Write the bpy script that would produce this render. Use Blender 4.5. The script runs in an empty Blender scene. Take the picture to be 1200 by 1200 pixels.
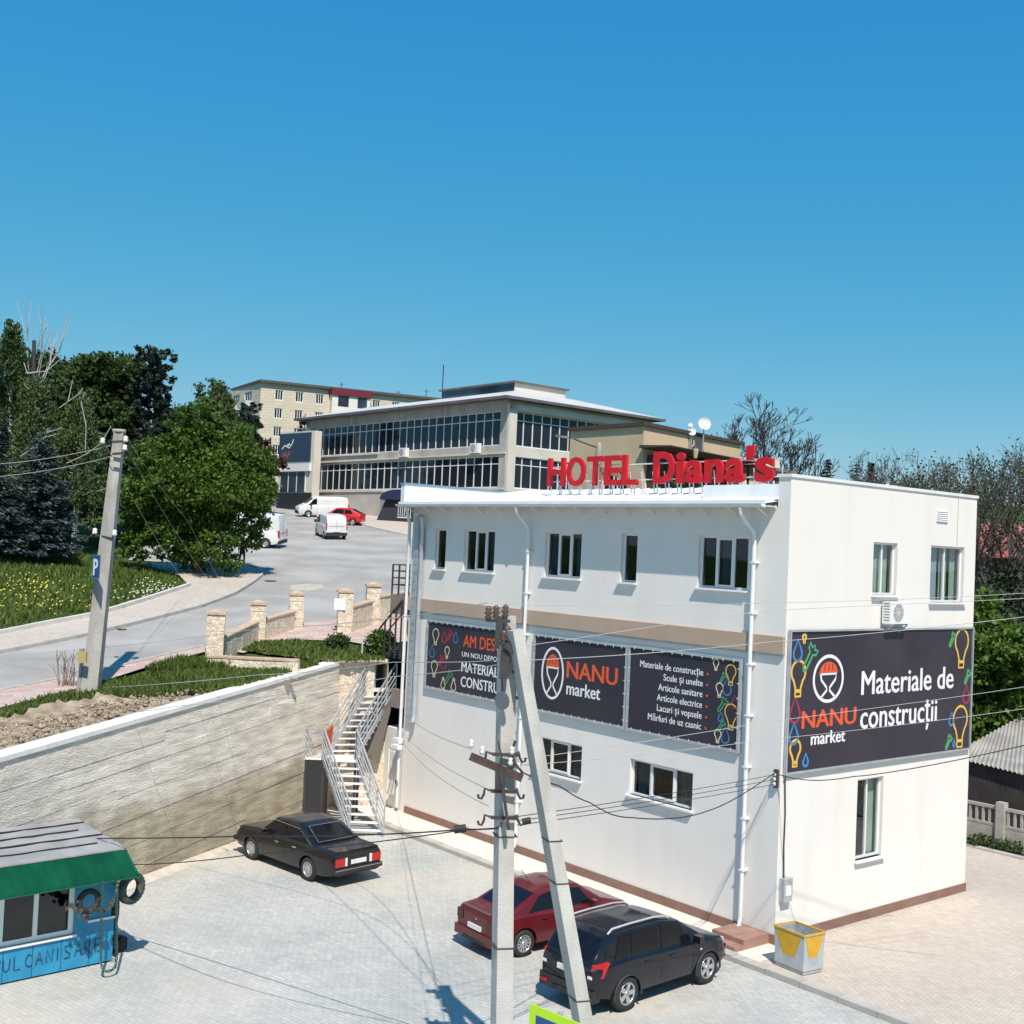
import bpy, bmesh, math, random
import numpy as np
from mathutils import Vector, Matrix, Euler
random.seed(7); RNG = np.random.default_rng(11)
SC = bpy.context.scene; COL = SC.collection
# ------------------------------------------------------------------ camera
F = 1380.0; CH = 9.6; RHO = math.radians(2.5276); PIT = math.radians(1.7747)
f_ = np.array([0, math.cos(PIT), math.sin(PIT)]); U0 = np.array([0, -math.sin(PIT), math.cos(PIT)]); R0 = np.array([1., 0, 0])
r_ = math.cos(RHO)*R0 + math.sin(RHO)*U0; u_ = math.cos(RHO)*U0 - math.sin(RHO)*R0
cam = bpy.data.cameras.new('camera'); camo = bpy.data.objects.new('camera', cam); COL.objects.link(camo); SC.camera = camo
cam.sensor_width = 36; cam.lens = 36*F/1200; cam.clip_end = 6000; cam.clip_start = 0.1
camo.matrix_world = Matrix(((r_[0], u_[0], -f_[0], 0), (r_[1], u_[1], -f_[1], 0), (r_[2], u_[2], -f_[2], CH), (0, 0, 0, 1)))
# ------------------------------------------------------------------ light
SUN_D = Vector((-.17*.581, .985*.581, -.814)).normalized()      # direction the light travels
W = bpy.data.worlds.new('World'); SC.world = W; W.use_nodes = True
wn = W.node_tree; sky = wn.nodes.new('ShaderNodeTexSky'); sky.sky_type = 'NISHITA'; sky.sun_disc = False
sky.sun_elevation = math.asin(-SUN_D.z); sky.sun_rotation = math.atan2(-SUN_D.x, -SUN_D.y)
sky.altitude = 200; sky.air_density = 1.0; sky.dust_density = 0.3; sky.ozone_density = 1.5
sc1 = wn.nodes.new('ShaderNodeSeparateColor'); cc1 = wn.nodes.new('ShaderNodeCombineColor'); wn.links.new(sky.outputs[0], sc1.inputs[0])
for ch_, (k_, p_) in enumerate(((.187, 1.57), (1.48, .587), (3.82, .20))):      # the photo's blue: film-like response per channel
    a_ = wn.nodes.new('ShaderNodeMath'); a_.operation = 'POWER'; a_.inputs[1].default_value = p_; b_ = wn.nodes.new('ShaderNodeMath'); b_.operation = 'MULTIPLY'; b_.inputs[1].default_value = k_
    wn.links.new(sc1.outputs[ch_], a_.inputs[0]); wn.links.new(a_.outputs[0], b_.inputs[0]); wn.links.new(b_.outputs[0], cc1.inputs[ch_])
wn.links.new(cc1.outputs[0], wn.nodes['Background'].inputs[0])
wn.nodes['Background'].inputs[1].default_value = 0.115
sl = bpy.data.lights.new('sun', 'SUN'); sl.energy = 5.0; sl.angle = math.radians(.53); sl.color = (1, .905, .79)
so = bpy.data.objects.new('sun', sl); COL.objects.link(so); so.rotation_euler = (-SUN_D).to_track_quat('Z', 'Y').to_euler(); so.location = (20, -40, 60)
SC.view_settings.view_transform = 'Standard'; SC.view_settings.look = 'None'; SC.view_settings.gamma = 1; SC.view_settings.exposure = 0.12
SC.cycles.max_bounces = 6; SC.cycles.transparent_max_bounces = 12; SC.cycles.caustics_reflective = False; SC.cycles.caustics_refractive = False
# ------------------------------------------------------------------ geometry of the place
def ray(x, y): return f_ + (x-600)/F*r_ - (y-600)/F*u_
def gp(x, y, z=0.):
    d = ray(x, y); t = (z-CH)/d[2]; return Vector(d*t + [0, 0, CH])
def aty(x, y, Y):
    d = ray(x, y); return Vector(d*(Y/d[1]) + [0, 0, CH])
def up(x, y, dz=0.):
    d = ray(x, y); t = (5.4+dz-.095*44-CH)/(d[2]-.095*d[1]); p = d*t + [0, 0, CH]
    if p[1] > 115:
        t = (5.4+dz+.095*71-.076*115-CH)/(d[2]-.076*d[1]); p = d*t + [0, 0, CH]
    return Vector(p)
def ZP(Y): return 5.4+.095*(Y-44) if Y < 115 else 5.4+.095*71+.076*(min(Y, 300)-115)
def sm(t): t = max(0., min(1., t)); return t*t*(3-2*t)
WK = Vector((-5.95, 42.75)); WA = Vector((-9.89, 32.78)); WD = (WK-WA).normalized()
HC = Vector((6.95, 29.43, 0)); D1 = Vector((-.633, .774, 0)).normalized(); D2 = Vector((.774, .633, 0)).normalized()
LP = HC + 17.7*D1; BP = LP + 8.9*D2
XBP = [(-60, WA.x+(-60-WA.y)*WD.x/WD.y), (WK.y, WK.x), (LP.y+.02, LP.x), (BP.y, BP.x), (62, 13), (85, 24), (120, 40), (200, 80), (900, 500)]
def XB(Y): return float(np.interp(Y, [p[0] for p in XBP], [p[1] for p in XBP]))
PV0 = up(-60, 758); PV1 = up(0, 746); PV2 = up(120, 722); PV3 = up(175, 705); PV4 = up(222, 689)
def hillx(Y):   # back edge of the far pavement
    pts = [PV0, PV1, PV2, PV3, PV4]
    return float(np.interp(Y, [p.y for p in pts]+[66, 72, 90, 400], [p.x for p in pts]+[-19, -26, -40, -90]))
def zg(X, Y):
    z = ZP(Y)
    hx = hillx(Y)
    if Y > 30 and X < hx: z += .10*min(hx-X, 40)*sm((hx-X)/2.0)
    return z
# ------------------------------------------------------------------ materials
MATS = {}
def mat(name, col, rough=.7, col2=None, scale=3., bump=0., bscale=None, metal=0., spec=.5, detail=5., stretch=(1, 1, 1), emit=None, coat=0., island=0., thr=(.35, .65)):
    if name in MATS: return MATS[name]
    m = bpy.data.materials.new(name); m.use_nodes = True; nt = m.node_tree; N = nt.nodes; L = nt.links; b = N['Principled BSDF']
    b.inputs['Base Color'].default_value = (*col, 1); b.inputs['Roughness'].default_value = rough; b.inputs['Metallic'].default_value = metal
    b.inputs['Specular IOR Level'].default_value = spec; b.inputs['Coat Weight'].default_value = coat
    tc = N.new('ShaderNodeTexCoord'); mp = N.new('ShaderNodeMapping'); mp.inputs['Scale'].default_value = stretch; L.new(tc.outputs['Object'], mp.inputs[0])
    out = None
    if col2:
        nz = N.new('ShaderNodeTexNoise'); nz.inputs['Scale'].default_value = scale; nz.inputs['Detail'].default_value = detail; L.new(mp.outputs[0], nz.inputs['Vector'])
        cr = N.new('ShaderNodeValToRGB'); cr.color_ramp.elements[0].position = thr[0]; cr.color_ramp.elements[1].position = thr[1]
        cr.color_ramp.elements[0].color = (*col, 1); cr.color_ramp.elements[1].color = (*col2, 1)
        if island > 0:
            gi = N.new('ShaderNodeNewGeometry'); mx = N.new('ShaderNodeMix'); mx.inputs[0].default_value = island
            L.new(nz.outputs['Fac'], mx.inputs[2]); L.new(gi.outputs['Random Per Island'], mx.inputs[3]); L.new(mx.outputs[0], cr.inputs[0])
        else: L.new(nz.outputs['Fac'], cr.inputs[0])
        L.new(cr.outputs[0], b.inputs['Base Color']); out = cr
    if bump:
        nb = N.new('ShaderNodeTexNoise'); nb.inputs['Scale'].default_value = bscale or scale*8; nb.inputs['Detail'].default_value = 6; L.new(mp.outputs[0], nb.inputs['Vector'])
        bm = N.new('ShaderNodeBump'); bm.inputs['Strength'].default_value = bump; bm.inputs['Distance'].default_value = .05
        L.new(nb.outputs['Fac'], bm.inputs['Height']); L.new(bm.outputs[0], b.inputs['Normal'])
    MATS[name] = m; m['_c'] = 1; return m
def mat_glass(name, tint=(.55, .6, .62), ior=1.5, dark=.0, gl=1.0):
    m = bpy.data.materials.new(name); m.use_nodes = True; nt = m.node_tree; N = nt.nodes; L = nt.links
    N.remove(N['Principled BSDF']); tr = N.new('ShaderNodeBsdfTransparent'); tr.inputs[0].default_value = (*tint, 1)
    g = N.new('ShaderNodeBsdfGlossy'); g.inputs['Roughness'].default_value = .02; g.inputs['Color'].default_value = (gl, gl, gl, 1)
    lw = N.new('ShaderNodeLayerWeight'); lw.inputs[0].default_value = .5; pw = N.new('ShaderNodeMath'); pw.operation = 'POWER'; pw.inputs[1].default_value = 4.; L.new(lw.outputs['Facing'], pw.inputs[0]); fr = N.new('ShaderNodeMath'); fr.operation = 'MULTIPLY_ADD'; fr.inputs[1].default_value = .9; fr.inputs[2].default_value = .06; L.new(pw.outputs[0], fr.inputs[0]); mx = N.new('ShaderNodeMixShader')
    L.new(fr.outputs[0], mx.inputs[0]); L.new(tr.outputs[0], mx.inputs[1]); L.new(g.outputs[0], mx.inputs[2]); L.new(mx.outputs[0], N['Material Output'].inputs[0])
    MATS[name] = m; return m
def mat_paver(name, c1, c2, mortar, bw, bh, rot=0., scale=1., var=(.8, .8, .8), blot=.5, mort=.012):
    m = bpy.data.materials.new(name); m.use_nodes = True; nt = m.node_tree; N = nt.nodes; L = nt.links; b = N['Principled BSDF']; b.inputs['Roughness'].default_value = .9
    b.inputs['Specular IOR Level'].default_value = .2
    tc = N.new('ShaderNodeTexCoord'); mp = N.new('ShaderNodeMapping'); mp.inputs['Rotation'].default_value = (0, 0, rot); L.new(tc.outputs['Object'], mp.inputs[0])
    br = N.new('ShaderNodeTexBrick'); br.inputs['Scale'].default_value = scale; br.inputs['Color1'].default_value = (*c1, 1); br.inputs['Color2'].default_value = (*c2, 1)
    br.inputs['Mortar'].default_value = (*mortar, 1); br.inputs['Mortar Size'].default_value = mort; br.inputs['Brick Width'].default_value = bw; br.inputs['Row Height'].default_value = bh
    br.inputs['Mortar Smooth'].default_value = .4
    L.new(mp.outputs[0], br.inputs['Vector'])
    nz = N.new('ShaderNodeTexNoise'); nz.inputs['Scale'].default_value = .32; nz.inputs['Detail'].default_value = 8; nz.inputs['Roughness'].default_value = .65; L.new(tc.outputs['Object'], nz.inputs['Vector'])
    cr = N.new('ShaderNodeValToRGB'); cr.color_ramp.elements[0].position = .33; cr.color_ramp.elements[1].position = .68
    cr.color_ramp.elements[0].color = (*var, 1); cr.color_ramp.elements[1].color = (1, 1, 1, 1); L.new(nz.outputs['Fac'], cr.inputs[0])
    n2 = N.new('ShaderNodeTexNoise'); n2.inputs['Scale'].default_value = 6; n2.inputs['Detail'].default_value = 5; L.new(tc.outputs['Object'], n2.inputs['Vector'])
    c2r = N.new('ShaderNodeValToRGB'); c2r.color_ramp.elements[0].color = (.86, .86, .86, 1); c2r.color_ramp.elements[0].position = .3; c2r.color_ramp.elements[1].color = (1, 1, 1, 1); c2r.color_ramp.elements[1].position = .7; L.new(n2.outputs['Fac'], c2r.inputs[0])
    def mul(a, bb, f=1.):
        x = N.new('ShaderNodeMix'); x.data_type = 'RGBA'; x.blend_type = 'MULTIPLY'; x.inputs[0].default_value = f; L.new(a, x.inputs[6]); L.new(bb, x.inputs[7]); return x.outputs[2]
    o = mul(mul(br.outputs['Color'], cr.outputs[0], blot), c2r.outputs[0])
    L.new(o, b.inputs['Base Color'])
    bm = N.new('ShaderNodeBump'); bm.inputs['Strength'].default_value = .25; bm.inputs['Distance'].default_value = .01; L.new(br.outputs['Fac'], bm.inputs['Height']); bm.invert = True; L.new(bm.outputs[0], b.inputs['Normal'])
    MATS[name] = m; return m
def mat_stone(name, cols, scale=5., bump=.8):
    m = bpy.data.materials.new(name); m.use_nodes = True; nt = m.node_tree; N = nt.nodes; L = nt.links; b = N['Principled BSDF']; b.inputs['Roughness'].default_value = .9
    tc = N.new('ShaderNodeTexCoord'); v = N.new('ShaderNodeTexVoronoi'); v.inputs['Scale'].default_value = scale; L.new(tc.outputs['Object'], v.inputs['Vector'])
    v2 = N.new('ShaderNodeTexVoronoi'); v2.feature = 'DISTANCE_TO_EDGE'; v2.inputs['Scale'].default_value = scale; L.new(tc.outputs['Object'], v2.inputs['Vector'])
    sx = N.new('ShaderNodeSeparateColor'); L.new(v.outputs['Color'], sx.inputs[0]); cr = N.new('ShaderNodeValToRGB'); L.new(sx.outputs[0], cr.inputs[0])
    e = cr.color_ramp.elements; e[0].color = (*cols[0], 1); e[1].color = (*cols[-1], 1)
    for i, c in enumerate(cols[1:-1]): x = e.new((i+1)/(len(cols)-1)); x.color = (*c, 1)
    c2 = N.new('ShaderNodeValToRGB'); c2.color_ramp.elements[0].color = (.55, .5, .45, 1); c2.color_ramp.elements[1].color = (1, 1, 1, 1); c2.color_ramp.elements[1].position = .09; L.new(v2.outputs['Distance'], c2.inputs[0])
    x = N.new('ShaderNodeMix'); x.data_type = 'RGBA'; x.blend_type = 'MULTIPLY'; x.inputs[0].default_value = .8; L.new(cr.outputs[0], x.inputs[6]); L.new(c2.outputs[0], x.inputs[7]); L.new(x.outputs[2], b.inputs['Base Color'])
    bm = N.new('ShaderNodeBump'); bm.inputs['Strength'].default_value = bump; bm.inputs['Distance'].default_value = .03; L.new(v2.outputs['Distance'], bm.inputs['Height']); L.new(bm.outputs[0], b.inputs['Normal'])
    MATS[name] = m; return m
def leafmat(name, dark, light, scale=.6, trans=.35):
    m = mat(name, dark, .55, light, scale, island=.55, thr=(.2, .8), spec=.3)
    b = m.node_tree.nodes['Principled BSDF']; N = m.node_tree.nodes; L = m.node_tree.links
    t = N.new('ShaderNodeBsdfTranslucent'); cr = [n for n in N if n.type == 'VALTORGB'][0]; L.new(cr.outputs[0], t.inputs[0])
    mx = N.new('ShaderNodeMixShader'); mx.inputs[0].default_value = trans; L.new(b.outputs[0], mx.inputs[1]); L.new(t.outputs[0], mx.inputs[2]); L.new(mx.outputs[0], N['Material Output'].inputs[0]); return m
PLASTER = mat('plaster_white', (.76, .73, .69), .85, (.80, .77, .735), .5, bump=.06, bscale=60, spec=.2)
CREAM = mat('plaster_cream', (.66, .56, .44), .85, (.72, .62, .50), .5, bump=.05, bscale=40, spec=.2)
TAN = mat('band_tan', (.42, .31, .23), .8, (.45, .34, .26), 1.)
BROWN = mat('plinth_brown', (.22, .125, .095), .75, (.26, .155, .12), 2., bump=.1)
PVC = mat('white_pvc', (.80, .80, .80), .35)
WMETAL = mat('white_metal', (.78, .79, .80), .35, (.70, .72, .74), 2.)
GMETAL = mat('galvanised_metal', (.42, .46, .50), .4, (.52, .56, .60), 3., metal=.4)
DMETAL = mat('dark_metal', (.035, .035, .04), .5, (.06, .05, .05), 6.)
RUST = mat('rusty_steel', (.045, .032, .03), .7, (.09, .055, .045), 8.)
BLACK = mat('black_rubber', (.018, .018, .02), .8, (.03, .03, .032), 10., bump=.2)
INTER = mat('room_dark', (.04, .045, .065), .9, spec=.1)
CURT = mat('curtain', (.50, .60, .50), .9); CURTB = mat('curtain_blue', (.42, .52, .60), .9)
GLASS = mat_glass('window_glass', (.5, .55, .6), 1.5, gl=.8); GLASSC = mat_glass('clear_glass', (.86, .9, .9), 1.45, gl=.8)
CGLASS = mat('car_glass', (.008, .009, .012), .08, spec=.35)
DGLASS = mat('dark_office_glass', (.016, .020, .030), .07, (.05, .075, .12), .14, spec=.32, thr=(.45, .6))  # bluish patches in the colour stand in for sky reflections
BANNER = mat('banner_charcoal', (.030, .030, .042), .55, (.040, .038, .052), .6, spec=.3)
BANNER2 = mat('banner_plum', (.032, .028, .042), .42, (.046, .039, .056), .5, spec=.35)
WPRINT = mat('print_white', (.80, .80, .82), .5); OPRINT = mat('print_orange', (.72, .10, .03), .5); RPRINT = mat('print_red', (.55, .03, .03), .5)
YPRINT = mat('print_yellow', (.75, .47, .08), .5); BPRINT = mat('print_blue', (.05, .22, .55), .5); GPRINT = mat('print_green', (.08, .35, .15), .5); MPRINT = mat('print_magenta', (.35, .03, .10), .5); CPRINT = mat('print_cream', (.72, .62, .40), .5)
CONC = mat('pole_concrete', (.44, .43, .40), .85, (.56, .545, .51), 1.5, bump=.25, bscale=30)
CONC_OLD = mat('old_concrete', (.30, .28, .25), .9, (.42, .40, .36), 1.2, bump=.3, bscale=20)
KERB = mat('kerb_concrete', (.38, .36, .33), .9, (.50, .48, .44), 1.3, bump=.2, bscale=25)
ASPH = mat('asphalt', (.31, .30, .285), .9, (.41, .40, .38), .35, bump=.15, bscale=40, spec=.2, detail=8)
SOIL = mat('dry_soil', (.22, .165, .115), .95, (.46, .38, .29), 1.8, bump=1., bscale=12, detail=9, spec=.1)
GRASSG = mat('grass_ground', (.035, .06, .016), .95, (.075, .11, .03), .8, bump=.5, bscale=20, spec=.1)
GRASS = leafmat('grass_blades', (.06, .11, .02), (.17, .22, .05), .5, .3)
BARK = mat('bark', (.10, .08, .065), .9, (.17, .14, .12), 3., bump=.6, stretch=(3, 3, .6)); BARKD = mat('bark_dark', (.035, .03, .03), .9, (.07, .06, .055), 4.)
BIRCH = mat('birch_bark', (.55, .54, .52), .8, (.75, .74, .72), 5.)
STONE = mat_stone('rubble_stone', [(.60, .49, .37), (.74, .64, .51), (.80, .72, .60), (.66, .55, .43), (.84, .77, .67)], 8.)
STONEB = mat('stone_cap', (.48, .34, .24), .9, (.60, .46, .34), 4., bump=.4)
LOTPAV = mat_paver('lot_paving', (.60, .59, .555), (.51, .51, .48), (.43, .43, .41), .22, .11, math.radians(40), 1., (.70, .74, .76), .8)
YARDPAV = mat_paver('yard_paving', (.66, .58, .50), (.58, .51, .44), (.47, .41, .35), .20, .10, math.radians(40), 1., (.84, .82, .80), .8)
WALKPAV = mat_paver('walk_paving', (.62, .55, .48), (.55, .49, .43), (.44, .39, .34), .25, .25, math.radians(20), 1., (.85, .83, .8), .7)
PINKPAV = mat_paver('pink_paving', (.52, .36, .32), (.60, .52, .47), (.40, .31, .28), .6, .30, math.radians(-28), 1., (.85, .82, .8), .6)
PATHC = mat('path_concrete', (.66, .59, .52), .9, (.73, .67, .60), .6, bump=.1, bscale=30, spec=.2)
def streaks(m, col, sc=(1.6, 1.6, .10), lo=.52, hi=.78, amt=.5, scale=1.2):
    N = m.node_tree.nodes; L = m.node_tree.links; b = N['Principled BSDF']; src = b.inputs['Base Color'].links[0].from_socket; tc = N.new('ShaderNodeTexCoord'); mp = N.new('ShaderNodeMapping'); mp.inputs['Scale'].default_value = sc
    L.new(tc.outputs['Object'], mp.inputs[0]); nz = N.new('ShaderNodeTexNoise'); nz.inputs['Scale'].default_value = scale; nz.inputs['Detail'].default_value = 8; L.new(mp.outputs[0], nz.inputs['Vector'])
    mr = N.new('ShaderNodeMapRange'); mr.inputs['From Min'].default_value = lo; mr.inputs['From Max'].default_value = hi; mr.inputs['To Max'].default_value = amt; L.new(nz.outputs['Fac'], mr.inputs[0])
    mx = N.new('ShaderNodeMix'); mx.data_type = 'RGBA'; L.new(mr.outputs[0], mx.inputs[0]); L.new(src, mx.inputs[6]); mx.inputs[7].default_value = (*col, 1); L.new(mx.outputs[2], b.inputs['Base Color'])
streaks(PLASTER, (.60, .575, .535), amt=.32, lo=.50, hi=.85, sc=(1.1, 1.1, .13)); streaks(PLASTER, (.68, .66, .63), sc=(1, 1, 1), scale=.5, lo=.5, hi=.7, amt=.35); streaks(LOTPAV, (.60, .53, .44), sc=(1, 1, 1), scale=.11, lo=.50, hi=.66, amt=.75); streaks(LOTPAV, (.36, .35, .33), sc=(1, 1, 1), scale=.8, lo=.62, hi=.72, amt=.55)
streaks(ASPH, (.26, .25, .235), sc=(1, .25, 1), scale=.5, lo=.52, hi=.7, amt=.35); streaks(YARDPAV, (.50, .44, .37), sc=(1, 1, 1), scale=.5, lo=.55, hi=.75, amt=.4); streaks(PATHC, (.48, .41, .34), sc=(1, 1, 1), scale=1.2, lo=.55, hi=.75, amt=.5); streaks(CONC, (.33, .31, .28), sc=(3, 3, .3), lo=.5, hi=.7, amt=.5)
# ------------------------------------------------------------------ object helpers
def tag(o, label=None, cat=None, group=None, kind=None):
    if label: o['label'] = label
    if cat: o['category'] = cat
    if group: o['group'] = group
    if kind: o['kind'] = kind
    return o
def thing(name, label, cat, loc=(0, 0, 0), rot=None, group=None, M=None, kind=None):
    o = bpy.data.objects.new(name, None); COL.objects.link(o); o.empty_display_size = .2
    if M is not None: o.matrix_world = M
    else:
        o.location = loc
        if rot is not None: o.rotation_euler = (0, 0, rot) if isinstance(rot, (int, float)) else rot
    return tag(o, label, cat, group, kind)
def link(name, me, parent=None, M=None):
    o = bpy.data.objects.new(name, me); COL.objects.link(o)
    if parent is not None: o.parent = parent
    if M is not None: o.matrix_basis = M
    return o
def T(x, y, z): return Matrix.Translation((x, y, z))
ID = Matrix.Identity(4)
class MB:
    def __init__(s, M=None): s.v = []; s.f = []; s.M = M; s.sm = []
    def add(s, vs, fs, M=None, smooth=False):
        n = len(s.v); A = s.M if M is None else (s.M @ M if s.M else M)
        for p in vs: s.v.append(tuple(A @ Vector(p)) if A else tuple(p))
        for f in fs: s.f.append(tuple(i+n for i in f)); s.sm.append(smooth)
        return s
    def box(s, x0, x1, y0, y1, z0, z1, M=None):
        if x0 > x1: x0, x1 = x1, x0
        if y0 > y1: y0, y1 = y1, y0
        if z0 > z1: z0, z1 = z1, z0
        return s.add([(x0, y0, z0), (x1, y0, z0), (x1, y1, z0), (x0, y1, z0), (x0, y0, z1), (x1, y0, z1), (x1, y1, z1), (x0, y1, z1)],
                     [(0, 3, 2, 1), (4, 5, 6, 7), (0, 1, 5, 4), (1, 2, 6, 5), (2, 3, 7, 6), (3, 0, 4, 7)], M)
    def quad(s, *p, M=None): return s.add(p, [tuple(range(len(p)))], M)
    def prism(s, poly, z0, z1, M=None):      # poly in xy, extruded in z (z0/z1 may be callables)
        n = len(poly); g0 = z0 if callable(z0) else (lambda x, y: z0); g1 = z1 if callable(z1) else (lambda x, y: z1)
        vs = [(x, y, g0(x, y)) for x, y in poly]+[(x, y, g1(x, y)) for x, y in poly]
        return s.add(vs, [tuple(range(n))[::-1], tuple(range(n, 2*n))]+[(i, (i+1) % n, n+(i+1) % n, n+i) for i in range(n)], M)
    def hexa(s, a, b, M=None):               # a: 4 bottom pts, b: 4 top pts
        return s.add(list(a)+list(b), [(3, 2, 1, 0), (4, 5, 6, 7), (0, 1, 5, 4), (1, 2, 6, 5), (2, 3, 7, 6), (3, 0, 4, 7)], M)
    def tube(s, pts, r, n=6, M=None, caps=True, closed=False):
        pts = [Vector(p) for p in pts]; rs = r if isinstance(r, (list, tuple)) else [r]*len(pts); vs = []; fs = []; m = len(pts)
        up_ = None
        for i, p in enumerate(pts):
            if closed: d = pts[(i+1) % m]-pts[i-1]
            else: d = (pts[min(i+1, m-1)]-pts[max(i-1, 0)])
            d.normalize()
            if up_ is None:
                up_ = d.cross(Vector((0, 0, 1)))
                if up_.length < .05: up_ = d.cross(Vector((1, 0, 0)))
            up_ = (up_-d*up_.dot(d)); up_ = up_.normalized() if up_.length > 1e-6 else d.orthogonal().normalized()
            w = d.cross(up_)
            for k in range(n):
                a = 2*math.pi*k/n; vs.append(p+(up_*math.cos(a)+w*math.sin(a))*rs[i])
        for i in range(m if closed else m-1):
            j = (i+1) % m
            for k in range(n): fs.append((i*n+k, i*n+(k+1) % n, j*n+(k+1) % n, j*n+k))
        s.add(vs, fs, M, smooth=n > 4)
        if caps and not closed: s.add([vs[k] for k in range(n)], [tuple(range(n))[::-1]], M); s.add(vs[-n:], [tuple(range(n))], M)
        return s
    def bar(s, a, b, w, h=None, M=None):     # rectangular bar between two points
        a = Vector(a); b = Vector(b); d = (b-a).normalized(); x = d.cross(Vector((0, 0, 1)))
        if x.length < .05: x = Vector((1, 0, 0))
        x.normalize(); y = x.cross(d).normalized(); h = h or w; x = x*w/2; y = y*h/2
        return s.hexa([a-x-y, a+x-y, a+x+y, a-x+y], [b-x-y, b+x-y, b+x+y, b-x+y], M)
    def lathe(s, prof, n=16, M=None, closed=False):    # prof (r,z) round z
        vs = []; fs = []; m = len(prof)
        for r, z in prof:
            for k in range(n): a = 2*math.pi*k/n; vs.append((r*math.cos(a), r*math.sin(a), z))
        for i in range(m if closed else m-1):
            j = (i+1) % m
            for k in range(n): fs.append((i*n+k, i*n+(k+1) % n, j*n+(k+1) % n, j*n+k))
        return s.add(vs, fs, M, smooth=True)
    def wall(s, a0, a1, b0, b1, holes, depth, M=None, top=None):
        """vertical sheet in the (a,b) plane at c=0 with rectangular holes (a0,a1,b0,b1) and reveals of the given depth"""
        A = sorted({a0, a1, *[h[0] for h in holes], *[h[1] for h in holes]}); B = sorted({b0, b1, *[h[2] for h in holes], *[h[3] for h in holes]})
        vs = [(a, b, 0) for b in B for a in A]; n = len(A); fs = []
        for j in range(len(B)-1):
            for i in range(n-1):
                ca = (A[i]+A[i+1])/2; cb = (B[j]+B[j+1])/2
                if any(h[0] < ca < h[1] and h[2] < cb < h[3] for h in holes): continue
                fs.append((j*n+i, j*n+i+1, (j+1)*n+i+1, (j+1)*n+i))
        s.add(vs, fs, M)
        for h in holes:
            x0, x1, y0, y1 = h[:4]; d = -depth
            s.add([(x0, y0, 0), (x1, y0, 0), (x1, y1, 0), (x0, y1, 0), (x0, y0, d), (x1, y0, d), (x1, y1, d), (x0, y1, d)], [(0, 1, 5, 4), (1, 2, 6, 5), (2, 3, 7, 6), (3, 0, 4, 7)], M)
        return s
    def mesh(s, name, m, merge=False):
        me = bpy.data.meshes.new(name); me.from_pydata(s.v, [], s.f); me.materials.append(m)
        me.polygons.foreach_set('use_smooth', s.sm); me.update(); return me
    def build(s, name, m, parent=None, M=None): return link(name, s.mesh(name, m), parent, M)
def npmesh(name, V, Fc, m):
    V = np.asarray(V, np.float32); Fc = np.asarray(Fc, np.int32); me = bpy.data.meshes.new(name); k = Fc.shape[1]
    me.vertices.add(len(V)); me.vertices.foreach_set('co', V.ravel()); me.loops.add(Fc.size); me.loops.foreach_set('vertex_index', Fc.ravel())
    me.polygons.add(len(Fc)); me.polygons.foreach_set('loop_start', np.arange(len(Fc), dtype=np.int32)*k)
    me.materials.append(m); me.update(calc_edges=True); me.validate(); return me
def ev_mesh(o, name, m):
    dg = bpy.context.evaluated_depsgraph_get(); dg.update(); me = bpy.data.meshes.new_from_object(o.evaluated_get(dg)); me.name = name
    me.materials.clear(); me.materials.append(m); bpy.data.objects.remove(o, do_unlink=True); return me
def text(name, s, x, y, w, h, m, parent, bold=.0, ext=.004, M=None, z=.012, align='L', cap=None, mirror=False):
    """lettering in the xy plane; cap height h; fitted to width w (None keeps the proportion)"""
    c = bpy.data.curves.new('t', 'FONT'); c.body = s; flat_ = ext <= .05; c.extrude = 0. if flat_ else .5; c.offset = 0. if flat_ else bold; c.resolution_u = 3
    o = bpy.data.objects.new('t', c); COL.objects.link(o); me = ev_mesh(o, name, m); bpy.data.curves.remove(c)
    n = len(me.vertices); co = np.empty(n*3, np.float32); me.vertices.foreach_get('co', co); co = co.reshape(-1, 3)
    x0, x1 = co[:, 0].min(), co[:, 0].max(); capH = cap if cap else .73+(0 if flat_ else 2*bold); sy = h/capH; sx = (w/(x1-x0)) if w else sy
    co[:, 0] = (co[:, 0]-x0)*sx; co[:, 1] = (co[:, 1]+(0 if flat_ else bold))*sy
    if align == 'R': co[:, 0] -= (x1-x0)*sx
    co[:, 2] = z+(co[:, 2]+.5)*ext; co[:, 0] += x; co[:, 1] += y
    me.vertices.foreach_set('co', co.ravel()); me.update()
    if ext <= .05:      # flat print: every face gets its own hair-thin level so overlapping outlines never coincide
        bmt = bmesh.new(); bmt.from_mesh(me)
        for dx_, dy_ in ((bold*1.3, 0), (-bold*1.3, 0), (0, bold*.6), (0, -bold*.6)):      # heavier strokes: the outline printed again, a hair to each side
            if bold > 0:
                k_ = len(bmt.verts); bmt.from_mesh(me); bmt.verts.ensure_lookup_table()
                for v in bmt.verts[k_:]: v.co.x += dx_*sx; v.co.y += dy_*sy
        bmesh.ops.split_edges(bmt, edges=bmt.edges[:]); rr = random.Random(len(s))
        for f in bmt.faces:
            dz = rr.uniform(0, .0015)
            for v in f.verts: v.co.z = z+dz
            if f.normal.z < 0: f.normal_flip()
        bmt.to_mesh(me); bmt.free()
    return link(name, me, parent, M)
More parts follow.
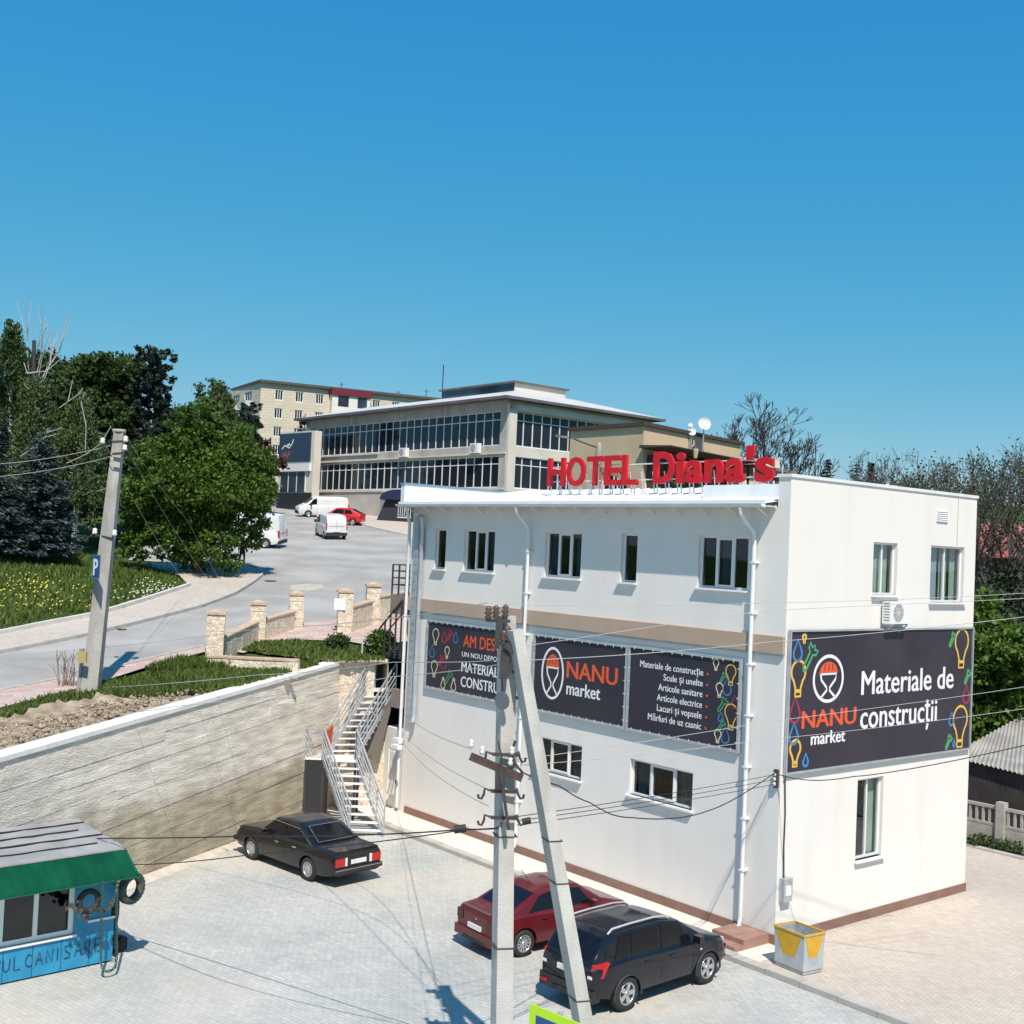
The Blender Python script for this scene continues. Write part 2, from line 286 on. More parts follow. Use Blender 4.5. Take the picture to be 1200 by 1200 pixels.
def ribbon(mb, pts, w, z=.013, closed=True):
    n = len(pts); L = []; R = []
    for i in range(n):
        p = Vector(pts[i]); a = Vector(pts[i-1]) if (closed or i > 0) else p; b = Vector(pts[(i+1) % n]) if (closed or i < n-1) else p
        d = (b-a); d = d.normalized() if d.length > 1e-9 else Vector((1, 0)); nn = Vector((-d.y, d.x))*w/2
        L.append((p.x+nn.x, p.y+nn.y, z)); R.append((p.x-nn.x, p.y-nn.y, z))
    fs = [(i, n+i, n+(i+1) % n, (i+1) % n) for i in range(n if closed else n-1)]
    mb.add(L+R, fs)
def hexcol(h): return tuple(((int(h[i:i+2], 16)/255)**2.2) for i in (0, 2, 4))
def segs_mesh(name, segs, m, n=4):
    """segs (p0,p1,r0,r1) -> n-sided tapered prisms, vectorised"""
    P0 = np.array([s[0] for s in segs], float); P1 = np.array([s[1] for s in segs], float); r0 = np.array([s[2] for s in segs]); r1 = np.array([s[3] for s in segs])
    d = P1-P0; d /= np.linalg.norm(d, axis=1)[:, None]+1e-9; ref = np.where(np.abs(d[:, 2:3]) > .9, [[1., 0, 0]], [[0, 0, 1.]]); a = np.cross(d, ref); a /= np.linalg.norm(a, axis=1)[:, None]; b = np.cross(d, a)
    V = []
    for (P, r) in ((P0, r0), (P1, r1)):
        for k in range(n):
            t = 2*math.pi*k/n; V.append(P+(a*math.cos(t)+b*math.sin(t))*r[:, None])
    V = np.stack(V, 1).reshape(-1, 3); S = len(segs); base = np.arange(S)[:, None]*2*n
    F_ = np.concatenate([base+np.array([[k, (k+1) % n, n+(k+1) % n, n+k]]) for k in range(n)], 1).reshape(-1, 4); return npmesh(name, V, F_, m)
def sheet(name, poly, m, dz=0., zf=None, kind='structure', step=None):
    """flat paving sheet following the ground plane; bisected along the change of grade"""
    bm = bmesh.new(); vs = [bm.verts.new((p[0], p[1], 0)) for p in poly]; bm.faces.new(vs)
    geom = bm.verts[:]+bm.edges[:]+bm.faces[:]; bmesh.ops.bisect_plane(bm, geom=geom, plane_co=(0, 115, 0), plane_no=(0, 1, 0))
    bmesh.ops.triangulate(bm, faces=bm.faces[:])
    for v in bm.verts: v.co.z = (zf(v.co.x, v.co.y) if zf else ZP(v.co.y))+dz
    me = bpy.data.meshes.new(name); bm.to_mesh(me); bm.free(); me.materials.append(m)
    for p in me.polygons:
        if p.normal.z < 0: p.flip()
    o = link(name, me); o['kind'] = kind; return o
def P2(pts, dz=0.): return [(up(x, y, dz).x, up(x, y, dz).y) for x, y in pts]
def inpoly(X, Y, poly):
    c = np.zeros(len(X), bool); n = len(poly); j = n-1
    for i in range(n):
        xi, yi = poly[i]; xj, yj = poly[j]; k = ((yi > Y) != (yj > Y)) & (X < (xj-xi)*(Y-yi)/(yj-yi+1e-12)+xi); c ^= k; j = i
    return c
# ------------------------------------------------------------------ ground
far = MB(); far.quad((-3000, -300, -.35), (3000, -300, -.35), (3000, 5000, -.35), (-3000, 5000, -.35)); tag(far.build('ground', GRASSG), kind='structure')
def hp(v, u, z=0.): p = HC+D2*v+D1*u; return Vector((p.x, p.y, z))   # hotel frame (v away from the left facade, u along it) -> world
lot = MB(); lot.prism([(-60, -20), (hp(-1.65, -60).x, hp(-1.65, -60).y), (hp(-1.65, 19).x, hp(-1.65, 19).y), (WK.x+.5, WK.y+1.5), (WA.x-WD.x*50-.3, WA.y-WD.y*50)], -.3, 0.); tag(lot.build('parking_lot', LOTPAV), kind='structure')
yard = MB(); yard.prism([(p.x, p.y) for p in (hp(-1.35, -50), hp(14.2, -50), hp(14.2, 30), hp(8.9, 30), hp(8.9, 0.0), hp(0, 0))]+[(hp(0, -.6).x, hp(0, -.6).y), (hp(-1.35, -.6).x, hp(-1.35, -.6).y)], -.3, .10); tag(yard.build('yard_pavement', YARDPAV), kind='structure')
path = MB(); path.prism([(p.x, p.y) for p in (hp(-1.35, -.6), hp(.3, -.6), hp(.3, 17.9), hp(-1.35, 17.9))], -.3, .10); tag(path.build('footpath', PATHC), kind='structure')
kb = thing('kerb', None, None, M=Matrix.Translation((0, 0, 0)), kind='structure')
me = MB().box(-.15, .15, 0, .985, -.25, .13).mesh('kerb_stone', KERB)
KR = math.atan2(D1.y, D1.x)-math.pi/2
for i in range(-24, 19):
    o = link('kerb_stone', me, kb); o.matrix_basis = T(*hp(-1.5+random.uniform(-.012, .012), i*1.0, random.uniform(-.012, .01))) @ Matrix.Rotation(KR+random.uniform(-.008, .008), 4, 'Z')
kb2 = thing('kerb', None, None, kind='structure')
for i in range(-22, 26):
    o = link('kerb_stone', me, kb2); o.matrix_basis = T(*hp(14.3, i*1.0, .02)) @ Matrix.Rotation(KR, 4, 'Z')
soil = MB(); soil.prism([(p.x, p.y) for p in (hp(14.4, -50), hp(80, -50), hp(120, 90), hp(8.9, 90), hp(8.9, 30), hp(14.4, 30))], -.34, -.02); tag(soil.build('soil', SOIL), kind='structure')
# upper terrain
def terrain():
    Ys = list(np.arange(-40, 30, 2.))+list(np.arange(30, 90, 1.))+[WK.y, LP.y, BP.y, 115]+list(np.arange(90, 150, 3.))+list(np.arange(150, 320, 10.))+[400, 600, 1000]
    Ys = sorted(set(round(float(y), 3) for y in Ys)); offs = [0, .5, 1, 2, 3, 4, 5, 6, 7, 8, 9, 10, 11, 12, 13, 14, 16, 18, 20, 22, 25, 28, 32, 36, 42, 50, 60, 80, 110, 160, 300, 700]
    V = []; Fc = []; n = len(offs)
    for Y in Ys:
        xb = XB(Y)
        for o in offs:
            X = xb-o; z = zg(X, Y)-.06
            V.append((X, Y, z))
    for j in range(len(Ys)-1):
        for i in range(n-1): Fc.append((j*n+i, (j+1)*n+i, (j+1)*n+i+1, j*n+i+1))
    # slope down on the right, behind the hotel
    base = len(V); Yr = [y for y in Ys if y >= BP.y-.01]; ro = [0, 1, 3, 6, 9, 12, 15]
    for Y in Yr:
        xb = XB(Y); zz = ZP(Y)-.06; zl = max(-.1, (Y-75)*.06)
        for o in ro: V.append((xb+o, Y, zz+(zl-zz)*sm(o/15)))
        V.append((xb+160, Y, zl)); V.append((xb+900, Y, zl))
    m = len(ro)+2
    for j in range(len(Yr)-1):
        for i in range(m-1): Fc.append((base+j*m+i, base+j*m+i+1, base+(j+1)*m+i+1, base+(j+1)*m+i))
    me = npmesh('hillside', V, Fc, GRASSG)
    for p in me.polygons: p.use_smooth = True
    o = link('hillside', me); o['kind'] = 'structure'
terrain()
# road, pavements on the upper ground
road_px = [(-300, 870), (-120, 836), (0, 811), (110, 790), (240, 760), (301, 745), (350, 731), (394, 727), (437, 712), (470, 700), (520, 690), (540, 630), (480, 629), (445, 621), (420, 615), (400, 606), (368, 592), (345, 586), (324, 583), (316, 588), (318, 610), (322, 632), (235, 634), (170, 640), (150, 656), (232, 661), (290, 664), (304, 668), (308, 674), (297, 683), (275, 697), (235, 712), (142, 736), (85, 749), (0, 766), (-120, 786), (-300, 812)]
sheet('road', P2(road_px), ASPH, .0)
fp = [(-300, 812), (-120, 786), (0, 766), (85, 749), (142, 736), (235, 712), (275, 697), (297, 683), (308, 674), (304, 668), (290, 664), (232, 661), (160, 662), (210, 676), (222, 689), (175, 705), (120, 722), (0, 746), (-60, 758), (-300, 800)]
sheet('pavement', P2(fp), WALKPAV, .10)
sheet('pavement', P2([(-300, 870), (-120, 836), (0, 811), (110, 790), (240, 758), (240, 766), (175, 783), (100, 807), (0, 832), (-120, 860), (-300, 900)]), PINKPAV, .07)
sheet('pavement', P2([(240, 758), (301, 745), (350, 731), (394, 727), (437, 712), (470, 700), (478, 752), (440, 758), (405, 752), (345, 750), (285, 766)]), PINKPAV, .03)
sheet('pavement', P2([(324, 583), (345, 586), (368, 592), (400, 606), (420, 615), (445, 621), (480, 629), (540, 630), (540, 605), (480, 603), (420, 596), (345, 577)]), WALKPAV, .08)
def kerbline(pxs, dz, step=1.5, w=.16, h=.14, m=KERB, name='kerb'):
    root = thing(name, None, None, kind='structure'); pts = [up(x, y) for x, y in pxs]; L = [0]
    for a, b in zip(pts, pts[1:]): L.append(L[-1]+(b-a).length)
    n = max(1, int(L[-1]/step)); n = min(n, 120)
    def at(s):
        x = [np.interp(s, L, [p[k] for p in pts]) for k in (0, 1)]; return Vector((x[0], x[1], ZP(x[1])))
    for i in range(n):
        a = at(L[-1]*i/n); b = at(L[-1]*(i+1)/n); d = (b-a); l = d.length; d.normalize(); x = d.cross(Vector((0, 0, 1))).normalized(); z = x.cross(d)
        M = Matrix(((x.x, d.x, z.x, a.x), (x.y, d.y, z.y, a.y), (x.z, d.z, z.z, a.z+dz+random.uniform(-.01, .01)), (0, 0, 0, 1)))
        MB().box(-w/2, w/2, .01, l-.01, -.1, h).build('kerb_stone', m, root, M)
WKERB = mat('kerb_light', (.55, .53, .49), .9, (.68, .66, .61), 1.2)
kerbline([(-120, 786), (0, 766), (85, 749), (142, 736), (235, 712), (275, 697), (297, 683), (308, 674), (304, 668), (290, 664), (232, 661)], 0)
kerbline([(-120, 770), (0, 746), (120, 722), (175, 705), (222, 689)], .1, 2.0, .18, .16, WKERB)
kerbline([(-120, 836), (0, 811), (110, 790), (240, 758)], -.02, 2.0, .14, .12, KERB)
kerbline([(345, 586), (368, 592), (400, 606), (420, 615), (445, 621), (480, 629), (540, 633)], 0, 2.0, .2, .16, WKERB)
patch = [(370, 688), (362, 694), (372, 700), (394, 701), (404, 695), (392, 689)]
sheet('road_patch', P2([(360+(x-383)*.6, y-3) for x, y in [(383, 687), (350, 689), (352, 694), (383, 696), (418, 692), (412, 688)]]), mat('dusty_patch', (.42, .38, .30), .9, (.5, .46, .38), 2.), .006)
tag(MB().lathe([(.32, .0), (.32, .03), (.0, .03)], 14).build('manhole_cover', RUST), 'round iron manhole cover in the road past the pavement corner', 'manhole cover').location = up(317, 681)+Vector((0, 0, .004))
tag(MB().lathe([(.18, .0), (.18, .03), (.0, .03)], 14).build('manhole_cover', RUST), 'round iron cover at the kerb right of the leaning pole', 'manhole cover').location = up(143, 738)+Vector((0, 0, .004))
def mound(name, poly, m, amp, kind='structure', res=.22, seed=1, lab=None):
    xs = [p[0] for p in poly]; ys = [p[1] for p in poly]; gx = np.arange(min(xs), max(xs)+res, res); gy = np.arange(min(ys), max(ys)+res, res)
    X, Y = np.meshgrid(gx, gy); c = inpoly(X.ravel(), Y.ravel(), poly).reshape(X.shape)
    rg = np.random.default_rng(seed)
    def nz(k):
        g = rg.random((len(gy)//k+3, len(gx)//k+3)); a = np.arange(len(gy))/k; b = np.arange(len(gx))/k; i = a.astype(int); j = b.astype(int); fa = (a-i)[:, None]; fb = (b-j)[None]
        return g[np.ix_(i, j)]*(1-fa)*(1-fb)+g[np.ix_(i+1, j)]*fa*(1-fb)+g[np.ix_(i, j+1)]*(1-fa)*fb+g[np.ix_(i+1, j+1)]*fa*fb
    h = .55*nz(7)+.3*nz(3)+.25*nz(1)-.15
    dw = (X-WA.x)*WD.y-(Y-WA.y)*WD.x
    Z = np.array([[ZP(y)-.02 for x in gx] for y in gy])+amp*h*np.clip((-dw-.3)/1.6, 0, 1)
    idx = -np.ones(X.shape, int); V = []; Fc = []
    for j in range(len(gy)):
        for i in range(len(gx)):
            V.append((X[j, i], Y[j, i], Z[j, i]))
    n = len(gx)
    for j in range(len(gy)-1):
        for i in range(n-1):
            if c[j, i] and c[j+1, i] and c[j, i+1] and c[j+1, i+1]: Fc.append((j*n+i, j*n+i+1, (j+1)*n+i+1, (j+1)*n+i))
    o = link(name, npmesh(name, V, Fc, m)); o['kind'] = kind; return o
wall_in = lambda t, off=.3: (WA.x+WD.x*t-WD.y*off, WA.y+WD.y*t+WD.x*off)
dirtp = [wall_in(-16), wall_in(1.0), wall_in(5.0), P2([(168, 822)])[0], P2([(120, 818)])[0], P2([(0, 846)])[0], P2([(-120, 875)])[0]]
mound('dirt_mound', dirtp, SOIL, .45)
def clods(name, poly, n, m, seed, smax=.10, z0=.12):
    rg = np.random.default_rng(seed); xs = [p[0] for p in poly]; ys = [p[1] for p in poly]; X = rg.uniform(min(xs), max(xs), n*4); Y = rg.uniform(min(ys), max(ys), n*4); k = inpoly(X, Y, poly); X = X[k][:n]; Y = Y[k][:n]; V = []; Fc = []
    for x, y in zip(X, Y):
        s = smax*(.25+.75*rg.random()**3); z = ZP(y)+z0+rg.uniform(-.04, .06); b = len(V); o = rg.uniform(.6, 1.3, (6, 3))*s
        for j, (dx, dy, dz) in enumerate(((1, 0, 0), (0, 1, 0), (-1, 0, 0), (0, -1, 0), (0, 0, .8), (0, 0, -.8))): V.append((x+dx*o[j, 0], y+dy*o[j, 1], z+dz*o[j, 2]))
        Fc += [(b, b+1, b+4), (b+1, b+2, b+4), (b+2, b+3, b+4), (b+3, b, b+4), (b+1, b, b+5), (b+2, b+1, b+5), (b+3, b+2, b+5), (b, b+3, b+5)]
    o = link(name, npmesh(name, V, Fc, m)); o['kind'] = 'stuff'; return o
clods('clods', [wall_in(-16, .8), wall_in(1.0, .9), wall_in(4.0, .8), P2([(150, 822)])[0], P2([(0, 850)])[0], P2([(-120, 880)])[0]], 2600, mat('clod', (.24, .18, .12), .95, (.46, .39, .30), 3., spec=.1), 5)
# ------------------------------------------------------------------ grass and flowers
def blades(name, poly, n, h, w, m, seed, hill=True, kind='stuff', zoff=0.):
    rg = np.random.default_rng(seed); xs = [p[0] for p in poly]; ys = [p[1] for p in poly]
    X = rg.uniform(min(xs), max(xs), n*3); Y = rg.uniform(min(ys), max(ys), n*3); k = inpoly(X, Y, poly); X = X[k][:n]; Y = Y[k][:n]; n = len(X)
    Z = np.array([(zg(x, y) if hill else ZP(y)) for x, y in zip(X, Y)])-.06+zoff
    pat = .55+.45*np.sin(X*1.3+1.7*np.sin(Y*.7))*np.cos(Y*1.1+X*.4); hh = h*(.4+.8*rg.random(n))*(.6+.6*pat); a = rg.uniform(0, math.pi, n); lean = rg.normal(0, .35, (n, 2))*hh[:, None]
    dx = np.cos(a)*w*(.6+.8*rg.random(n)); dy = np.sin(a)*w
    V = np.empty((n, 3, 3)); V[:, 0] = np.stack([X-dx, Y-dy, Z], 1); V[:, 1] = np.stack([X+dx, Y+dy, Z], 1); V[:, 2] = np.stack([X+lean[:, 0], Y+lean[:, 1], Z+hh], 1)
    o = link(name, npmesh(name, V.reshape(-1, 3), np.arange(3*n).reshape(-1, 3), m)); o['kind'] = kind; return o
g1 = [(PV0.x, PV0.y), (PV1.x, PV1.y), (PV2.x, PV2.y), (PV3.x, PV3.y), (PV4.x, PV4.y), (-19, 66), (-24, 71), (-50, 76), (-50, 40), (PV0.x-8, PV0.y)]
tag(blades('grass', g1, 90000, .26, .05, GRASS, 3), 'lush spring grass on the bank left of the uphill road', 'grass')
g2 = [wall_in(5.0), wall_in(9.8), P2([(240, 783)])[0], P2([(180, 790)])[0], P2([(100, 808)])[0], P2([(0, 833)])[0], P2([(-120, 862)])[0], P2([(-120, 874)])[0], P2([(0, 846)])[0], P2([(120, 818)])[0], P2([(168, 822)])[0]]
tag(blades('grass', g2, 20000, .24, .05, GRASS, 4, False, zoff=.05), 'grass strip between the pink pavement and the dirt mound', 'grass')
g3 = P2([(283, 764), (300, 755), (345, 752), (405, 762), (452, 766), (450, 776), (400, 777), (345, 772)])
o = mound('planter_soil', g3, SOIL, .12, res=.15, seed=4)
tag(blades('grass', g3, 3800, .17, .05, GRASS, 5, False, zoff=.12), 'weedy grass in the planter inside the low stone wall', 'grass')
mound('soil_patch', P2([(180, 792), (215, 781), (242, 782), (345, 790), (352, 796), (300, 800), (240, 800)]), SOIL, .16, res=.2, seed=6)
g4 = P2([(170, 787), (210, 778), (245, 781), (275, 783), (262, 786), (205, 790)])
tag(blades('grass', g4, 2500, .30, .05, GRASS, 6, False, zoff=.1), 'small weed patch left of the first stone pillar', 'grass')
YFL = mat('flower_yellow', (.62, .50, .03), .6, (.7, .58, .06), 3.); WFL = mat('flower_white', (.6, .6, .5), .6)
def flowers(name, cpx, spread, n, m, lab):
    c = up(*cpx); rg = np.random.default_rng(900+int(c.x)); X = c.x+rg.normal(0, spread[0], n); Y = c.y+rg.normal(0, spread[1], n); V = []; Fc = []
    for i in range(n):
        if X[i] > hillx(Y[i])-.25: continue
        z = zg(X[i], Y[i])+.08+.16*rg.random(); s = .028; b = len(V)
        for dx, dy, dz in ((-s, 0, -s), (s, 0, -s*.4), (s, 0, s), (-s, 0, s*.6)): V.append((X[i]+dx, Y[i]+dy+dz*.5, z+dz))
        Fc.append((b, b+1, b+2, b+3))
    o = link(name, npmesh(name, V, Fc, m)); o['kind'] = 'stuff'; tag(o, lab, 'flowers')
flowers('dandelions', (28, 703), (1.1, 2.2), 110, YFL, 'patch of yellow dandelions on the grass bank at the left')
flowers('dandelions', (52, 716), (.8, 1.4), 40, YFL, 'smaller scatter of yellow dandelions nearer the kerb')
flowers('daisies', (172, 697), (.5, 1.6), 90, WFL, 'white flowers along the kerb of the far pavement')
# ------------------------------------------------------------------ retaining wall
def mat_wall():
    m = mat('board_concrete', (.58, .53, .46), .92, (.84, .78, .69), 2.4, bump=.7, bscale=16, stretch=(.45, .45, 2.6), spec=.15, detail=9)
    N = m.node_tree.nodes; L = m.node_tree.links; b = N['Principled BSDF']; cr = [n for n in N if n.type == 'VALTORGB'][0]
    tc = [n for n in N if n.type == 'TEX_COORD'][0]; sp = N.new('ShaderNodeSeparateXYZ'); L.new(tc.outputs['Object'], sp.inputs[0])
    nz = N.new('ShaderNodeTexNoise'); nz.inputs['Scale'].default_value = .9; nz.inputs['Detail'].default_value = 8; L.new(tc.outputs['Object'], nz.inputs['Vector'])
    a = N.new('ShaderNodeMath'); a.operation = 'MULTIPLY_ADD'; L.new(nz.outputs['Fac'], a.inputs[0]); a.inputs[1].default_value = 2.2; L.new(sp.outputs['Z'], a.inputs[2])      # z + noise
    mr = N.new('ShaderNodeMapRange'); mr.inputs['From Min'].default_value = 2.7; mr.inputs['From Max'].default_value = 3.6; mr.inputs['To Min'].default_value = .85; mr.inputs['To Max'].default_value = 0; L.new(a.outputs[0], mr.inputs[0])
    mpx = N.new('ShaderNodeMapping'); mpx.inputs['Scale'].default_value = (1, 1, .45); L.new(tc.outputs['Object'], mpx.inputs[0])
    st = N.new('ShaderNodeTexNoise'); st.inputs['Scale'].default_value = .9; st.inputs['Detail'].default_value = 10; L.new(mpx.outputs[0], st.inputs['Vector'])
    sr = N.new('ShaderNodeValToRGB'); sr.color_ramp.elements[0].color = (.40, .36, .29, 1); sr.color_ramp.elements[0].position = .30; sr.color_ramp.elements[1].color = (.72, .67, .55, 1); sr.color_ramp.elements[1].position = .72; L.new(st.outputs['Fac'], sr.inputs[0])
    mx = N.new('ShaderNodeMix'); mx.data_type = 'RGBA'; mx.blend_type = 'MULTIPLY'; L.new(mr.outputs[0], mx.inputs[0]); L.new(cr.outputs[0], mx.inputs[6]); L.new(sr.outputs[0], mx.inputs[7]); L.new(mx.outputs[2], b.inputs['Base Color']); return m
WALLM = mat_wall()
RWM = Matrix(((WD.x, WD.y, 0, WA.x), (WD.y, -WD.x, 0, WA.y), (0, 0, 1, 0), (0, 0, 0, 1)))   # x along wall, y = outward (towards lot)
# proper rotation: x=WD, y= up, z = outward
RW = Matrix(((WD.x, 0, WD.y, WA.x), (WD.y, 0, -WD.x, WA.y), (0, 1, 0, 0), (0, 0, 0, 1)))
rw = thing('retaining_wall', 'long board-marked concrete retaining wall with white coping above the parking lot', 'retaining wall')
def capz(s): Y = WA.y+WD.y*s; return 4.05+(Y-27.93)*.0735
SL = (WK-WA).length
mb = MB(RW)
rows = 14; s0 = -26.
bh = .24
for j in range(23):
    s = s0
    while s < SL:
        e = min(SL, s+random.uniform(6, 13)); o = random.uniform(0, .020)
        def zz(t, k): return max(0., capz(t)-k*bh)
        if zz(e, j) > 0.02:
            a0, a1, b0, b1 = zz(s, j+1), zz(e, j+1), zz(s, j), zz(e, j)
            mb.add([(s, a0, o), (e, a1, o), (e, b1, o), (s, b0, o), (s, a0, -.05), (e, a1, -.05), (e, b1, -.05), (s, b0, -.05)], [(0, 1, 2, 3), (0, 4, 5, 1), (3, 2, 6, 7), (1, 5, 6, 2), (0, 3, 7, 4)])
        s = e
mb.add([(s0, 0, -.02), (SL, 0, -.02), (SL, capz(SL), -.02), (s0, capz(s0), -.02), (s0, 0, -.45), (SL, 0, -.45), (SL, capz(SL), -.45), (s0, capz(s0), -.45)], [(0, 1, 2, 3), (1, 5, 6, 2), (3, 2, 6, 7), (4, 7, 6, 5), (0, 3, 7, 4)])
mb.build('wall', WALLM, rw)
COPE = mat('coping_white', (.66, .65, .63), .85, (.76, .75, .73), 2., bump=.1)
s = s0
while s < SL-.1:
    e = min(SL+.05, s+2.4); q = MB(RW); a, b = capz(s), capz(e)
    q.hexa([(s+.008, a, -.5), (e-.008, b, -.5), (e-.008, b, .07), (s+.008, a, .07)], [(s+.008, a+.12, -.5), (e-.008, b+.12, -.5), (e-.008, b+.12, .07), (s+.008, a+.12, .07)]); q.build('coping_stone', COPE, rw); s = e
deb = MB(RW)   # crumbled strip at the wall foot
for i in range(34):
    t = -12+i*.72; w = random.uniform(.25, .7); deb.add([(t, .02, .02), (t+.85, .02, .02), (t+.85, .005, w), (t, .005, w*random.uniform(.8, 1.2)), (t, .10, .02), (t+.85, .10, .02)], [(0, 1, 2, 3), (4, 3, 2, 5)])
o = deb.build('sand_strip', mat('sandy_dirt', (.50, .44, .37), .95, (.60, .54, .46), 3., bump=.3)); tag(o, kind='structure')
# wall end piece between retaining wall and hotel
lw = thing('stone_wall', 'rubble-faced wall end behind the metal staircase, next to the hotel corner', 'stone wall')
LPv = Vector((LP.x, LP.y)); dd = (LPv-WK); ll = dd.length; dd.normalize(); RK = Matrix(((dd.x, 0, dd.y, WK.x), (dd.y, 0, -dd.x, WK.y), (0, 1, 0, 0), (0, 0, 0, 1)))
q = MB(RK); q.wall(0, ll, 0, 5.25, [(1.25, ll-.02, 2.75, 5.2)], 1.6); q.box(0, ll, 5.25, 5.37, -.4, .06); q.build('wall', STONE, lw)
MB(RK).quad((1.2, 2.7, -1.6), (ll, 2.7, -1.6), (ll, 5.2, -1.6), (1.2, 5.2, -1.6)).build('recess', DMETAL, lw)  # dark back sheet stands in for the shade under the balcony
# ------------------------------------------------------------------ hotel
HM = Matrix(((D2.x, D1.x, 0, HC.x), (D2.y, D1.y, 0, HC.y), (0, 0, 1, 0), (0, 0, 0, 1)))
hotel = thing('hotel_building', 'white three-storey hotel with grey windows, tan band and brown plinth', 'hotel', M=HM)
M1 = Matrix(((0, 0, -1, 0), (-1, 0, 0, 0), (0, 1, 0, 0), (0, 0, 0, 1)))   # (a,b,c): a=-u
M2 = Matrix(((1, 0, 0, 0), (0, 0, -1, 0), (0, 1, 0, 0), (0, 0, 0, 1)))
HL = 16.55; HD = 8.9; TOP = 11.78
H1 = [(-15.15, -14.5, 8.78, 10.18), (-13.46, -11.80, 8.78, 10.18), (-9.28, -7.62, 8.78, 10.18), (-5.92, -5.28, 8.78, 10.18), (-2.97, -1.28, 8.78, 10.18), (-9.35, -7.22, 2.83, 3.86), (-5.22, -2.86, 2.83, 3.83)]
H2 = [(3.66, 4.80, 8.78, 10.21), (6.49, 8.28, 8.60, 10.22), (3.30, 4.50, 1.72, 3.86)]
RZ = lambda v: 11.02+(v+.45)*.147
MB(M1).wall(-17.7+1.15, 0, 0, 10.95, H1, .2).build('wall', PLASTER, hotel)
q = MB(M2); q.wall(0, HD, 0, 10.9, H2, .2); q.quad((0, 10.9, 0), (HD, 10.9, 0), (HD, TOP-.08, 0), (0, TOP-.08, 0)); q.build('wall', PLASTER, hotel)
q = MB(); q.quad((HD, 0, 0), (HD, HL, 0), (HD, HL, 10.9), (HD, 0, 10.9)); q.quad((0, HL, 0), (0, HL, 10.9), (HD, HL, 10.9), (HD, HL, 0)); q.build('wall', PLASTER, hotel)
# parapets
q = MB(); q.box(0, HD, .006, .38, 10.952, TOP-.08); q.build('parapet', PLASTER, hotel)
MB().box(-.04, HD+.03, -.04, .42, TOP-.08, TOP).build('parapet_cap', WMETAL, hotel)
q = MB(); q.box(-.45, HD, HL-.02, HL+.2, 10.9, TOP-.06); q.build('parapet', WMETAL, hotel)
MB().box(-.48, HD, HL-.05, HL+.23, TOP-.06, TOP).build('parapet_cap', mat('flashing_blue', (.16, .26, .34), .5), hotel)
# roof
q = MB(); q.add([(-.5, .385, RZ(-.5)), (-.5, HL-.02, RZ(-.5)), (5.2, HL-.02, RZ(5.2)), (5.2, .38, RZ(5.2)), (HD, HL-.02, 11.5), (HD, .38, 11.5)], [(0, 3, 2, 1), (3, 5, 4, 2)])
for i in range(33):
    y = .6+i*.49; q.hexa([(-.49, y, RZ(-.49)), (5.2, y, RZ(5.2)), (5.2, y+.035, RZ(5.2)), (-.49, y+.035, RZ(-.49))], [(-.49, y, RZ(-.49)+.035), (5.2, y, RZ(5.2)+.035), (5.2, y+.035, RZ(5.2)+.035), (-.49, y+.035, RZ(-.49)+.035)])
q.build('roof', WMETAL, hotel)
MB().box(-.50, -.02, .40, HL-.02, 10.93, 10.96).build('soffit', mat('soffit', (.55, .55, .55), .7), hotel)
q = MB(); q.box(-.53, -.50, .38, HL+.2, 10.9, 11.09); q.build('fascia', WMETAL, hotel)
q = MB();
for i in range(17): q.bar((-.46, .7+i*.98, 10.93), (-.02, .7+i*.98, 10.72), .035)
q.build('bracket', WMETAL, hotel)
q = MB(); gp_ = []
for k in range(7): a = math.pi*k/6; gp_.append((-.6-.075*math.cos(a), 11.0-.08*math.sin(a)))
vs = [(x, y, z) for y in (.38, HL+.22) for x, z in gp_]; q.add(vs, [(k, k+1, 7+k+1, 7+k) for k in range(6)], smooth=True); q.build('gutter', WMETAL, hotel)
# band, plinth
MB(M1).box(-HL, 0.0, 7.26, 7.70, 0, .10).build('band', TAN, hotel)
MB(M1).box(-HL, -.02, 7.2, 7.26, 0, .05).build('band_drip', GMETAL, hotel)
q = MB(M1); q.box(-HL+.3, .0, 0, .34, 0, .03); q.build('plinth', BROWN, hotel)
MB(M2).box(-.03, HD+.02, 0, .34, 0, .03).build('plinth', BROWN, hotel)
MB(M2).box(7.84, 7.865, 10.25, TOP-.1, 0, .006).build('joint_strip', GMETAL, hotel)
MB().box(.9, HD-.3, .75, HL-.3, .2, 10.6).build('interior', INTER, hotel)
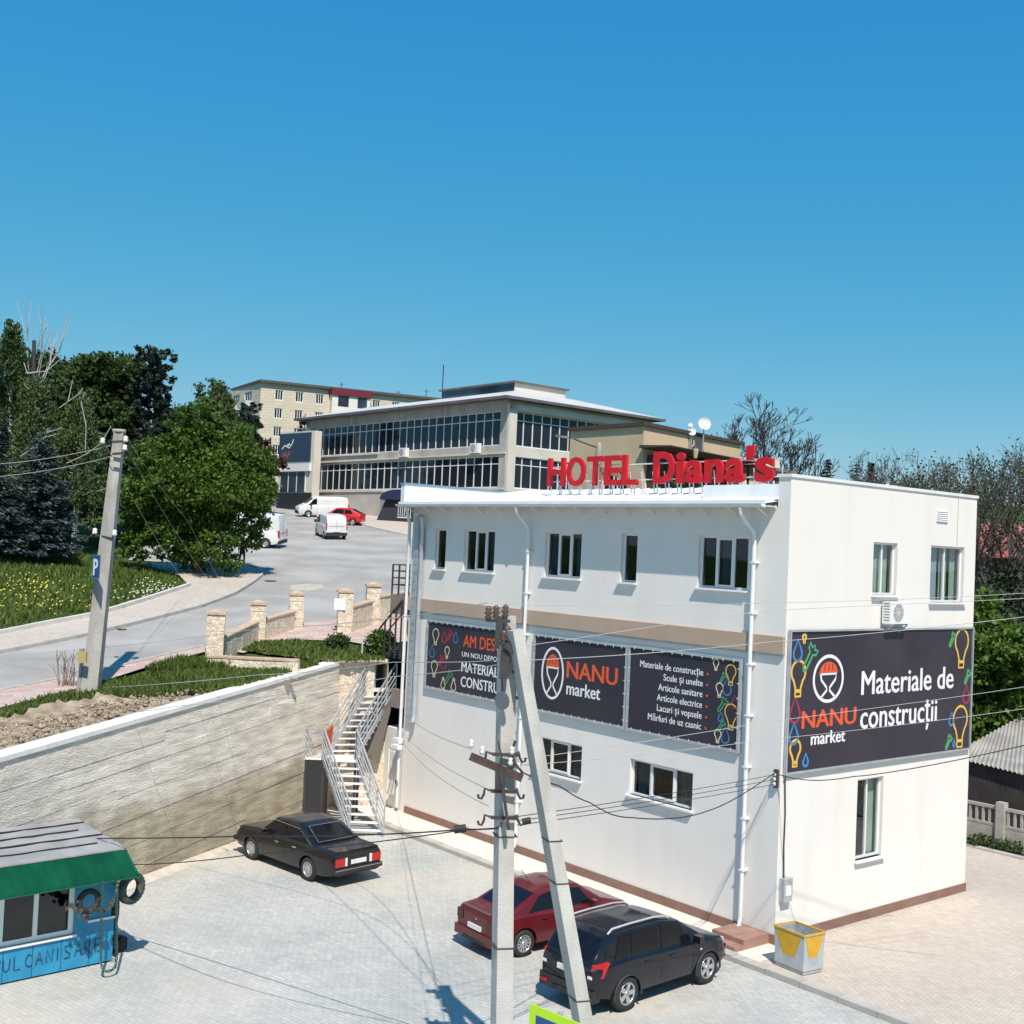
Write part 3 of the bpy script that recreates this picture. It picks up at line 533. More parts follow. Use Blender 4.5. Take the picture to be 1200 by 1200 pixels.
# windows
WC = {}
def window(parent, M, a0, a1, b0, b1, sashes, recess=.13, sill=True, mat_f=PVC, gl=GLASS, fw=.06, sillw=.12, curt=None, transom=None, inner=False, matg=None):
    w = a1-a0; h = b1-b0; key = (round(w, 2), round(h, 2), tuple(sashes), mat_f.name, gl.name, sill, transom, fw, recess)
    if key not in WC:
        q = MB(); q.box(0, fw, 0, h, -.05, .02); q.box(w-fw, w, 0, h, -.05, .02); q.box(fw, w-fw, 0, fw, -.05, .02); q.box(fw, w-fw, h-fw, h, -.05, .02)
        tot = sum(sashes); x = fw; W_ = w-2*fw; panes = []
        for i, s_ in enumerate(sashes):
            x1 = x+W_*s_/tot
            if i < len(sashes)-1: q.box(x1-fw*.45, x1+fw*.45, fw, h-fw, -.045, .018)
            if inner and i == 1:
                g = fw*.8
                for bb in ((x+fw*.45, x+fw*.45+g, fw, h-fw), (x1-fw*.45-g, x1-fw*.45, fw, h-fw)): q.box(*bb, -.03, .035)
                q.box(x+fw*.45+g, x1-fw*.45-g, fw, fw+g, -.03, .035); q.box(x+fw*.45+g, x1-fw*.45-g, h-fw-g, h-fw, -.03, .035)
            if transom:
                t = fw+(h-2*fw)*transom; q.box(x+fw*.3, x1-fw*.3, t-fw*.35, t+fw*.35, -.04, .015); panes += [(x, x1, fw, t), (x, x1, t, h-fw)]
            else: panes.append((x, x1, fw, h-fw))
            x = x1
        fr = q.mesh('window_frame', mat_f); pm = [MB().box(p[0]+.005, p[1]-.005, p[2]+.002, p[3]-.002, -.02, -.012).mesh('pane', gl) for p in panes]
        sm_ = MB().box(-.06, w+.06, -.05, 0, -.02, recess+sillw).mesh('sill', mat_f) if sill else None
        WC[key] = (fr, pm, sm_)
    fr, pm, sm_ = WC[key]; o = link('window', fr, parent, M @ T(a0, b0, -recess))
    for m_ in pm: link('pane', m_, o)
    if sm_: link('sill', sm_, o)
    if curt:
        for (c0, c1, cm) in curt:
            q = MB(); n = 14; vs = []
            for i in range(n+1): x = w*(c0+(c1-c0)*i/n); z = -.16+.03*math.sin(i*2.1); vs += [(x, .05, z), (x, h-.05, z)]
            q.add(vs, [(2*i, 2*i+2, 2*i+3, 2*i+1) for i in range(n)]); q.build('curtain', CURT if cm == 0 else CURTB, o)
    return o
lay = [([1], None), ([.9, 1.1, .9], None), ([.9, 1.1, .9], None), ([1], None), ([.9, 1.1, .9], None), ([.85, 1.2, .85], None), ([.85, 1.2, .85], None)]
for i, (h_, (sa, _)) in enumerate(zip(H1, lay)): window(hotel, M1, *h_, sa, inner=len(sa) == 3, curt={1: [(.66, .98, 1)], 2: [(.02, .2, 1), (.7, .97, 1)], 4: [(.36, .62, 1)], 5: [(.7, .95, 0)], 6: [(.03, .3, 0), (.72, .97, 0)]}.get(i))
window(hotel, M2, *H2[0], [1, 1], curt=[(.02, .98, 0)], gl=GLASSC)
window(hotel, M2, *H2[1], [1, 1], curt=[(.03, .44, 1), (.5, .72, 0), (.82, .97, 0)], gl=GLASSC)
window(hotel, M2, *H2[2], [1, 1], curt=[(.02, .34, 1), (.62, .98, 0)], gl=GLASSC)
for h_ in H1+H2:   # thin recess back so that rooms read dark
    pass
# vent
q = MB(M2)
q.box(6.70, 7.30, 10.90, 11.26, 0, .02)
for k in range(6): q.hexa([(6.72, 10.92+k*.055, .02), (7.28, 10.92+k*.055, .02), (7.28, 10.92+k*.055, .05), (6.72, 10.92+k*.055, .05)], [(6.72, 10.955+k*.055, .02), (7.28, 10.955+k*.055, .02), (7.28, 10.95+k*.055, .028), (6.72, 10.95+k*.055, .028)])
q.build('vent', WMETAL, hotel)
# downpipes
def pipe(u, top=10.9, bot=.35, r=.055, off=.14, m=WMETAL, kick=True, M=M1):
    q = MB(M); a = -u
    pts = [(a-.0, top+.02, .6), (a, top-.12, .58), (a+.02, top-.3, .45), (a+.10, top-.6, off+.03), (a+.12, top-.75, off)]+[(a+.12, b, off) for b in (8, 6, 4, 2, bot+.2)]
    if kick: pts += [(a+.12, bot, off+.03), (a+.10, bot-.12, off+.16)]
    q.tube(pts, r, 10)
    for b in (9.5, 8.2, 6.9, 5.6, 4.3, 3, 1.7): q.box(a+.12-.075, a+.12+.075, b, b+.04, 0, off+.06)
    q.build('downpipe', m, hotel)
pipe(1.10); pipe(10.05); 
q = MB(M1); q.tube([(-16.2, 10.95, .6), (-16.3, 10.6, .4), (-16.52, 10.3, .16)]+[(-16.52, b, .16) for b in (8, 6, 4, 2, .5, .25)], .06, 10); q.build('downpipe', WMETAL, hotel)
q = MB(M1); q.tube([(-15.5, 10.6, .35), (-15.78, 10.1, .12)]+[(-15.78, b, .12) for b in (8, 6, 4.6, 3.6)]+[(-15.72, 3.35, .2)], .085, 10, M=None); q.build('duct', GMETAL, hotel)
q = MB(M1); q.box(-16.25, -15.98, 3.3, 10.6, 0, .12)
for k in range(24): q.box(-16.21, -16.02, 3.5+k*.3, 3.52+k*.3, .12, .135)
q.build('cable_tray', GMETAL, hotel)
# door wall to the left of the facade (basement)
q = MB(M1); q.wall(-17.75, -16.56, 0, 2.95, [(-17.42, -16.75, 0.02, 2.25)], .1); q.quad((-17.75, 2.95, 0), (-16.56, 2.95, 0), (-16.56, 2.95, -2), (-17.75, 2.95, -2)); q.build('basement_wall', PLASTER, hotel)
q = MB(M1); q.box(-17.42, -16.75, .02, 2.25, -.09, -.03); q.box(-17.32, -16.85, .2, 1.0, -.03, -.015); q.box(-17.32, -16.85, 1.12, 2.1, -.03, -.015); dr = q.build('door', WMETAL, hotel)
MB(M1).box(-16.9, -16.84, 1.0, 1.12, -.03, .02).build('handle', DMETAL, dr)
# balcony / entrance landing at the left end
q = MB(); q.box(-.05, 1.4, HL+.2, HL+1.15, 7.05, 7.75); q.build('balcony', mat('balcony_brown', (.24, .18, .15), .8, (.28, .21, .18), 2.), hotel)
q = MB(); zb = 7.75
for p in [(-.02, HL+1.12), (-.02, HL+.7), (-.02, HL+.25), (1.35, HL+1.12), (.7, HL+1.12)]: q.bar((p[0], p[1], zb), (p[0], p[1], zb+1.1), .05)
for z in (.35, .6, .85, 1.08): q.bar((-.02, HL+.2, zb+z), (-.02, HL+1.12, zb+z), .035); q.bar((-.02, HL+1.12, zb+z), (1.35, HL+1.12, zb+z), .035)
q.build('railing', DMETAL, hotel)
q = MB(); q.box(-.1, .35, HL+.25, HL+.72, 3.7, 4.35); q.build('balcony', mat('balcony_brown', (.24, .18, .15)), hotel)
q = MB(); z0 = 5.45   # railing of entrance stair below
for i in range(5): q.bar((-.1, HL+1.7-i*.35, z0), (-.1, HL+1.7-i*.35, z0+1.0+.28*i), .05)
q.bar((-.1, HL+1.7, z0+1.0), (-.1, HL+.3, z0+2.12), .05); q.bar((-.1, HL+1.7, z0+.5), (-.1, HL+.3, z0+1.62), .04)
for i in range(6): q.box(-.1, 1.0, HL+1.5-i*.25, HL+1.24-i*.25, z0+.12*i, z0+.12*i+.05)
q.build('railing', DMETAL, hotel)
# brown entrance steps at the right end of the facade, utility box
st = thing('doorstep', 'brown tiled doorstep at the foot of the facade beside the bin', 'step', M=HM)
STEP = mat('tile_brown', (.30, .17, .13), .7, (.36, .21, .16), 3.)
q = MB(); q.box(-1.0, -.01, .15, 1.15, .1, .34); q.build('upper_step', STEP, st); MB().box(-1.33, -1.0, .15, 1.15, .1, .22).build('lower_step', STEP, st)
mt = thing('meter_box', 'small grey electric meter box with a cable on the corner wall', 'meter box', M=HM @ M2)
MB().box(.10, .44, 1.15, 1.72, 0, .16).build('case', GMETAL, mt); MB().box(.16, .38, 1.3, 1.55, .16, .175).build('cover', PLASTER, mt)
wb = thing('wire_bracket', 'small dark wire bracket with insulators on the hotel corner', 'bracket', M=HM); MB().box(-.10, 0, .04, .14, 3.95, 4.4).build('plate', DMETAL, wb)
for k in range(3): MB().lathe([(.0, 0), (.035, 0), (.045, .05), (.03, .08), (.0, .1)], 8, T(-.10, .10, 4.0+.12*k)).build('insulator', mat('porcelain_white', (.7, .68, .64), .3), wb)
MB().tube([(.22, 1.72, .05), (.2, 2.5, .03), (.21, 3.3, .03), (.14, 4.15, .04), (.06, 4.25, .1)], .018, 5).build('cable', DMETAL, mt)
def ac_unit(label, M, parent=None, w=.85, h=.62, d=.34):
    r = thing('air_conditioner', label, 'air conditioner', M=M, group=None)
    q = MB(); q.box(0, w, 0, h, .08, d); q.build('case', PVC, r)
    cx, cy = w*.38, h*.5; R_ = h*.40; MB().prism([(cx+R_*math.cos(k*math.pi/10), cy+R_*math.sin(k*math.pi/10)) for k in range(20)], d+.002, d+.006).build('fan_opening', mat('grille_grey', (.22, .23, .25), .6), r)
    q = MB()
    for k in range(4): rr = R_*(.28+.24*k); ribbon(q, [(cx+rr*math.cos(t*math.pi/10), cy+rr*math.sin(t*math.pi/10)) for t in range(20)], .014, z=d+.010)
    for k in range(4): a = k*math.pi/4; ribbon(q, [(cx-R_*math.cos(a), cy-R_*math.sin(a)), (cx+R_*math.cos(a), cy+R_*math.sin(a))], .014, z=d+.011, closed=False)
    q.build('fan_grille', PVC, r); q = MB()
    for k in range(7): q.box(-.004, .0, .08+k*h*.125, .11+k*h*.125, .12, d-.04)
    q.build('side_louvre', mat('grille_grey', (.22, .23, .25)), r)
    for x in (.12, w-.12): q = MB(); q.box(x-.02, x+.02, -.04, 0, 0, d); q.bar((x, -.02, d), (x, -.28, .02), .03); q.build('bracket', GMETAL, r)
    return r
ac_unit('white air conditioner under the bedroom window above the big banner', HM @ M2 @ T(4.05, 8.02, 0), w=.95, h=.6)
wl = thing('security_camera', 'white double security camera on long arms at the left end of the facade', 'camera', M=HM @ M1 @ T(-16.5, 2.6, 0))
q = MB(); q.tube([(0, 0, 0), (.15, .02, .35), (.35, .0, .7)], .03, 6); q.tube([(.05, 0, .1), (.6, -.05, .75)], .025, 6); q.build('arm', GMETAL, wl)
q = MB(); q.box(.02, .4, -.02, .14, .3, .5); q.box(.5, .95, -.12, .02, .7, .9); q.box(-.12, .05, -.08, .1, .1, .3); q.build('camera_body', PVC, wl)
rb = thing('roof_duct', 'long white metal duct cover lying on the hotel roof beneath the sign', 'duct', M=HM)
q = MB(); q.hexa([(1.1, .45, 11.2), (1.7, .45, 11.2), (1.7, 3.9, 11.2), (1.1, 3.9, 11.2)], [(1.15, .45, 11.62), (1.65, .45, 11.62), (1.65, 3.9, 11.62), (1.15, 3.9, 11.62)]); q.build('cover', WMETAL, rb)
# ------------------------------------------------------------------ rooftop sign
REDL = mat('sign_red', (.50, .010, .016), .4, (.55, .014, .022), 3., spec=.3)
sg = thing('rooftop_sign', 'big red three-dimensional letters spelling HOTEL Diana\'s above the roof edge', 'sign', M=HM @ M1 @ T(0, 0, -2.5))
def sign_letters(s, a0, a1, b, cap, bold, gap=.0, widths=None):
    n = len(s); tot = sum(widths); x = a0
    for ch, w in zip(s, widths):
        ww = (a1-a0)*w/tot
        if ch != ' ':
            capv = .73+2*bold
            me_o = text('letter', ch, x+ww*.04, b, ww*.90, cap, REDL, sg, bold=bold, ext=.10, z=-.05)
            if ch == "'": me_o.location = (0, 0, 0)
        x += ww
sign_letters('HOTEL', -12.20, -7.80, 11.78, 1.03, .02, widths=[1.12, 1.16, .98, .92, .90])
sign_letters("Diana's", -7.20, -2.45, 11.80, 1.06, .032, widths=[1.18, .45, .92, .95, .95, .38, .92])
q = MB()
for i in range(20):
    a = -12.1+i*.5
    q.bar((a, 11.40, -.15), (a, 11.83, -.1), .03); q.bar((a, 11.4, -.55), (a+.25, 12.2, -.14), .025)
q.bar((-12.2, 11.95, -.14), (-2.4, 11.95, -.14), .035); q.bar((-12.2, 12.45, -.14), (-2.4, 12.45, -.14), .035); q.build('sign_frame', WMETAL, sg)
# ------------------------------------------------------------------ banners
def circ(cx, cy, rx, ry, n=28, a0=0, a1=360): return [(cx+rx*math.cos(math.radians(a0+(a1-a0)*i/n)), cy+ry*math.sin(math.radians(a0+(a1-a0)*i/n))) for i in range(n)]
def bulb(mb, cx, cy, s, w, flip=1):
    p = [(cx+.42*s*math.cos(math.radians(t)), cy+flip*(.28*s+.42*s*math.sin(math.radians(t)))) for t in range(-50, 231, 20)]
    p += [(cx-.16*s, cy-flip*.30*s), (cx-.16*s, cy-flip*.62*s), (cx+.16*s, cy-flip*.62*s), (cx+.16*s, cy-flip*.30*s)]; ribbon(mb, p, w); ribbon(mb, [(cx-.14*s, cy-flip*.42*s), (cx+.14*s, cy-flip*.42*s)], w*1.3, closed=False)
def drop(mb, cx, cy, s, w):
    p = [(cx, cy+.62*s)]+[(cx+.34*s*math.cos(math.radians(t)), cy-.12*s+.34*s*math.sin(math.radians(t))) for t in range(25, -206, -23)]; ribbon(mb, p, w)
def wrench(mb, cx, cy, s, w, ang=55):
    c, sn = math.cos(math.radians(ang)), math.sin(math.radians(ang)); p = [(-.6, -.12), (.2, -.12), (.3, -.3), (.55, -.34), (.45, -.1), (.62, 0), (.45, .1), (.55, .34), (.3, .3), (.2, .12), (-.6, .12), (-.74, .0)]
    ribbon(mb, [(cx+s*(x*c-y*sn), cy+s*(x*sn+y*c)) for x, y in p], w)
PR = {'y': YPRINT, 'b': BPRINT, 'g': GPRINT, 'm': MPRINT, 'c': CPRINT, 'r': RPRINT}
def icons(parent, items, w, s=1.):
    for kind, col, x, y, sz in items:
        mb = MB(); {'B': lambda: bulb(mb, x, y, sz, w), 'b': lambda: bulb(mb, x, y, sz, w, -1), 'D': lambda: drop(mb, x, y, sz, w), 'W': lambda: wrench(mb, x, y, sz, w)}[kind](); mb.build('icon', PR[col], parent)
def logo(parent, cx, cy, rx, ry, w):
    q = MB(); ribbon(q, circ(cx, cy, rx, ry, 36), w)
    f = [(-.55, .22), (.55, .22), (.48, -.05), (.12, -.38), (.10, -.52), (.5, -.84)]; g = [(-.55, .22), (-.48, -.05), (-.12, -.38), (-.10, -.52), (-.5, -.84)]
    ribbon(q, [(cx+x*rx, cy+y*ry) for x, y in f], w*.8, closed=False); ribbon(q, [(cx+x*rx, cy+y*ry) for x, y in g], w*.8, closed=False); q.build('logo', WPRINT, parent)
    q = MB(); pts = [(cx+.6*rx*math.cos(math.radians(t)), cy+.30*ry+.45*ry*math.sin(math.radians(t))) for t in range(0, 181, 12)]
    q.add([(x, y, .013) for x, y in pts], [tuple(range(len(pts)))]); q.quad((cx-.68*rx, cy+.25*ry, .014), (cx+.68*rx, cy+.25*ry, .014), (cx+.60*rx, cy+.34*ry, .014), (cx-.60*rx, cy+.34*ry, .014)); q.build('logo', OPRINT, parent)
    q = MB()
    for t in (-.28, 0, .28): ribbon(q, [(cx+t*rx, cy+.36*ry), (cx+t*.9*rx, cy+.66*ry)], w*.35, z=.0145, closed=False)
    q.build('logo', BANNER, parent)
def banner(label, M, w, h, m, frame=.07, lacing=True, mf=GMETAL):
    b = thing('banner', label, 'banner', M=M)
    q = MB(); n = 16; vs = []
    MB().box(0, w, 0, h, -.02, .008).build('panel', m, b)
    q = MB(); q.box(-frame, 0, -frame, h+frame, -.03, .05); q.box(w, w+frame, -frame, h+frame, -.03, .05); q.box(0, w, -frame, 0, -.03, .05); q.box(0, w, h, h+frame, -.03, .05); q.build('frame', mf, b)
    if lacing:
        q = MB(); k = int(w/.33)
        for i in range(k): x = (i+.5)*w/k; q.box(x-.010, x+.010, -.03, .04, .05, .054); q.box(x-.010, x+.010, h-.04, h+.03, .05, .054)
        k = int(h/.33)
        for i in range(k): y = (i+.5)*h/k; q.box(-.03, .04, y-.010, y+.010, .05, .054); q.box(w-.04, w+.03, y-.010, y+.010, .05, .054)
        q.build('lacing', PVC, b)
    return b
BZ = .06
b1 = banner('dark banner with red AM DE..., white MATERIALE DE CONSTRUCTII and coloured icons, behind the poles', HM @ M1 @ T(-15.2, 4.70, BZ), 4.95, 2.24, BANNER)
icons(b1, [('B', 'c', .45, 1.72, .42), ('D', 'r', .95, 1.75, .36), ('D', 'b', 1.6, 1.8, .36), ('D', 'b', .28, 1.2, .4), ('B', 'c', 1.15, 1.25, .3), ('B', 'c', .45, .62, .42), ('D', 'm', .98, .9, .45), ('W', 'g', 1.3, .45, .4), ('b', 'c', 1.0, .22, .28), ('b', 'c', 1.6, .24, .32), ('W', 'r', 1.25, 1.85, .3), ('W', 'r', .8, .95, .3)], .035)
text('lettering', 'AM DESCHIS', 2.05, 1.55, 2.75, .42, OPRINT, b1, .012); text('lettering', 'UN NOU DEPOZIT', 2.0, 1.22, 2.3, .17, WPRINT, b1, .01)
text('lettering', 'MATERIALE DE', 2.0, .72, 2.85, .34, WPRINT, b1, .015); text('lettering', 'CONSTRUCȚII', 2.0, .22, 2.85, .36, WPRINT, b1, .015)
b2 = banner('middle banner with white helmet logo and orange NANU market lettering', HM @ M1 @ T(-9.45, 4.69, BZ), 3.98, 2.24, BANNER)
logo(b2, .85, 1.17, .48, .76, .075); text('lettering', 'NANU', 1.50, 1.12, 2.15, .52, OPRINT, b2, .02); text('lettering', 'market', 1.52, .62, 1.45, .40, WPRINT, b2, .018)
b3 = banner('dark banner listing six lines of white text with coloured icons down its right edge', HM @ M1 @ T(-5.3, 4.68, BZ), 3.95, 2.27, BANNER)
for i, (s_, w_) in enumerate([('Materiale de construcție', 2.33), ('Scule și unelte', 1.42), ('Articole sanitare', 1.60), ('Articole electrice', 1.64), ('Lacuri și vopsele', 1.62), ('Mărfuri de uz casnic', 1.95)]):
    text('lettering', s_, 2.72, 1.77-i*.285, w_, .19, WPRINT, b3, .014, align='R'); q = MB(); q.add([(x, y, .013) for x, y in circ(2.88, 1.83-i*.285, .035, .035, 8)], [tuple(range(8))]); q.build('bullet', OPRINT, b3)
icons(b3, [('B', 'c', 3.15, 2.1, .22), ('B', 'y', 3.66, 1.88, .40), ('D', 'b', 3.55, 1.55, .42), ('B', 'c', 3.3, 1.45, .28), ('W', 'g', 3.42, 1.1, .34), ('W', 'g', 3.4, 1.8, .22), ('D', 'b', 3.38, .75, .24), ('B', 'y', 3.72, .8, .5), ('D', 'm', 3.83, 1.2, .3), ('D', 'b', 3.55, .3, .4), ('B', 'c', 3.3, .25, .26), ('W', 'g', 3.4, .55, .26)], .033)
b4 = banner('huge plum banner on the sunny end wall reading NANU market Materiale de constructii', HM @ M2 @ T(.12, 4.33, BZ), 8.62, 3.5, BANNER2, frame=.05, lacing=False, mf=GMETAL)
icons(b4, [('D', 'b', .30, 3.0, .5), ('W', 'g', .80, 2.85, .58), ('B', 'y', .36, 2.3, .68), ('D', 'm', .27, 1.5, .6), ('D', 'b', .26, .92, .5), ('B', 'y', .34, .44, .5), ('D', 'b', .78, .24, .3), ('B', 'y', .55, 3.32, .16),
           ('B', 'y', 8.05, 2.90, .85), ('B', 'y', 8.10, .62, .9), ('W', 'g', 7.52, 3.2, .34), ('D', 'm', 8.38, 1.55, .5), ('D', 'b', 7.62, .88, .36), ('W', 'g', 8.42, 2.1, .34), ('W', 'g', 7.5, .25, .34), ('D', 'b', 7.80, .18, .18)], .07)
logo(b4, 1.62, 2.28, .62, .58, .085); text('lettering', 'NANU', .58, 1.06, 2.3, .46, OPRINT, b4, .022); text('lettering', 'market', .98, .62, 1.45, .34, WPRINT, b4, .022)
text('lettering', 'Materiale de', 3.1, 1.80, 4.55, .66, WPRINT, b4, .014); text('lettering', 'construcții', 3.1, .90, 3.72, .66, WPRINT, b4, .014)
# ------------------------------------------------------------------ metal staircase
sc_ = thing('metal_staircase', 'galvanised two-flight outdoor metal staircase rising from the lot beside the hotel', 'staircase')
def flight(A, B, tw, n):
    A = Vector(A); B = Vector(B); tw = Vector(tw); d = (B-A); dh = Vector((d.x, d.y, 0)).normalized()
    for sgn in (0, 1):
        q = MB(); q.bar(A+tw*sgn, B+tw*sgn, .04, .16); q.build('stringer', GMETAL, sc_)
    for i in range(n):
        p = A+d*(i+.6)/n; q = MB(); w = dh*.24
        q.hexa([p, p+tw, p+tw+w, p+w], [p+Vector((0, 0, .035)), p+tw+Vector((0, 0, .035)), p+tw+w+Vector((0, 0, .035)), p+w+Vector((0, 0, .035))]); q.build('tread', WMETAL, sc_)
    for sgn in (0, 1):
        q = MB(); o = tw*sgn
        for k in range(5): p = A+d*k/4+o; q.bar(p, p+Vector((0, 0, 1.0)), .045)
        for z in (.3, .52, .74, 1.0): q.bar(A+o+Vector((0, 0, z)), B+o+Vector((0, 0, z)), .035 if z < 1 else .05)
        q.build('railing', GMETAL, sc_)
flight((-4.85, 38.75, 0), (-6.12, 40.75, 2.1), (1.12, .05, 0), 10)
flight((-6.05, 41.35, 2.1), (-4.95, 43.05, 4.25), (.98, .30, 0), 11)
q = MB(); q.hexa([(-6.75, 40.7, 2.05), (-4.95, 40.75, 2.05), (-4.95, 41.75, 2.05), (-6.6, 41.75, 2.05)], [(-6.75, 40.7, 2.1), (-4.95, 40.75, 2.1), (-4.95, 41.75, 2.1), (-6.6, 41.75, 2.1)]); q.build('landing', WMETAL, sc_)
q = MB()
for p in [(-6.75, 40.7), (-6.15, 40.7), (-6.6, 41.7), (-6.68, 41.2), (-5.02, 40.8), (-5.02, 41.6)]: q.bar((*p, 2.1), (*p, 3.15), .045)
for z in (2.4, 2.65, 2.9, 3.12): q.bar((-6.75, 40.7, z), (-6.6, 41.7, z), .035); q.bar((-6.75, 40.7, z), (-6.15, 40.7, z), .035); q.bar((-5.02, 40.8, z), (-5.02, 41.6, z), .035)
q.build('railing', GMETAL, sc_)
q = MB()
for p in [(-6.7, 40.75), (-6.1, 40.75), (-5.0, 40.8), (-5.0, 41.7)]: q.bar((*p, 0), (*p, 2.05), .08)
q.build('support_post', DMETAL, sc_)
q = MB(); q.hexa([(-6.75, 40.72, .1), (-6.05, 40.74, .1), (-6.05, 41.74, .1), (-6.6, 41.74, .1)], [(-6.75, 40.72, 2.04), (-6.05, 40.74, 2.04), (-6.05, 41.74, 2.04), (-6.6, 41.74, 2.04)]); q.build('under_landing_box', mat('box_dark', (.025, .025, .028), .7), sc_)  # solid dark box filling the space beneath the landing
q = MB(); q.hexa([(-4.98, 43.0, 4.2), (-3.9, 43.3, 4.2), (-4.1, 44.0, 4.2), (-5.1, 43.7, 4.2)], [(-4.98, 43.0, 4.25), (-3.9, 43.3, 4.25), (-4.1, 44.0, 4.25), (-5.1, 43.7, 4.25)]); q.build('landing', WMETAL, sc_)
q = MB()
for i in range(5): q.bar((-5.25, 43.35+.05*i, 4.35+i*.22), (-4.75, 43.5+.05*i, 4.35+i*.22), .06)
q.bar((-5.25, 43.3, 4.2), (-5.3, 43.6, 5.9), .05); q.bar((-4.75, 43.45, 4.2), (-4.8, 43.7, 5.9), .05); q.bar((-5.3, 43.6, 5.9), (-4.2, 43.9, 5.9), .05); q.build('ladder', GMETAL, sc_)
q = MB(); q.hexa([(-5.5, 42.3, 2.1), (-4.4, 42.6, 1.9), (-4.4, 42.75, 1.9), (-5.5, 42.45, 2.1)], [(-5.3, 42.3, 3.1), (-4.0, 42.9, 3.9), (-4.0, 43.0, 3.9), (-5.3, 42.45, 3.1)]); q.build('side_panel', mat('panel_brown', (.14, .12, .11), .7), sc_)
cl = MB(); cl.hexa([(-6.22, 40.95, 2.45), (-6.12, 40.9, 2.45), (-5.95, 41.3, 2.35), (-6.05, 41.35, 2.35)], [(-6.16, 41.05, 3.0), (-6.06, 41.0, 3.0), (-5.9, 41.4, 3.15), (-6.0, 41.45, 3.15)]); tag(cl.build('cloth', mat('red_cloth', (.45, .09, .05), .8)), 'red cloth hanging on the staircase railing at the landing', 'cloth')
# ------------------------------------------------------------------ stone pillars and low walls
def pillar(label, px, pyb, pyt, w=.60, sign=False):
    b = up(px, pyb); p = thing('stone_pillar', label, 'pillar', loc=b, rot=math.radians(12), group='stone gate pillars')
    h = (pyb-pyt)/F*b.y
    q = MB(); n = 7
    for k in range(n):
        z0 = -.3+(h-.12+.3)*k/n; z1 = -.3+(h-.12+.3)*(k+1)/n; e = random.uniform(-.012, .012); e2 = random.uniform(-.012, .012); q.box(-w/2-e, w/2+e2, -w/2-e2, w/2+e, z0, z1-.004)
    q.build('shaft', STONE, p)
    MB().box(-w/2-.05, w/2+.05, -w/2-.05, w/2+.05, h-.12, h-.02).build('cap', STONEB, p); MB().lathe([(w*.5, 0), (w*.3, .06), (.0, .1)], 4, T(0, 0, h-.02) @ Matrix.Rotation(math.pi/4, 4, 'Z')).build('cap_top', STONEB, p)
    return p, b, h
pl = [pillar('leftmost stone pillar, at the corner of the low planter wall', 251, 776, 716),
      pillar('second stone pillar from the left along the low wall', 301, 750, 705),
      pillar('third stone pillar, just left of the open gateway', 346, 736, 694),
      pillar('fourth stone pillar, right of the gateway, with a white notice on it', 403, 741, 691),
      pillar('rightmost stone pillar, nearest to the hotel balcony', 436, 731, 684)]
nt_ = thing('notice', 'white paper notice fixed on the fourth stone pillar', 'notice', M=Matrix.Translation(aty(398.5, 708, pl[3][1].y-.36)))
MB().box(-.24, .24, -.02, .0, -.24, .24).build('sheet', PVC, nt_)
def lowwall(label, a, b, h, w=.45, cap=True):
    w = .32; A = up(*a); B = up(*b); r = thing('stone_wall', label, 'stone wall'); d = (B-A); n = Vector((-d.y, d.x, 0)).normalized()*w/2; q = MB(); Z = Vector((0, 0, 1))
    k = 6
    for i in range(k):
        p0 = A+d*i/k; p1 = A+d*(i+1)/k; e = n*(1+random.uniform(-.05, .05)); q.hexa([p0-e-Z*.5, p1-e-Z*.5, p1+e-Z*.5, p0+e-Z*.5], [p0-e+Z*h, p1-e+Z*h, p1+e+Z*h, p0+e+Z*h])
    q.build('wall', STONE, r)
    if cap:
        n2 = n*1.18; q = MB(); q.hexa([A-n2+Z*h, B-n2+Z*h, B+n2+Z*h, A+n2+Z*h], [A-n2+Z*(h+.07), B-n2+Z*(h+.07), B+n2+Z*(h+.07), A+n2+Z*(h+.07)]); q.build('coping', STONEB, r)
lowwall('low rubble wall between the first and second pillars', (258, 772), (297, 752), .72)
lowwall('low rubble wall between the second and third pillars', (306, 749), (341, 738), .72)
lowwall('rubble wall between the fourth and fifth pillars', (408, 741), (432, 733), 1.0)
lowwall('rubble wall running from the last pillar to the hotel', (440, 732), (476, 724), 1.15)
lowwall('front planter wall of rubble, running from the first pillar to the coping', (243, 782), (350, 787), .35)
# ------------------------------------------------------------------ utility poles
def trap_pole(A, B, w0, w1, d0, d1, m, name, parent, ax=None):
    A = Vector(A); B = Vector(B); d = (B-A).normalized(); x = Vector(ax if ax else (1, 0, 0)); x = (x-d*x.dot(d)).normalized(); y = d.cross(x).normalized()
    q = MB(); n = 6; fr = []
    vs = []; fs = []
    for i in range(n+1):
        t = i/n; p = A+(B-A)*t; w = (w0+(w1-w0)*t)/2; e = (d0+(d1-d0)*t)/2
        vs += [p-x*w*.8-y*e, p+x*w*.8-y*e, p+x*w+y*e, p-x*w+y*e]
    for i in range(n):
        for k in range(4): fs.append((i*4+k, i*4+(k+1) % 4, i*4+4+(k+1) % 4, i*4+4+k))
    q.add(vs, fs); q.add(vs[:4], [(0, 1, 2, 3)]); q.add(vs[-4:], [(0, 1, 2, 3)]); return q.build(name, m, parent)
def insulator(parent, p, s=1.):
    MB().lathe([(0.001, .0), (.03*s, .0), (.055*s, .03*s), (.03*s, .06*s), (.06*s, .09*s), (.03*s, .12*s), (.05*s, .15*s), (.02*s, .19*s), (0.001, .2*s)], 8, T(*p)).build('insulator', mat('porcelain', (.10, .07, .06), .25), parent)
up1 = thing('utility_pole', 'near concrete A-frame utility pole with hooks and insulators in front of the hotel', 'utility pole', loc=(.28, 19.97, 0))
L0 = Vector((.28, 19.97, 0))
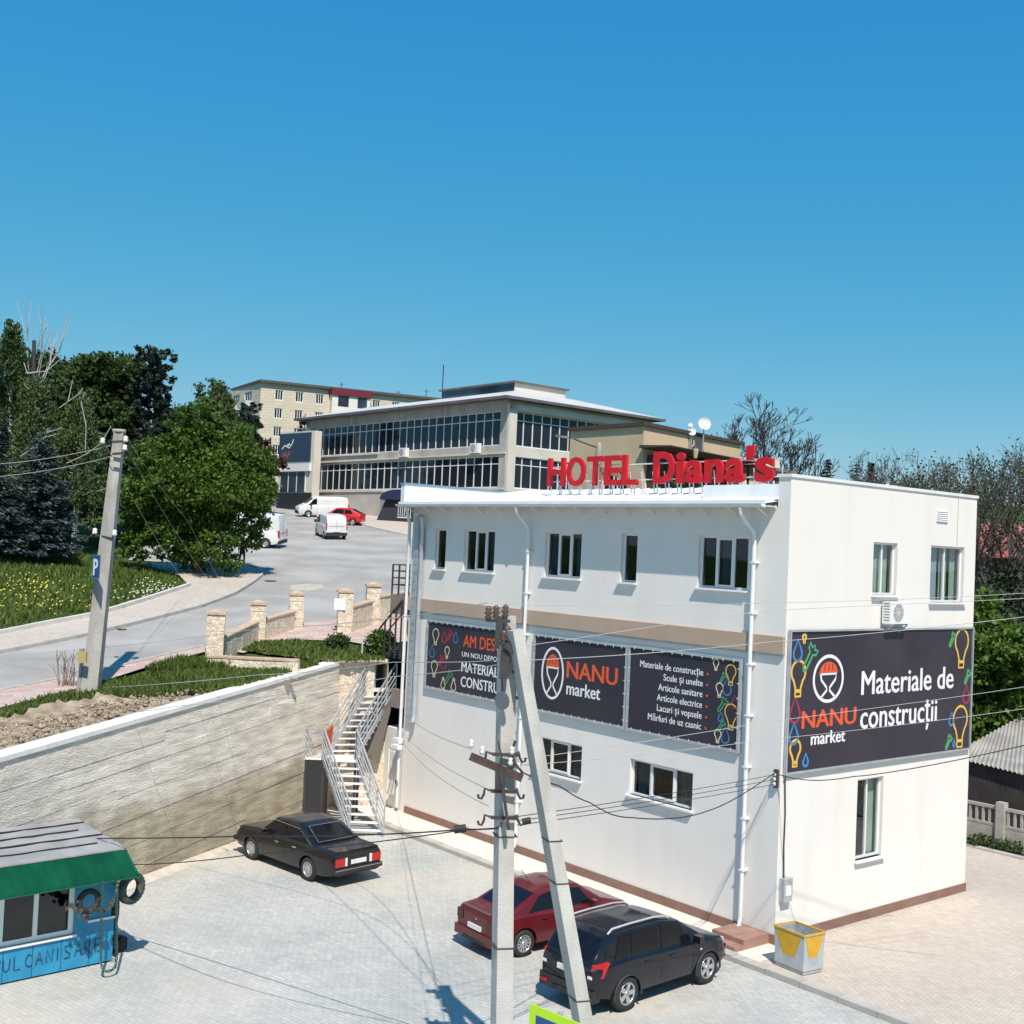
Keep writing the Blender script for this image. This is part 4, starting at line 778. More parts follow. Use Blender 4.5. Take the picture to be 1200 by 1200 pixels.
topP = aty(595, 722, 19.97)-L0
trap_pole((0, 0, -.3), topP, .37, .29, .34, .27, CONC, 'pole', up1, (.98, .20, 0))
stB = Vector((1.75, -.35, -.3)); stT = aty(604, 738, 19.55)-L0
trap_pole(stB, stT, .30, .22, .34, .28, CONC, 'strut', up1, (.955, .295, 0))
def PP(x, y, Y=19.72): return aty(x, y, Y)-L0
q = MB(); q.bar(PP(551, 886), PP(612, 912), .10, .12); q.build('crossarm', RUST, up1)
q = MB(); q.bar(PP(582, 760), PP(585, 722), .09); q.bar(PP(569, 727), PP(598, 728), .05); q.build('top_bracket', DMETAL, up1)
for x, y in ((572, 726), (581, 725), (592, 724)): insulator(up1, PP(x, y), 1.15)
for (x0, y0) in ((575, 884), (573, 927), (573, 958)):
    q = MB()
    for sg_ in (-1, 1):
        cx = x0+14+sg_*14; pts = [PP(x0+14, y0), PP(cx, y0-1), PP(cx+sg_*5, y0-3), PP(cx+sg_*6, y0+4), PP(cx+sg_*9, y0+9), PP(cx+sg_*12, y0+8), PP(cx+sg_*13, y0+4)]; q.tube(pts, .022, 5)
    q.bar(PP(x0+2, y0), PP(x0+34, y0+1), .05, .05); q.build('hook', DMETAL, up1)
q = MB(); q.bar(PP(586, 900, 19.6), PP(596, 972, 19.6), .10, .05); q.bar(PP(586, 925, 19.6), PP(586, 902, 19.6), .16, .05); q.build('brace', DMETAL, up1)
for x, y in ((600, 884), (552, 876), (565, 884), (598, 897)): MB().lathe([(.0, 0), (.04, 0), (.05, .05), (.03, .08), (.05, .12), (.0, .14)], 8, T(*PP(x, y))).build('insulator', mat('porcelain_white', (.7, .68, .64), .3), up1)
for a_, b_, w_, h_ in ((PP(590, 795, 19.65), PP(592, 762, 19.65), .15, .12), (PP(592, 755, 19.6), PP(608, 768, 19.6), .14, .1), (PP(600, 788), PP(612, 782), .05, .05), (PP(604, 818), PP(616, 816), .05, .05)): MB().bar(a_, b_, w_, h_).build('clamp', DMETAL, up1)
for x, y in ((590, 757), (594, 752), (598, 762), (603, 772)): insulator(up1, PP(x, y), 1.4)
q = MB(); c = PP(589, 821, 19.66); q.prism([(.15*math.cos(k*math.pi/10), .15*math.sin(k*math.pi/10)) for k in range(20)], 0, .03, T(*c) @ Matrix.Rotation(math.radians(-40), 4, 'Z') @ Matrix.Rotation(math.pi/2, 4, 'X')); q.build('round_plate', mat('plate_grey', (.12, .14, .17), .6), up1)
for t in (.52, .60, .30):
    w_ = (.30+(.22-.30)*t)/2+.008; d_ = (.34+(.28-.34)*t)/2+.008; p = stB+(stT-stB)*t; MB().box(-w_, w_, -d_, d_, 0, .018, T(*p) @ Matrix.Rotation(math.atan2(.295, .955), 4, 'Z')).build('band', DMETAL, up1)
for z_, k_ in ((3.55, .37), (5.2, .58)):
    w_ = (.40-.08*k_)/2+.006; d_ = (.36-.08*k_)/2+.006; MB().box(-w_, w_, -d_, d_, 0, .016, T(*(Vector((0, 0, -.3))+(topP+Vector((0, 0, .3)))*k_)) @ Matrix.Rotation(math.atan2(.2, .98), 4, 'Z')).build('band', DMETAL, up1)
q = MB(); q.tube([PP(604, 868), PP(600, 880), PP(603, 895), PP(612, 905), PP(607, 915)], .025, 5); q.tube([PP(588, 792), PP(589, 812)], .012, 4); q.tube([PP(583, 868), PP(588, 885), PP(586, 905)], .012, 4); q.build('cable_loop', DMETAL, up1)
q = MB(); q.tube([PP(597, 900), PP(596, 960), PP(590, 1005)], .05, 6, ); 
up2 = thing('utility_pole', 'old leaning concrete pole beside the pink pavement on the left', 'utility pole', loc=(0, 0, 0))
pb = up(104, 812); pt_ = aty(139.5, 507, pb.y+1.2)
trap_pole(pb-Vector((0, 0, .3)), pt_, .62, .36, .42, .32, mat('weathered_pole', (.26, .25, .235), .9, (.40, .385, .36), 2.5, bump=.5, stretch=(1, 1, .25)), 'pole', up2, (.97, .2, 0))
q = MB(); q.lathe([(.0, .0), (.22, 0), (.22, .1), (.0, .12)], 8, T(*(pt_))); q.build('cap', CONC_OLD, up2)
PQ = lambda x, y, dy=-.35: aty(x, y, pb.y+.9+dy)
q = MB()
for y in (518, 532): q.bar(PQ(132, y), PQ(146, y-1), .07)
q.bar(PQ(112, 627), PQ(132, 631), .06); q.tube([PQ(120, 520), PQ(125, 525), PQ(131, 535)], .02, 4); q.build('crossarm', DMETAL, up2)
for x, y in ((147, 518), (146, 528), (120, 520), (111, 626), (134, 628)): MB().lathe([(.0, 0), (.07, 0), (.09, .06), (.06, .1), (.08, .16), (.0, .2)], 8, T(*PQ(x, y))).build('insulator', mat('porcelain_white', (.7, .68, .64)), up2)
q = MB(); a = up(90, 808); 
strut = MB(); strut.bar(up(92, 812)-Vector((0, 0, .2)), aty(96, 760, pb.y-.1), .12, .1); strut.build('brace', CONC_OLD, up2)
MB().box(-.13, .13, -.08, .0, -.16, .16, T(*aty(97, 770, pb.y-.4))).build('marker', mat('ochre', (.42, .33, .12), .7), up2)
# parking sign
cs = aty(112.5, 664, pb.y-.25); psg = thing('parking_sign', 'blue parking sign with a white P on the leaning pole', 'road sign', M=Matrix.Translation(cs) @ Matrix.Rotation(math.radians(-48), 4, 'Z') @ Matrix.Rotation(math.radians(90), 4, 'X'))
MB().box(-.27, .27, -.36, .36, -.015, 0).build('plate', mat('sign_blue', (.015, .07, .24), .4), psg)
q = MB(); 
for bb in ((-.27, -.25, -.36, .36), (.25, .27, -.36, .36), (-.25, .25, -.36, -.34), (-.25, .25, .34, .36)): q.box(*bb, .001, .004)
q.build('border', mat('border_blue', (.1, .22, .45), .4), psg); text('lettering', 'P', -.15, -.26, .30, .52, WPRINT, psg, .03)
# pedestrian sign low right
ps = aty(621, 1176, 16.3); pdv = Vector((.72, -.69, 0)).normalized(); out = Vector((-pdv.y*-1, 0, 0))
nrm = pdv.cross(Vector((0, 0, 1)))   # faces the camera side
Mx = Matrix(((pdv.x, 0, nrm.x, ps.x), (pdv.y, 0, nrm.y, ps.y), (0, 1, 0, ps.z), (0, 0, 0, 1)))
pds = thing('road_sign', 'fluorescent yellow-green bordered blue pedestrian sign at the foot of the near pole', 'road sign', M=Mx)
MB().box(0, 1.0, -1.0, 0, -.02, 0).build('board', mat('fluo_green', (.45, .75, .02), .4), pds); MB().box(.12, .88, -.88, -.12, 0, .004).build('blue_field', mat('sign_blue', (.015, .07, .24)), pds)
q = MB(); q.add([(.26, -.74, .007), (.74, -.74, .007), (.5, -.24, .007)], [(0, 1, 2)]); q.build('white_triangle', WPRINT, pds)
q = MB(); q.add([(.5, -.36, .01), (.53, -.42, .01), (.5, -.45, .01), (.47, -.42, .01), (.5, -.46, .01), (.54, -.58, .01), (.58, -.70, .01), (.54, -.70, .01), (.5, -.60, .01), (.45, -.70, .01), (.41, -.70, .01), (.46, -.56, .01)], [(0, 3, 2, 1), (4, 5, 8, 11), (5, 6, 7, 8), (11, 8, 9, 10)]); q.build('pedestrian_figure', DMETAL, pds)
MB().tube([(.5, .02, -.06), (.5, -ps.z-.1, -.06)], .035, 8).build('post', GMETAL, pds)
MB().box(.02, .98, -.98, -.02, -.026, -.02).build('back_plate', DMETAL, pds)
# ------------------------------------------------------------------ bin
bn = thing('trash_bin', 'square open white metal bin with yellow triangles at the hotel corner', 'bin')
b4p = [Vector((6.62, 28.0, .12)), Vector((7.13, 27.28, .12)), Vector((7.68, 27.62, .12))]; b4p.append(b4p[0]+b4p[2]-b4p[1]); hB = Vector((0, 0, .90)); cen = sum(b4p, Vector())/4
lo = [cen+(p-cen)*.93 for p in b4p]; hi = [cen+(p-cen)*1.04+hB for p in b4p]
q = MB(); q.add(lo+hi, [(0, 1, 5, 4), (1, 2, 6, 5), (2, 3, 7, 6), (3, 0, 4, 7), (0, 1, 2, 3)]); ii = [cen+(p-cen)*.96 for p in hi]; ii = [Vector((cen.x+(p.x-cen.x)*.95, cen.y+(p.y-cen.y)*.95, p.z)) for p in hi]; jj = [Vector((p.x, p.y, .2)) for p in ii]
q.add(ii+jj, [(0, 4, 5, 1), (1, 5, 6, 2), (2, 6, 7, 3), (3, 7, 4, 0), (4, 5, 6, 7)]); q.add(hi+ii, [(0, 1, 5, 4), (1, 2, 6, 5), (2, 3, 7, 6), (3, 0, 4, 7)])
q.build('body', mat('bin_white', (.36, .40, .42), .5, (.48, .51, .52), 3.), bn)
BY = mat('bin_yellow', (.62, .33, .02), .5, (.68, .38, .03), 5.)
q = MB()
for a, b in ((0, 1), (1, 2)):
    n = (b4p[b]-b4p[a]).cross(Vector((0, 0, 1))).normalized()*.006
    P = lambda s_, t: (lo[a]*(1-t)+hi[a]*t)*(1-s_)+(lo[b]*(1-t)+hi[b]*t)*s_+n
    q.add([P(.06, .94), P(.38, .12), P(.56, .12), P(.92, .94)], [(0, 1, 2, 3)])
q.build('yellow_triangle', BY, bn)
q = MB()
for i in range(4): q.bar(hi[i], hi[(i+1) % 4], .035, .04)
q.build('rim', BY, bn)
# ------------------------------------------------------------------ cars
def car(name, label, cat, L, Wd, top, bot, plan, wh, paint, anchor, heading, slope=False, wheel=.31, glass=None, extras=None, arch=None, group=None, wheels='hub', base=.24):
    """top: [(x,z)] centreline profile from the rear (x=0); bot belt: [(x,z)]; plan [(x,halfwidth factor)]; roofw; wh=(rear axle, front axle)"""
    h = Vector((heading[0], heading[1], 0)).normalized(); l_ = Vector((-h.y, h.x, 0)); z = Vector((0, 0, 1))
    if slope:
        nrm_ = Vector((0, -.095, 1)).normalized(); h = (h-nrm_*h.dot(nrm_)).normalized(); l_ = nrm_.cross(h); z = nrm_
    ax, ay, w3 = anchor; o0 = Vector(w3)-h*ax-l_*ay
    M = Matrix(((h.x, l_.x, z.x, o0.x), (h.y, l_.y, z.y, o0.y), (h.z, l_.z, z.z, o0.z), (0, 0, 0, 1)))
    r = thing(name, label, cat, M=M, group=group)
    tx, tz = zip(*top); bx, bz = zip(*bot); px, pw = zip(*plan); hw = Wd/2
    ZT = lambda x: float(np.interp(x, tx, tz)); ZB = lambda x: float(np.interp(x, bx, bz)); PW = lambda x: float(np.interp(x, px, pw))*hw
    maxh = max(tz)
    def RWd(x):
        g = (ZT(x)-ZB(x))/(maxh-ZB(x)+1e-6); g = max(0, min(1, g)); return PW(x)*(.90-(.90-glass['rw'])*g)
    def sec(x):
        w = PW(x); b0 = base+.10*max(0, 1-x/.5)+.08*max(0, 1-(L-x)/.5); zb = ZB(x); zt = max(ZT(x), zb+.02); rw_ = RWd(x); g = zt-zb
        P = [(.0, b0), (w*.80, b0), (w*.95, b0+.03), (w*.985, b0+.14), (w, b0+.30), (w*.998, zb-.22), (w*.985, zb-.10), (w*.965, zb-.02), (w*.93, zb+min(.01, g*.1))]
        for qd in (.2, .4, .6, .8): P.append((w*.925+(rw_*1.0-w*.925)*qd, zb+g*qd*.97))
        P += [(rw_*.975, zb+g*.92), (rw_*.90, zb+g*.97), (rw_*.6, zt-.006), (rw_*.3, zt), (0, zt)]
        return P
    xs = sorted(set([round(v, 3) for v in list(np.linspace(0, L, 46))+list(tx)+[.05, .12, L-.05, L-.12]]))
    bm = bmesh.new(); rings = []
    for x in xs:
        P = sec(x); full = P+[(-y, zz) for y, zz in reversed(P[1:-1])]
        rings.append([bm.verts.new((x, y, zz)) for y, zz in full])
    n = len(rings[0])
    for a, b in zip(rings, rings[1:]):
        for k in range(n): bm.faces.new((a[k], a[(k+1) % n], b[(k+1) % n], b[k]))
    bm.faces.new(rings[0]); bm.faces.new(rings[-1][::-1]); bmesh.ops.recalc_face_normals(bm, faces=bm.faces[:])
    me = bpy.data.meshes.new('body'); bm.to_mesh(me); bm.free(); o = bpy.data.objects.new('tmp', me); COL.objects.link(o)
    q = MB(); ar = arch or wheel+.06
    for wx in wh:
        for s_ in (-1, 1): q.lathe([(.0, -.3), (ar, -.3), (ar, .3), (.0, .3)], 24, T(wx, s_*(hw-.02), wheel) @ Matrix.Rotation(math.pi/2, 4, 'X'))
    cut = bpy.data.objects.new('cut', q.mesh('cut', BLACK)); COL.objects.link(cut)
    bmx = bmesh.new(); bmx.from_mesh(cut.data); bmesh.ops.remove_doubles(bmx, verts=bmx.verts[:], dist=1e-4); bmesh.ops.recalc_face_normals(bmx, faces=bmx.faces[:]); bmx.to_mesh(cut.data); bmx.free()
    md = o.modifiers.new('b', 'BOOLEAN'); md.operation = 'DIFFERENCE'; md.object = cut; md.solver = 'EXACT'
    bme = ev_mesh(o, 'body', paint); bpy.data.objects.remove(cut, do_unlink=True)
    bme.polygons.foreach_set('use_smooth', [True]*len(bme.polygons)); bme.set_sharp_from_angle(angle=math.radians(32)); bd = link('body', bme, r)
    # glass patches
    def side_patch(nm, xa0, xa1, xb0, xb1, sgn, q0=.12, q1=.86, off=.010, m=CGLASS, parent=r):
        vs = []; nx, nq = 8, 4
        for j in range(nq+1):
            qd = q0+(q1-q0)*j/nq; x0 = xa0+(xb0-xa0)*j/nq; x1 = xa1+(xb1-xa1)*j/nq
            for i in range(nx+1):
                x = x0+(x1-x0)*i/nx; w = PW(x); g = ZT(x)-ZB(x); y = w*.925+(RWd(x)-w*.925)*qd; vs.append((x, sgn*(y+off), ZB(x)+g*qd*.97))
        N_ = nx+1; fs = [(j*N_+i, j*N_+i+1, (j+1)*N_+i+1, (j+1)*N_+i) for j in range(nq) for i in range(nx)]
        return MB().add(vs, fs, smooth=True).build(nm, m, parent)
    def top_patch(nm, x0, x1, f0, f1, off=.012, m=CGLASS):
        vs = []; nx, ny = 6, 8; dx = x1-x0; dz = ZT(x1)-ZT(x0); nl = Vector((-dz, 0, dx)).normalized(); nl = nl if nl.z > 0 else -nl
        for i in range(nx+1):
            t = i/nx; x = x0+dx*t; w = RWd(x)*(f0+(f1-f0)*t)
            for j in range(ny+1):
                s_ = -1+2*j/ny; vs.append((x+nl.x*off, w*s_, ZT(x)-.02*s_*s_+nl.z*off+.004))
        N_ = ny+1; return MB().add(vs, [(i*N_+j, i*N_+j+1, (i+1)*N_+j+1, (i+1)*N_+j) for i in range(nx) for j in range(ny)], smooth=True).build(nm, m, r)
    for g in glass['side']:
        for s_ in (-1, 1): side_patch('side_window', *g, s_)
    for g in glass['top']: top_patch(g[0], *g[1:])
    # wheels
    rim = mat('alloy', (.55, .56, .58), .3, (.62, .63, .65), 4., metal=.8)
    for wx in wh:
        for s_ in (-1, 1):
            wo = MB(); Mw = T(wx, s_*(hw-.115), wheel) @ Matrix.Rotation(-s_*math.pi/2, 4, 'X')
            R_ = wheel; wo.lathe([(R_*.62, .09), (R_*.78, .10), (R_*.95, .085), (R_, .05), (R_, -.08), (R_*.9, -.1), (R_*.3, -.1)], 24, Mw); tw = wo.build('wheel', BLACK, r)
            rr = MB(); rr.lathe([(R_*.63, .088), (R_*.60, .085), (R_*.56, .045), (.0, .03)] if wheels != 'steel' else [(R_*.62, .08), (R_*.5, .05), (R_*.35, .09), (.0, .10)], 20, Mw); rr.build('rim', BLACK if wheels in ('alloy', 'multi') else rim, tw)
            if wheels != 'steel':
                sp = MB(); k = 5 if wheels == 'alloy' else 12; ww = .045 if wheels == 'alloy' else .018
                for i in range(k):
                    a = 2*math.pi*i/k; c, sn = math.cos(a), math.sin(a); p0 = (.03*c, .03*sn, .075); p1 = (R_*.6*c, R_*.6*sn, .078); x = Vector((-sn, c, 0))*ww
                    sp.add([Vector(p0)-x*.9, Vector(p0)+x*.9, Vector(p1)+x*1.2, Vector(p1)-x*1.2]+[Vector(v)-Vector((0, 0, .03)) for v in (Vector(p0)-x*.9, Vector(p0)+x*.9, Vector(p1)+x*1.2, Vector(p1)-x*1.2)], [(0, 1, 2, 3), (0, 4, 5, 1), (2, 6, 7, 3), (1, 5, 6, 2), (3, 7, 4, 0)], Mw)
                sp.lathe([(.0, .085), (.05, .085), (.05, .04)], 10, Mw); sp.lathe([(R_*.64, .085), (R_*.64, .095), (R_*.57, .09), (R_*.57, .06)], 22, Mw); sp.build('spokes', rim, tw)
            # dark arch liner
    # door lines
    q = MB()
    for x in glass.get('doors', []):
        for s_ in (-1, 1):
            vs = []
            for qz in np.linspace(0, 1, 9):
                zz = base+.16+(ZB(x)-base-.18)*qz; P = sec(x); ys = np.interp(zz, [p[1] for p in P[1:9]], [p[0] for p in P[1:9]]); vs += [(x-.007, s_*(ys+.004), zz), (x+.007, s_*(ys+.004), zz)]
            q.add(vs, [(2*i, 2*i+1, 2*i+3, 2*i+2) for i in range(8)])
    if q.v: q.build('door_gap', BLACK, r)
    q = MB()
    for x in glass.get('handles', []):
        for s_ in (-1, 1): w = PW(x); q.box(x, x+.17, s_*(w*.975), s_*(w*.975+.035), ZB(x)-.13, ZB(x)-.10)
    if q.v: q.build('door_handle', glass.get('hm', paint), r)
    if extras: extras(r, ZT, ZB, PW, RWd, hw)
    return r
TAIL = mat('tail_red', (.42, .012, .015), .2, (.5, .02, .02), 8.); CHR = mat('chrome', (.6, .6, .62), .18, metal=.9); PLATE = mat('plate_white', (.72, .72, .72), .5); HEADL = mat('headlamp', (.6, .62, .65), .12)
def cpaint(name, c, coat=.6, rough=.3): return mat(name, c, rough, tuple(min(1, v*1.15+.002) for v in c), 1.2, coat=coat, spec=.3)
BLKP = cpaint('paint_black', (.005, .005, .007), .6, .35)
def volga_x(r, ZT, ZB, PW, RW_, hw):
    MB().box(-.07, .10, -hw*.93, hw*.93, .42, .54).build('rear_bumper', BLACK, r); MB().box(-.075, -.07, -hw*.93, hw*.93, .505, .52).build('bumper_trim', CHR, r)
    for s_ in (-1, 1):
        MB().box(-.03, .02, s_*.48, s_*.80, .60, .82).build('tail_light', TAIL, r); MB().box(-.032, .02, s_*.40, s_*.47, .60, .82).build('reversing_light', PLATE, r)
        MB().box(4.80, 4.89, s_*.45, s_*.74, .60, .78).build('headlight', HEADL, r)
        MB().box(3.15, 3.27, s_*(hw-.02), s_*(hw+.14), .98, 1.08).build('mirror', BLKP, r)
    pl_ = MB().box(-.035, .0, -.27, .27, .63, .75).build('number_plate', PLATE, r)
    MB().box(-.02, 0, -.36, .36, .585, .79).build('plate_recess', BLACK, r)
    MB().box(4.82, 4.95, -hw*.93, hw*.93, .42, .54).build('front_bumper', BLACK, r); MB().box(4.86, 4.9, -.42, .42, .58, .8).build('grille', BLACK, r)
    q = MB()
    for s_ in (-1, 1):
        pts = [(.97, s_*.66, ZT(.97)+.03), (1.60, s_*.55, ZT(1.60)+.01)]; q.tube(pts, .011, 5)
    q.tube([(.97, -.66, ZT(.97)+.03), (.97, .66, ZT(.97)+.03)], .011, 5); q.tube([(1.60, -.55, ZT(1.6)+.012), (1.60, .55, ZT(1.6)+.012)], .011, 5); q.build('chrome_trim', CHR, r)
    q = MB(); q.box(.72, 1.0, -.72, -.715, .0, .0); 
    for s_ in (-1, 1):
        q.tube([(1.05, s_*(hw*.90), .96), (1.75, s_*(hw*.83), 1.33), (3.05, s_*(hw*.80), 1.35), (3.55, s_*(hw*.9), .98)], .009, 4)
    q.build('window_trim', CHR, r)
A0 = gp(362, 1032)
car('parked_car', 'old black four-door saloon parked by the retaining wall, chrome-trimmed rear window', 'car', 4.88, 1.80,
    [(0, .93), (.06, 1.0), (.92, 1.03), (1.62, 1.40), (1.9, 1.46), (2.5, 1.485), (2.95, 1.45), (3.55, 1.02), (3.75, .99), (4.6, .90), (4.83, .84), (4.88, .72)],
    [(0, .90), (1, .95), (2.5, .93), (3.6, .93), (4.6, .84), (4.88, .70)], [(0, .90), (.1, .965), (.5, .99), (2.4, 1.0), (4.2, .98), (4.75, .93), (4.88, .86)], (1.15, 3.95), BLKP, (1.15, .80, A0), (-.72, .69), wheel=.33,
    glass=dict(rw=.76, side=[(1.32, 2.28, 1.72, 2.28), (2.36, 3.38, 2.36, 3.02)], top=[('rear_window', .99, 1.58, .84, .90), ('windscreen', 3.50, 2.99, .86, .90)], doors=[1.55, 2.32, 3.3], handles=[1.7, 2.55], hm=CHR), extras=volga_x, wheels='hub')
MAR = cpaint('paint_maroon', (.10, .008, .012), .5, .3)
def mar_x(r, ZT, ZB, PW, RW_, hw):
    MB().box(-.05, .14, -hw*.90, hw*.90, .30, .52).build('rear_bumper', MAR, r); MB().box(-.06, -.02, -hw*.5, hw*.5, .28, .36).build('bumper_insert', BLACK, r)
    for s_ in (-1, 1):
        MB().box(-.02, .16, s_*hw*.58, s_*hw*.84, .68, .90).build('tail_light', mat('tail_dark', (.06, .008, .012), .2), r); MB().box(4.18, 4.27, s_*.40, s_*.62, .58, .70).build('headlight', HEADL, r); MB().box(2.85, 2.97, s_*(hw-.02), s_*(hw+.16), .96, 1.08).build('mirror', MAR, r)
    MB().box(-.035, .0, -.26, .26, .56, .67).build('number_plate', PLATE, r); MB().box(-.03, .0, -.1, -.06, .8, .84).build('badge', CHR, r)
    MB().box(.02, .10, -.55, .55, .985, 1.02).build('boot_lip', MAR, r); MB().tube([(1.6, 0, 1.45), (1.4, .1, 1.75)], .008, 4).build('aerial', BLACK, r)
A1 = gp(612, 1121)
car('parked_car', 'maroon saloon parked behind the near utility pole', 'car', 4.35, 1.72,
    [(0, .90), (.05, 1.0), (.55, 1.04), (1.25, 1.38), (1.6, 1.46), (2.2, 1.49), (2.6, 1.45), (3.35, 1.02), (3.55, .97), (4.1, .84), (4.3, .72), (4.35, .62)],
    [(0, .86), (.8, .95), (2.5, .93), (3.4, .90), (4.1, .78), (4.35, .58)], [(0, .84), (.12, .94), (.5, .98), (2.2, 1.0), (3.8, .97), (4.2, .87), (4.35, .74)], (.85, 3.40), MAR, (.85, -.78, A1), (.80, .60), wheel=.315,
    glass=dict(rw=.74, side=[(.98, 1.88, 1.35, 1.88), (1.96, 3.05, 1.96, 2.62)], top=[('rear_window', .60, 1.26, .82, .90), ('windscreen', 3.28, 2.62, .86, .90)], doors=[1.25, 1.92, 3.0], handles=[1.35, 2.1]), extras=mar_x, wheels='multi')
SUVP = cpaint('paint_black_blue', (.005, .0055, .010), .6, .35)
def suv_x(r, ZT, ZB, PW, RW_, hw):
    MB().box(-.03, .2, -hw*.89, hw*.89, .34, .60).build('rear_bumper', SUVP, r); MB().box(-.07, .0, -.5, .5, .36, .44).build('skid_plate', BLACK, r)
    for s_ in (-1, 1):
        MB().hexa([(-.015, s_*hw*.80, .80), (.22, s_*(hw*.965), .84), (.22, s_*(hw*.86), .84), (.0, s_*hw*.66, .80)], [(.03, s_*hw*.82, 1.10), (.40, s_*(hw*.972), 1.13), (.38, s_*(hw*.86), 1.13), (.05, s_*hw*.66, 1.10)]).build('tail_light', TAIL, r)
        MB().box(-.02, .05, s_*hw*.70, s_*(hw*.83), .82, .875).build('indicator', PLATE, r); MB().box(-.07, -.02, s_*hw*.62, s_*hw*.80, .44, .49).build('reflector', TAIL, r)
        MB().box(4.30, 4.44, s_*.45, s_*.66, .72, .86).build('headlight', HEADL, r); MB().box(3.05, 3.2, s_*(hw-.0), s_*(hw+.2), 1.06, 1.22).build('mirror', SUVP, r)
        q = MB(); y = s_*.60; zz = lambda x: ZT(x)+.05
        q.tube([(.55, y, ZT(.55)+.0), (.68, y, zz(.68)+.01), (1.2, y, zz(1.2)), (2.0, y, zz(2.0)), (2.35, y, zz(2.35)-.01), (2.5, y, ZT(2.5))], .024, 7); q.build('roof_rail', mat('rail_silver', (.55, .56, .6), .35, metal=.3), r)
        for wx in (.97, 3.64): MB().tube([(wx+.42*math.cos(math.radians(t)), s_*(hw-.01), .35+.42*math.sin(math.radians(t))) for t in range(-8, 190, 14)], .028, 5).build('wheel_arch_trim', mat('arch_grey', (.03, .03, .032), .6), r)
        MB().box(3.3, 3.38, s_*(hw*.99), s_*(hw+.01), .84, .87).build('side_repeater', HEADL, r)
    MB().box(-.03, .02, -.27, .27, .80, .91).build('number_plate', PLATE, r); MB().box(-.03, .0, -.06, .06, 1.02, 1.1).build('badge', CHR, r)
    MB().tube([(.5, .0, 1.64), (.42, .0, 1.9)], .008, 4).build('aerial', BLACK, r)
A2 = gp(733, 1185)
car('parked_car', 'black dusty crossover with silver roof rails, nearest of the parked cars', 'car', 4.52, 1.76,
    [(0, 1.05), (.06, 1.18), (.40, 1.58), (.7, 1.645), (1.4, 1.68), (2.2, 1.67), (2.7, 1.58), (3.5, 1.14), (3.7, 1.09), (4.22, .96), (4.44, .82), (4.52, .68)],
    [(0, 1.0), (1, 1.06), (2.5, 1.02), (3.5, 1.0), (4.22, .88), (4.52, .62)], [(0, .84), (.12, .93), (.45, .98), (2.3, 1.0), (3.95, .98), (4.35, .89), (4.52, .76)], (.97, 3.64), SUVP, (.97, -.82, A2), (.743, .67), wheel=.37, arch=.43,
    glass=dict(rw=.78, side=[(.62, 1.02, .78, 1.12), (1.12, 2.0, 1.14, 2.0), (2.08, 3.15, 2.08, 2.74)], top=[('rear_window', .07, .38, .86, .86), ('windscreen', 3.42, 2.76, .86, .90)], doors=[1.2, 2.04, 3.1], handles=[1.5, 2.3]), extras=suv_x, wheels='alloy', base=.32)
VW = cpaint('paint_white', (.68, .69, .70), .4, .35); VR = cpaint('paint_red', (.52, .015, .02), .6, .3)
def van_x(Lc, H_):
    def f(r, ZT, ZB, PW, RW_, hw):
        MB().box(-.05, .1, -hw*.94, hw*.94, .32, .55).build('rear_bumper', BLACK, r); MB().box(Lc-.15, Lc+.03, -hw*.8, hw*.8, .30, .55).build('front_bumper', BLACK, r)
        for s_ in (-1, 1):
            MB().box(-.03, .1, s_*hw*.86, s_*hw*.955, .75, 1.25).build('tail_light', TAIL, r); MB().box(Lc-.22, Lc-.02, s_*hw*.5, s_*hw*.82, .72, .92).build('headlight', HEADL, r); MB().box(Lc-1.25, Lc-1.1, s_*(hw-.02), s_*(hw+.2), 1.1, 1.3).build('mirror', BLACK, r)
        MB().box(-.035, .02, -.26, .26, .60, .71).build('number_plate', PLATE, r)
        q = MB(); q.box(-.012, 0, -.008, .008, .55, H_-.2); q.box(-.012, 0, -hw*.7, hw*.7, 1.02, 1.035); q.build('door_seam', BLACK, r)
    return f
P = up(381, 631.5)
car('panel_van', 'small white van driving uphill in the middle of the road, seen from behind', 'van', 4.2, 1.72,
    [(0, 1.05), (.04, 1.55), (.18, 1.78), (.5, 1.84), (2.3, 1.84), (2.7, 1.76), (3.35, 1.20), (3.6, 1.1), (4.05, .98), (4.2, .7)], [(0, 1.0), (1, 1.1), (3.3, 1.04), (4.0, .9), (4.2, .6)],
    [(0, .93), (.1, .97), (2, 1.0), (3.7, .97), (4.05, .88), (4.2, .75)], (.7, 3.35), VW, (.7, .7, P), (-.37, .93), slope=True, wheel=.30, glass=dict(rw=.88, side=[(2.35, 3.2, 2.35, 2.75)], top=[('windscreen', 3.32, 2.74, .86, .9)], doors=[1.3, 2.3, 3.2]), extras=van_x(4.2, 1.84), wheels='steel')
P = up(361, 606)
car('panel_van', 'long white van coming downhill behind the red car, facing left', 'van', 4.8, 1.85,
    [(0, 1.0), (.05, 1.6), (.15, 1.86), (.5, 1.92), (3.0, 1.92), (3.35, 1.82), (4.05, 1.25), (4.3, 1.12), (4.7, .95), (4.8, .7)], [(0, 1.0), (1, 1.14), (4.0, 1.1), (4.6, .9), (4.8, .6)],
    [(0, .93), (.1, .97), (2, 1.0), (4.2, .97), (4.65, .88), (4.8, .75)], (.95, 3.85), VW, (3.85, .8, P), (-.93, -.36), slope=True, wheel=.31, glass=dict(rw=.88, side=[(3.05, 3.95, 3.05, 3.4)], top=[('windscreen', 4.02, 3.4, .86, .9)], doors=[2.0, 3.0, 3.95]), extras=van_x(4.8, 1.92), wheels='steel')
P = up(413, 616)
